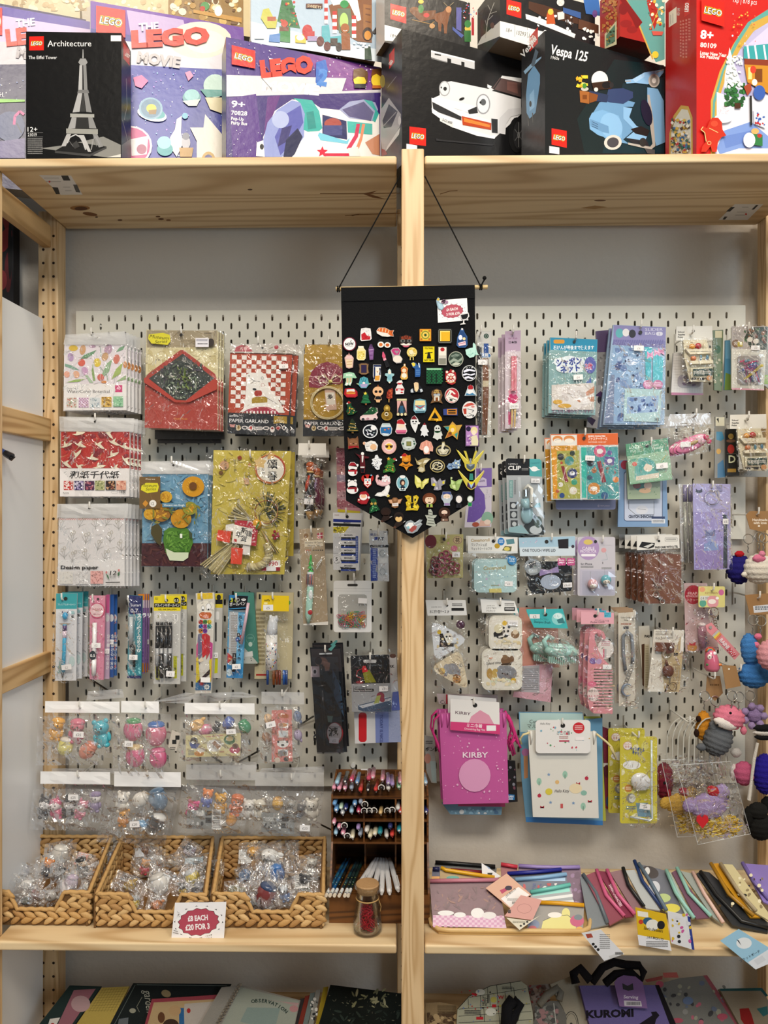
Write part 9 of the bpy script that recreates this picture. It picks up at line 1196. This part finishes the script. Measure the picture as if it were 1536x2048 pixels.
for i,(sh,c,l,code)in enumerate((((778,175,1280,180,1290,240,1436,220,1440,1065,835,1040,800,700),'6a9cbc','pale blue printed pouch pack behind the white drawstring bag','p:785 180 1280 185 1280 330 790 330,b4d0cc;t:862,262,40,Cut,333;t:845,300,40,マルチ,333;p:815 490 850 470 850 690 820 700,c08a60;p:835 1000 1440 1030 1440 1065 835 1040,3a7ab8;e:830,490,30,30,b070a0'),((1290,210,1425,210,1465,1030,1420,1030),'b8b84a','yellow edged pack right behind the white drawstring bag','p:1300 225 1420 225 1425 400 1310 400,b8d8d4;e:1380,320,36,40,d8d06a'),((1440,290,1520,320,1500,950,1460,930),'7a2a40','dark red pack beyond the white drawstring cord','r:1445,575,1500,605,e0dada;t:1462,380,40,ペッ,b05a70;e:1470,640,26,50,5a2030;e:1480,880,16,40,3a4a7a'),((130,30,610,40,610,110,150,110),'b8a8a8','clear pack tops above the pink drawstring bag','t:160,110,44,Cu,333;r:204,35,216,110,a82a3a'),((640,550,750,560,770,880,640,890),'1d1c20','black boxed pack edge right of the pink drawstring bag','p:690 820 745 825 745 866 690 866,2a7ab8;t:694,846,22,BAN,eee,l,.03;t:694,864,22,DAI,eee,l,.03;x:3,14,650,600,750,800,4,14,7a4a5a 8a8a94'),((36,360,110,370,132,735,90,730,50,640),'a8a8a4','pale sponge card hanging beside the middle post','t:40,480,38,ポンジ,222,l,.02;e:60,540,26,40,c08a7a;k:45,400,100,430,2,444;p:80 560 125 560 130 730 95 720,a4b8b8'),((170,890,650,900,640,985,240,980),'6a8ca0','blue packs showing under the pink drawstring bag','p:300 895 670 890 670 920 300 915,b03a6a;x:3,20,220,925,630,975,6,20,8ab0c4 d0d4d4 4a6a8a'))):
 G(R8,plY(1.785+.012*(i%3)),'card_pack','card pack',l,sh,.004,c,code,'card')
 
p=G(R9,plY(1.757),'cap_pack','cap','yellow carded drinking cap with clear bent straw',rr(222,416,552,1184,20),.003,'d0c440','x:3,26,235,420,540,1170,16,40,e6e0b0 d8ce5a dcd67a;e:288,494,40,38,f0ece4;o:288,494,38,36,3,c86a5a;t:288,490,24,ストロー,c8503a,c,.02,0,60;t:288,512,22,付き！,c8503a,c,.02;t:372,540,40,ペットボトル,24509a,c,.04,6,134;t:372,572,40,キャップ,24509a,c,.04,6,86;e:325,665,80,40,eeeeea;e:296,872,34,34,c8843a;k:272,858,320,890,2,f4e4c8;e:320,960,40,44,8a8a84;e:330,960,30,36,d8d8cc;p:362 1000 470 1000 500 1130 380 1120,7aa0b4;k:275,1030,360,1065,2,3a7a9a','card')
m=KM(p);k=R9[2]*1.757/F;m.B('394 800 .010',88*k,.010,78*k,'dcdcdc',Matrix.Rotation(.3,3,'Y'),20,10);m.g('cap',p)
m=KM(p);m.T('486 430 .012 486 900 .014 492 1120 .012 470 1140 .012 300 1110 .010',.0022,'c8d4dc',8);m.g('straw',p)
p.st(430,1018,96,50,'£4',8,off=.012).bag((200,345,520,400,560,1195,222,1190),.020,(6,12),.005);p.back(1,-60,-30,.04,'%s drinking cap pack behind the yellow one');hook(1278,1462,'the drinking cap pack')
def knitthing(label,parts,tagp=None,ring=None,cat='key ring',name='crochet_keyring',grp='crochet key rings'):
 u,v=parts[0][0],parts[0][1];t=thing(name,label,cat,at(u,v+parts[0][3],parts[0][4]),grp)
 for i,q in enumerate(parts):knit('crochet_body' if i==0 else 'crochet_piece',t,*q[:7],rows=max(3,int(q[3]/3.2)),st=max(5,int(q[2]/2)))
 m=MB()
 for e in ring or():c=at(*e,parts[0][4]-.01);m.tube([c+Vector((.011*cos(a),.002*sin(a),.011*sin(a)))for a in CI(16)],.0011,'c4c4c0',6);m.tube([c-Vector((.002*(i%2),0,.011+i*.005))for i in range(5)],.0016,'b4b4b0',5)
 if ring:m.build('ring',t,'metal')
 if tagp:m=MB(plY(parts[0][4]-.004));m.slab(tagp[0],.0012,'a07a50');m.d(tagp[1]);m.build('kraft_tag',t,'paper')
 return t
T1=((1492,1030,1500,1022,1545,1022,1545,1058,1522,1063,1500,1058),'t:1520,1042,7,Handmade,f0e6d8,c,.03;t:1520,1048,7,with love,f0e6d8,c,.03;e:1518,1052,2.5,2,f0e6d8')
knitthing('white crochet ball key ring with pink tuft, under the handmade tag',[(1518,1138,28,28,1.74,'e2dcd0'),(1518,1117,12,8,1.722,'d87a9a'),(1524,1108,6,6,1.72,'dc88a4'),(1489,1149,6,5,1.735,'e2dcd0')],T1,[(1519,1074),(1528,1076)])
knitthing('navy crochet key ring with red top beside the white one',[(1478,1138,23,28,1.765,'24206a'),(1479,1108,9,6,1.755,'b0222c')],None,[(1497,1078)])
knitthing('bright blue long-necked crochet key ring',[(1508,1350,29,24,1.74,'3f78b8'),(1500,1300,17,31,1.74,'4580c0',-6),(1498,1285,15,12,1.74,'4580c0')],((1490,1190,1545,1186,1545,1228,1500,1230),'p:1506 1212 1545 1208 1545 1222 1508 1226,d8dce4;k:1510,1213,1540,1221,2,345'),[(1506,1240),(1522,1242)])
knitthing('pink frilled crochet key ring cut by the picture edge, mid height',[(1540,1310,24,28,1.69,'d898a0'),(1516,1273,7,6,1.73,'e07a9a'),(1512,1290,7,6,1.73,'e07a9a'),(1524,1299,7,6,1.73,'e07a9a')])
knitthing('pink crochet whale key ring with white belly',[(1458,1435,29,23,1.735,'d97a90',10),(1450,1447,22,10,1.722,'e4dcd4',20),(1487,1461,6,8,1.73,'d97a90'),(1461,1426,2.5,2.5,1.70,'1a1a1a')],((1444,1330,1472,1332,1482,1372,1452,1378),'e:1458,1338,2,2,e8e0d0'),[(1464,1392),(1478,1394)])
knitthing('amber crochet key ring with dark spots',[(1407,1452,15,28,1.765,'c8862a'),(1397,1438,5,6,1.75,'2a1a14'),(1393,1466,5,8,1.75,'2a1a14')],((1414,1352,1440,1352,1446,1386,1430,1402,1412,1384),'k:1420,1368,1438,1374,1,6a4a2a'),[(1409,1392),(1431,1402)])
knitthing('grey crochet seal key ring',[(1436,1478,26,32,1.745,'5f6266',20),(1436,1452,17,13,1.74,'666a6e'),(1404,1494,11,7,1.745,'5f6266'),(1435,1450,2,2,1.718,'1a1a1a')])
knitthing('lilac crochet octopus key ring',[(1508,1428,16,17,1.745,'8f7aa6')]+[(1508+20*cos(a),1432+20*sin(a),7,7,1.735,'9a86b0')for a in(0,.9,1.8,2.7,3.6,4.5,5.4)],None,[(1500,1392)])
knitthing('black and white striped crochet key ring at the picture edge',[(1530,1456,22,7,1.73,'1b1b1d'),(1530,1465,22,6,1.732,'dcd8d2'),(1530,1474,20,6,1.734,'1b1b1d')])
knitthing('deep pink crochet ball key ring with white seam',[(1488,1547,20,22,1.76,'b8587a'),(1468,1545,8,16,1.765,'d8ccc8'),(1472,1505,10,9,1.775,'c8c4c0')])
knitthing('royal blue crochet key ring at the picture edge',[(1530,1548,22,37,1.75,'2a208a')])
knitthing('black crochet puppy key ring hanging lowest',[(1520,1652,23,26,1.75,'1d1d1c'),(1516,1622,18,16,1.745,'1f1f1e'),(1497,1634,9,20,1.745,'191918'),(1535,1608,12,14,1.76,'191918')])
m=MB();m.tube([at(1515,1486,1.735),at(1508,1520,1.735),at(1503,1560,1.735),at(1498,1600,1.735)],[.0032,.0036,.0032,.0042],'dcd8d0',8);m.build('rope_cord',mat='knit',label='white braided cord hanging above the black crochet puppy',cat='cord')
for i,(u,v,w)in enumerate(((1518,1014,'the handmade tag key rings'),(1520,1182,'the blue crochet key ring'),(1430,1344,'the amber crochet key ring'),(1482,1328,'the pink crochet whale'))):hook(u,v,w,1.725)
def henbag(label,q,Y,hen,comb,cx,cy,sc,heart=False):
 q=QP(q);z=R9;pl=plY(Y);t=thing('clear_gift_bag',label,'bag',MBp(pl,z,q[3][0]+200,q[3][1]),'clear bags with crochet hens');m=MB(pl,z=z);m.tube([m.P(*a,.022)for a in q+q[:1]],.0007,'d4d6d6',5);m.build('seam',t,'gloss');P=lambda u,v:(z[0]+u*z[2],z[1]+v*z[2])
 film(t,'clear_front',[MBp(pl,z,*a)for a in q],pl.n,.022,(9,10),.006,'film');film(t,'clear_back',[MBp(pl,z,*a)for a in q],pl.n,-.022,(5,5),.004,'film')
 for j,(b,s,r,c)in enumerate((((0,0),(150,110),-8,hen),((110,-100),(70,90),10,hen),((40,-130),(60,44),30,comb),((-160,-10),(70,60),-30,hen))):knit(('hen_body','hen_head','red_comb','hen_tail')[j],t,*P(cx+b[0]*sc,cy+b[1]*sc),s[0]*sc*z[2],s[1]*sc*z[2],Y-(.004 if j==2 else 0),c,r,7,10,.5)
 m=MB(pl,z=z);k=z[2]*Y/F;m.blob(m.P(cx+140*sc,cy-110*sc,.018),14*k*sc,.002,18*k*sc,'1a1a1a');m.build('eye',t,'gloss');R=random.Random(int(cx));m=MB(pl,z=z)
 for _ in range(300):
  u=R.uniform(q[3][0]+45,q[2][0]-75);v=R.uniform(cy+100*sc,q[3][1]+(q[2][1]-q[3][1])*.5-4);a=R.uniform(0,pi);L=R.uniform(14,44);o=R.uniform(-.015,.015);m.tube([m.P(u-L*cos(a),v-L*.4*sin(a),o),m.P(u,v-R.uniform(-10,14),o+.003),m.P(u+L*cos(a),v+L*.4*sin(a),o)],.0012,R.choice(('d8b22a','c8a01e','e6cc5a')),3,False)
 m.build('paper_shreds',t,'paper',kind='stuff')
 if heart:m=MB(pl,z=z);m.slab([(860+x,1100+y)for x,y in((50,85),(-2,20),(2,-20),(28,-30),(50,-8),(70,-34),(98,-20),(104,20))],.003,'c8242e',.028);m.build('heart_sticker',t,'gloss')
 return t
henbag('clear handled bag with a lilac crochet hen on yellow shreds',(690,640,1165,605,1340,1240,880,1335),1.74,'9f8ab4','b0202c',1010,1030,1.,True)
henbag('second clear bag with a yellow crochet hen behind the lilac one',(560,590,1000,600,1100,1250,700,1270),1.79,'c8a04a','a8222c',760,1010,.8)
knitthing('dusky red crochet bird in the rearmost clear bag',[(1328,1562,17,34,1.825,'7a2434'),(1332,1545,12,14,1.82,'84293a'),(1329,1566,2.5,3,1.80,'1a1a1a'),(1338,1588,4,9,1.81,'a01c24')],None,None,'crochet bird','crochet_bird')
for i in range(6):
 m=MB();a=1345+i*11;Y=1.79-i*.008;m.tube([at(a+20-32*cos(t*pi/12),1490-54*sin(t*pi/12)+35*(t in(0,12)),Y)for t in range(13)],.0016,'c4c2b8',6);m.build('bag_handle',mat='gloss',label='clear plastic bag handle loop, %s of six from left'%ORD[i+1],cat='handle',group='clear bag handles')
hook(1380,1432,'the clear handled bags',1.735)
# tray of zip pouches
R10,R11,B1,B2,B3,B4=Z(840,1680,4.267),Z(1140,1680,3.879),Z(0,1860,3.657),Z(400,1860,3.491),Z(840,1880,4.267),Z(1130,1880,3.783)
p=PK('tray','pale wooden tray with rounded corners holding zip pouches','tray',R10,plZ(-.853),(105,480,80,640,95,730,160,778,260,786,1380,796,1440,765,1452,700,1400,480),.0055,'c8a468','satin','tray_base')
m=KM(p);m.tube([kz(p,*a,.004)for a in((105,480),(80,640),(95,730),(160,778),(260,786),(1380,796),(1440,765),(1452,700),(1400,480))],.0045,'d8b67c',8);m.g('rim',p,'satin')
GP='zip pouches on the lower shelf'
def pouch(z,Yb,lab,q,col,zc,zl,code='',mat='satin',slope=.5,off=0,film_=None):
 pl=Pl((0,Yb,ZL),(0,-1,.9))if slope==.5 else Pl((0,Yb,ZL),(0,-.5,1));pl.o=pl.o+pl.n*(.010+off)
 p=PK('zip_pouch',lab,'pouch',z,pl,q,.004,col,mat,'pouch_body',GP);p.d(code).end()
 m=KM(p);m.tube([kz(p,*a,.004)for a in QP(zl)],.0042,zc,8);m.g('zip',p,'satin')
 if film_:p.bag(film_,.003,(6,6),.003,'pinkvinyl' if 'pink' in lab else 'film')
 return p
RP=[('black zip pouch at the back of the tray',1.665,(125,200,655,235,640,420,130,400),'2a2422','151515',(130,195,300,205,640,232),'r:140,300,600,400,3a2622'),('dark red zip pouch in the tray',1.645,(250,262,560,280,560,400,240,400),'6a1c26','7a1a24',[(260,262),(540,282)]),('purple tinted zip pouch standing at the back of the tray',1.655,(840,235,1370,235,1400,600,1200,600,860,500),'6a4a66','9a86c0',(840,225,1000,235,1200,240,1360,235),'x:3,20,1240,270,1390,560,8,30,8a6a90 a884a8 5a3a58'),('red zip pouch in the tray',1.66,(690,220,830,240,830,420,700,420),'8a3a44','c83a4a',[(690,212),(830,235)]),('navy zip pouch in the tray',1.64,(745,300,1210,262,1220,420,800,440),'2a2a44','242a8a',(745,292,960,280,1205,256)),('light blue zip pouch with striped edge in the tray',1.625,(810,350,1250,300,1270,470,860,470),'5a6478','8ab4d8',(810,342,1030,325,1248,296),'r:820,320,1240,350,a4c4e0;x:3,26,880,370,1240,460,8,24,1f2a4a e0dcdc b82a34 3a4a7a'),('turquoise zip pouch with grey striped body in the tray',1.605,(940,450,1285,400,1320,590,960,590),'9aa0a4','6ec4b8',(940,450,1110,420,1280,385),'p:950 430 1270 385 1280 440 960 480,8ed8cc;p:990 500 1300 460 1304 484 1000 524,e0e2e2;p:1000 540 1310 510 1314 530 1006 560,d8dada'),('yellow zip pouch with pale yellow shape at the tray front',1.582,(1010,550,1400,570,1390,785,900,770),'8a8680','e0a21e',(1020,538,1200,545,1396,562),'p:1030 780 1050 690 1140 650 1260 640 1330 700 1330 785,d8d07a;e:1245,630,36,50,d8d07a;l:4,1050 690 1140 650 1260 640 1330 700,2a2a2a;e:1340,690,60,50,b83a6a;e:1150,640,60,24,e6e0d8;e:970,720,50,40,6a7a9a;e:960,755,36,24,b03a4a;e:1350,660,36,24,5a6a74;e:1360,760,30,20,e0a83a'),('yellow zip pouch with tan body at the tray left',1.62,(170,262,640,345,640,470,170,460),'a88a54','e0a81e',(178,240,220,262,420,292,635,325),'e:280,325,56,20,3a9a8a'),('navy and gold folded pouch at the tray corner',1.61,(105,250,168,250,168,345,100,345),'20244e','20244e',[(108,252),(165,252)],'r:100,310,168,340,d8942a'),('pink clear zip pouch with gingham base at the tray front',1.575,(84,365,670,345,738,755,110,735),'6f4a54','c07a8a',(84,355,380,350,672,345),'x:3,50,120,400,650,600,14,40,5f4048 7a5058 6a4850 8a6054,f;p:112 642 715 650 738 755 108 735,d8b8cc;c:112,645,725,745,26,5,c48ab0;e:220,625,70,22,dcdcdc;e:340,640,50,22,dcdcdc;e:490,625,56,44,e0dede;e:590,645,60,30,d8d4d4')]
for a in RP:pouch(R10,a[1],a[0],*a[2:])
def card(z,Y,name,lab,q,col,code,cat='tag',grp=None,n=(0,-1,0)):return G(z,Pl((0,Y,ZL),n),name,cat,lab,q,.0008,col,code,'paper',grp)
nn=(0,-1,.9)
card(R10,1.548,'hang_tag','peach swing tag with barcode lying over the tray pouches',(560,410,740,285,950,465,770,585),'d8ac94','p:690 500 840 400 935 468 770 575,ece8e6;t:735,490,26,J & K BROS LTD,333,l,.02,-38,110;k:745,500,850,520,2,555;b:785,525,850,545,222;p:680 430 770 390 790 400 700 460,b84a6a;e:755,410,30,20,3a3444',n=nn)
card(R10,1.535,'hang_tag','dull pink swing tag under the peach one',(720,650,860,470,1040,510,960,685),'cf9a92','o:890,585,60,40,2,8a5a5a;r:750,595,775,625,4a3a3a',n=nn)
card(R10,1.53,'hang_tag','cream printed swing tag at the tray front',(735,662,940,690,1030,640,850,768),'d8d0bc','k:790,690,900,712,2,665;e:860,732,10,9,222;e:888,716,10,9,222;e:915,698,10,9,222',n=nn)
card(R10,1.60,'hang_tag','white swing tag sticking up behind the peach one',(525,195,690,310,640,330,530,290),'e2e2e4','p:575 280 620 280 610 310 580 305,333;p:560 215 600 240 590 250,8aa0c0',n=nn)
for i,(lab,q,c,zc,zl,code)in enumerate((('grey zip pouch next to the tray',(70,250,110,280,300,655,150,690),'7f868c','5f6a74',(100,275,200,420,290,655),''),('pink zip pouch with rosy body, left of the pink pair',(110,280,195,245,420,600,310,660),'8f4a5a','d0608a',(205,240,280,440,420,600),''),('pink zip pouch with white lettering on wine red',(215,240,285,245,500,590,430,600),'7a2a44','d0608a',(285,240,370,430,500,585),'t:300,350,30,SANRIO CHARACTERS,e8c8d4,l,.03,62,190'),('black zip pouch beside the pink pair',(310,250,405,230,570,520,500,560),'8a6a70','141416',(410,225,450,360,570,525),''),('navy zip pouch with white body',(430,235,500,230,700,545,590,530),'b4b8b8','20386a',(498,170,560,330,720,548),''),('grey clear pouch with rounded grey and yellow patches',(530,185,735,235,900,595,740,555),'6f727c','5f7080',(530,190,620,330,745,555),'e:620,250,70,46,4a4444,20;e:600,240,20,30,d8d8d8;e:655,370,44,52,d0d2d8;e:725,450,56,34,b8c88a;e:785,530,70,36,d8cc5a'),('mint zip pouch, left of the mint pair',(745,240,780,250,960,610,900,590),'b0c4bc','92c4b8',(745,242,820,420,960,615),''),('mint zip pouch with plum body, right of the mint pair',(790,250,830,230,1090,600,980,610),'6f4a5e','92c4b8',(828,225,920,420,1090,600),''),('pale pink zip pouch beside the mint pair',(860,240,950,260,1190,655,1110,600),'98a09a','dcb8ac',(950,258,1040,430,1185,650),''),('black zip pouch with smoky clear body',(980,260,1020,240,1080,250,1536,640,1536,720,1260,660),'23262a','17181a',(1010,252,1130,430,1330,640,1536,690),''),('mustard yellow zip pouch',(1085,185,1150,180,1480,600,1400,600),'c8901e','a87a20',(1090,190,1230,430,1420,595),'x:3,8,1150,260,1440,580,6,12,4a3414'),('cream printed zip pouch',(1155,185,1260,190,1536,560,1536,620,1400,540),'c8bc90','a8987a',(1165,190,1300,400,1440,560),'x:3,20,1250,260,1500,560,8,16,8a7a5a e0d8b8;e:1355,430,18,12,2a2a24'),('lilac felt pouch at the right end',(1330,180,1600,200,1600,520,1500,480),'8a78c0','7a6ab0',(1335,185,1420,330,1540,470),'x:3,5,1380,200,1560,400,6,10,2a2440'))):pouch(R11,1.60,lab,q,c,zc,zl,code,'satin',1,.006*(i%4))
card(R11,1.512,'hang_tag','white swing tag with dotted print hanging over the shelf edge',(90,722,240,695,420,885,265,938),'dfe0e4','p:120 730 165 725 180 755 135 762,a84a3a;e:180,808,12,11,222;e:198,828,12,11,222;e:218,850,12,11,222;k:230,730,310,850,8,888;p:300 900 360 880 370 900 310 920,ccc;b:350,870,410,890,333','swing tag')
card(R11,1.512,'hang_tag','yellow and white swing tag hanging over the shelf edge',(507,522,745,575,788,860,535,815),'dcb41e','p:524 735 772 780 788 860 535 815,e4e4e8;p:522 548 605 562 608 602 526 590,ece8da;e:605,630,40,30,2f5a7a;e:640,660,50,44,e6e4da;e:706,660,30,34,1d1c20;e:550,635,18,18,c8402a;t:645,705,34,Sanrio characters,3a2a14,c,.02,10,150;t:660,770,26,J & K BROS LTD,333,c,.02,9,130;k:590,785,760,835,4,777','swing tag')
card(R11,1.514,'hang_tag','white swing tag with navy edge hanging beside the yellow one',(755,550,930,592,966,855,785,800),'dfdfe2','p:910 590 930 595 966 855 945 848,2a3a8a;x:3,26,790,570,940,820,8,16,2a2a2e c85a9a d8b83a dcdce0','swing tag')
card(R11,1.512,'hang_tag','pale blue swing tag hanging at the right end of the shelf',(1165,782,1310,692,1600,870,1600,935,1440,1005),'9cc8e0','p:1380 950 1536 850 1600 880 1600 935 1440 1005,e0e4ea;e:1350,800,60,44,e8ecee;p:1290 770 1310 780 1330 820,26303a;t:1400,910,26,フラットポーチ,345,c,.01,-28;p:1425 935 1490 895 1520 930 1455 970,d4d8de','swing tag')
# lowest shelf: notebooks and
def low(z,Y,lab,q,col,code,name='notebook',cat='notebook',th=.006,mat='matte',grp='notebooks on the lowest shelf'):return G(z,Pl((0,Y,ZB),(0,-1,.8)),name,cat,lab,q,th,col,code,mat,grp)
low(B1,1.66,'dark green album with pink page and plaid sheet, leftmost notebook',(510,405,740,412,500,760,230,760),'1f2e2c','p:540 440 700 430 480 760 390 760,8a5a64;e:590,540,70,60,a88a8c;p:365 650 440 640 400 720 350 700,c8c4be;e:385,690,14,10,a82a2a')
low(B1,1.66,'yellow plaid notebook cover next to the dark green album',(745,422,945,412,770,760,510,760),'a8934a',';'.join(['l:2,%d 425 %d 600,7a6a34'%(760+i*20,650+i*22)for i in range(9)]+['l:2,%d %d %d %d,7a6a34'%(740-i*12,440+i*19,930-i*10,430+i*19)for i in range(9)]))
low(B1,1.66,'black notebook with white script title garden',(975,388,1690,395,1500,760,760,760),'181e1e','t:1050,440,86,garden,a8a89a,l,0,82,170,.3;l:5,1000 400 1660 408,5a6460;l:4,990 400 800 760,5a6460;e:1215,465,36,26,8a7a5a,20;l:3,1040 490 1000 560 1020 600,8a8a7a;e:970,590,24,18,8a8a7a;p:870 650 940 640 930 760 850 760,5a6064')
low(B1,1.644,'pink edged picture notebook over the black one',(1110,505,1640,470,1560,760,1040,760),'8a3a44','p:1125 530 1600 505 1560 760 1060 760,a8906a;p:1350 540 1600 520 1560 760 1330 760,a8a098;p:1310 570 1345 570 1350 760 1310 760,2a5a8a;e:1280,590,44,40,a88a64;e:1180,640,26,40,5a3a24;e:1380,590,14,18,9a2a2a;e:1250,700,60,50,3a2a20')
p=low(B2,1.634,'pale spiral notebook with arched title',(150,400,290,385,700,490,640,760,-60,760),'86827a','p:285 400 690 495 640 760 100 760,8f9488;p:330 540 560 545 520 700 280 640,7a8a84;e:655,550,30,24,a87a7a;p:360 480 690 510 680 530 560 500,a88a88')
for i,ch in enumerate('OBSERVATION'):p.d('t:%d,%d,34,%s,2a3a34,c,.03,%d'%(372+i*22,505+(i-2)**2*1.1,ch,-6+i*5))
p.end('lettering');m=KM(p)
for i in range(18):a=i/17;u,v=278-215*a,385+375*a;m.tube([kz(p,u+16*cos(t),v+9*sin(t),.004+.005*cos(t))for t in CI(8)],.0012,'c0bcb4',5)
m.build('spiral_binding',p.t,'metal',kind='stuff')
for i,(a,c,l)in enumerate(((700,'3a3434','charcoal'),(735,'7a3024','rust red'),(770,'6a7470','grey green'),(810,'8a8880','black and white patterned'),(862,'9a8424','ochre yellow'))):low(B2,1.672-i*.003,l+' notebook edge leaning before the black flower notebook',[(a,480-i*20),(a+34,474-i*20),(a-40,760),(a-76,760)],c,'x:3,20,%d,470,%d,740,6,14,2a2a2c d0ccc4'%(a-40,a+10)if i==3 else '')
low(B2,1.645,'black notebook with white flower sprays',(910,382,1420,445,1420,760,800,760),'0f1512','x:3,26,1060,410,1320,540,12,30,7a7a5a 8a886a 5f6048,f;x:4,30,900,450,1400,640,4,12,4a4a3e 6a6a58,f;x:5,40,880,560,1400,750,10,30,1f2824 2a342e,f')
LT=('tote_bag','bag',.014,'matte','bags on the lowest shelf')
low(B3,1.68,'beige illustrated card bag beside the middle post',(50,540,170,530,330,560,330,760,50,760),'8a7454','x:3,60,60,620,320,760,10,30,5a4632 a8906a 4a3828;k:150,560,310,640,5,5a4a34',*LT)
p=low(B3,1.66,'cream backpack with black grid of little panels',(320,590,420,480,600,392,860,350,915,390,960,600,975,760,310,760),'9a9a86','l:5,320 590 420 480 600 392 860 350,16181c;l:4,420 490 905 415,16181c;l:4,330 590 940 545,16181c;l:4,330 650 950 610,16181c;l:4,330 705 960 680,16181c;l:4,575 400 580 470,16181c;l:4,655 385 665 545,16181c;l:4,770 365 780 440,16181c;l:4,515 470 520 575,16181c;l:4,410 500 415 580,16181c;l:4,590 470 600 560,16181c;l:4,725 445 735 540,16181c;l:4,800 405 810 520,16181c;l:4,545 580 550 700,16181c;l:4,670 560 680 760,16181c;e:515,445,40,26,c0c0b4;p:440 450 490 460 480 480 445 470,a8222a;t:690,505,44,W,a8222a,c,.03;e:628,510,26,26,a8a050;e:605,615,46,34,c0c0b4;r:575,470,585,540,222;t:548,560,26,HELLO,222,l,.02,-85,70;t:570,560,26,KITTY,222,l,.02,-85,70;r:615,550,650,575,a8222a;r:480,655,540,680,a8222a;x:5,50,350,430,940,740,4,9,2a2a2c a8222a 6a7a9a a8a050;k:380,600,520,640,3,333;k:700,400,790,425,2,333',*LT)
m=KM(p);m.tube([kz(p,*a,.012)for a in((790,515),(740,580),(730,760))],.013,'101014',8);m.tube([kz(p,*a,.012)for a in((790,515),(850,560),(800,660),(740,760))],.010,'101014',8);m.g('strap',p,'matte')
low(B3,1.70,'pale red and white printed cloth between backpack and canvas tote',(920,390,1110,372,1130,440,1000,560,985,760,965,600),'8a8480','x:3,50,930,385,1110,540,8,24,8a4a4a a89a94 6a5a58',*LT)
p=low(B3,1.655,'grey zip bag with broad webbing strap',(1000,560,1110,520,1180,520,1250,640,1250,760,960,760),'5f5d58','x:3,60,980,560,1180,750,10,30,7a7a74 8a6a6a 4a4a48;l:7,1140 540 1165 760,a8a8a0',*LT);m=KM(p);m.tube([kz(p,*a,.010)for a in((1010,560),(1080,470),(1170,415),(1195,450),(1180,520))],.008,'6a6860',8);m.g('webbing',p,'matte')
low(B3,1.69,'natural canvas tote with printed oval, beside the lilac tote',(1110,380,1316,295,1400,520,1500,760,1250,760,1230,600),'97907f','o:1290,720,60,110,6,222;o:1290,720,46,92,3,222;e:1290,730,14,26,333',*LT)
p=low(B4,1.67,'lilac tote with black trim and bold dark lettering',(110,345,690,340,840,660,190,660),'5f5688','p:680 340 712 340 850 660 800 660,141217;t:160,590,78,KUROMI,16121c,l,.05,-2,360;p:555 640 660 570 650 545 690 540 715 570 690 600 680 640,17131c',*LT)
m=KM(p);m.tube([kz(p,*a,.004)for a in((80,330),(60,260),(110,215),(190,310))],.010,'121116',8);m.tube([kz(p,*a,.004)for a in((200,320),(280,210),(370,170),(460,190),(560,195),(590,240),(570,310),(500,250),(380,260),(300,330))],.009,'121116',8);m.g('handles',p,'matte')
p.sub('swing_tag',(385,295,430,275,520,285,575,330,610,525,400,510,360,330),.001,'6f4f84',.016,'paper','p:420 335 460 355 500 335 505 385 465 392 425 380,15111a;t:485,450,34,Serving,c8c0d0,c,.02,2,110;p:432 465 560 470 568 510 436 505,b8b4bc;b:452,475,555,500,222')
low(B4,1.692,'grey patterned pouch with pink zip trim',(700,335,860,290,1060,268,1330,660,850,660),'6a6a66','p:1045 268 1075 266 1345 660 1300 660,8a4a54;x:3,34,740,310,1220,640,10,26,7f7f7c a05a6a 5a6478 8a8a7a 3a3a3c;e:930,460,40,30,5a6a88;e:715,335,30,26,9a4a5a;p:600 300 740 270 735 300 620 320,8a4440;p:740 248 845 245 860 285 745 285,a85a54;e:850,610,44,20,9a4a5a;e:1190,580,40,24,9a4a5a',*LT)
low(B4,1.68,'pale tote with teal edging and red print at the right end',(1170,370,1490,365,1640,660,1330,660),'7a7264','p:1170 368 1490 362 1536 420 1520 430 1480 384 1175 386,1f4a50;p:1320 520 1390 515 1410 560 1440 660 1370 660 1330 600,7a1a1a;p:1450 520 1530 500 1536 560 1500 580,2a5a60',*LT)

m=MB(plY(1.60));m.tube([at(-30,892,1.6),at(0,900,1.6),at(14,908,1.6)],.006,'2f4f94',8);m.tube([at(10,906,1.6),at(24,914,1.598)],[.007,.008],'1d1f26',8);m.tube([at(17,908,1.598),at(24,918,1.598),at(27,912,1.598)],.005,'15161a',8);m.build('toy_boot',mat='gloss',label='dark booted toy leg poking in at the left edge',cat='toy')
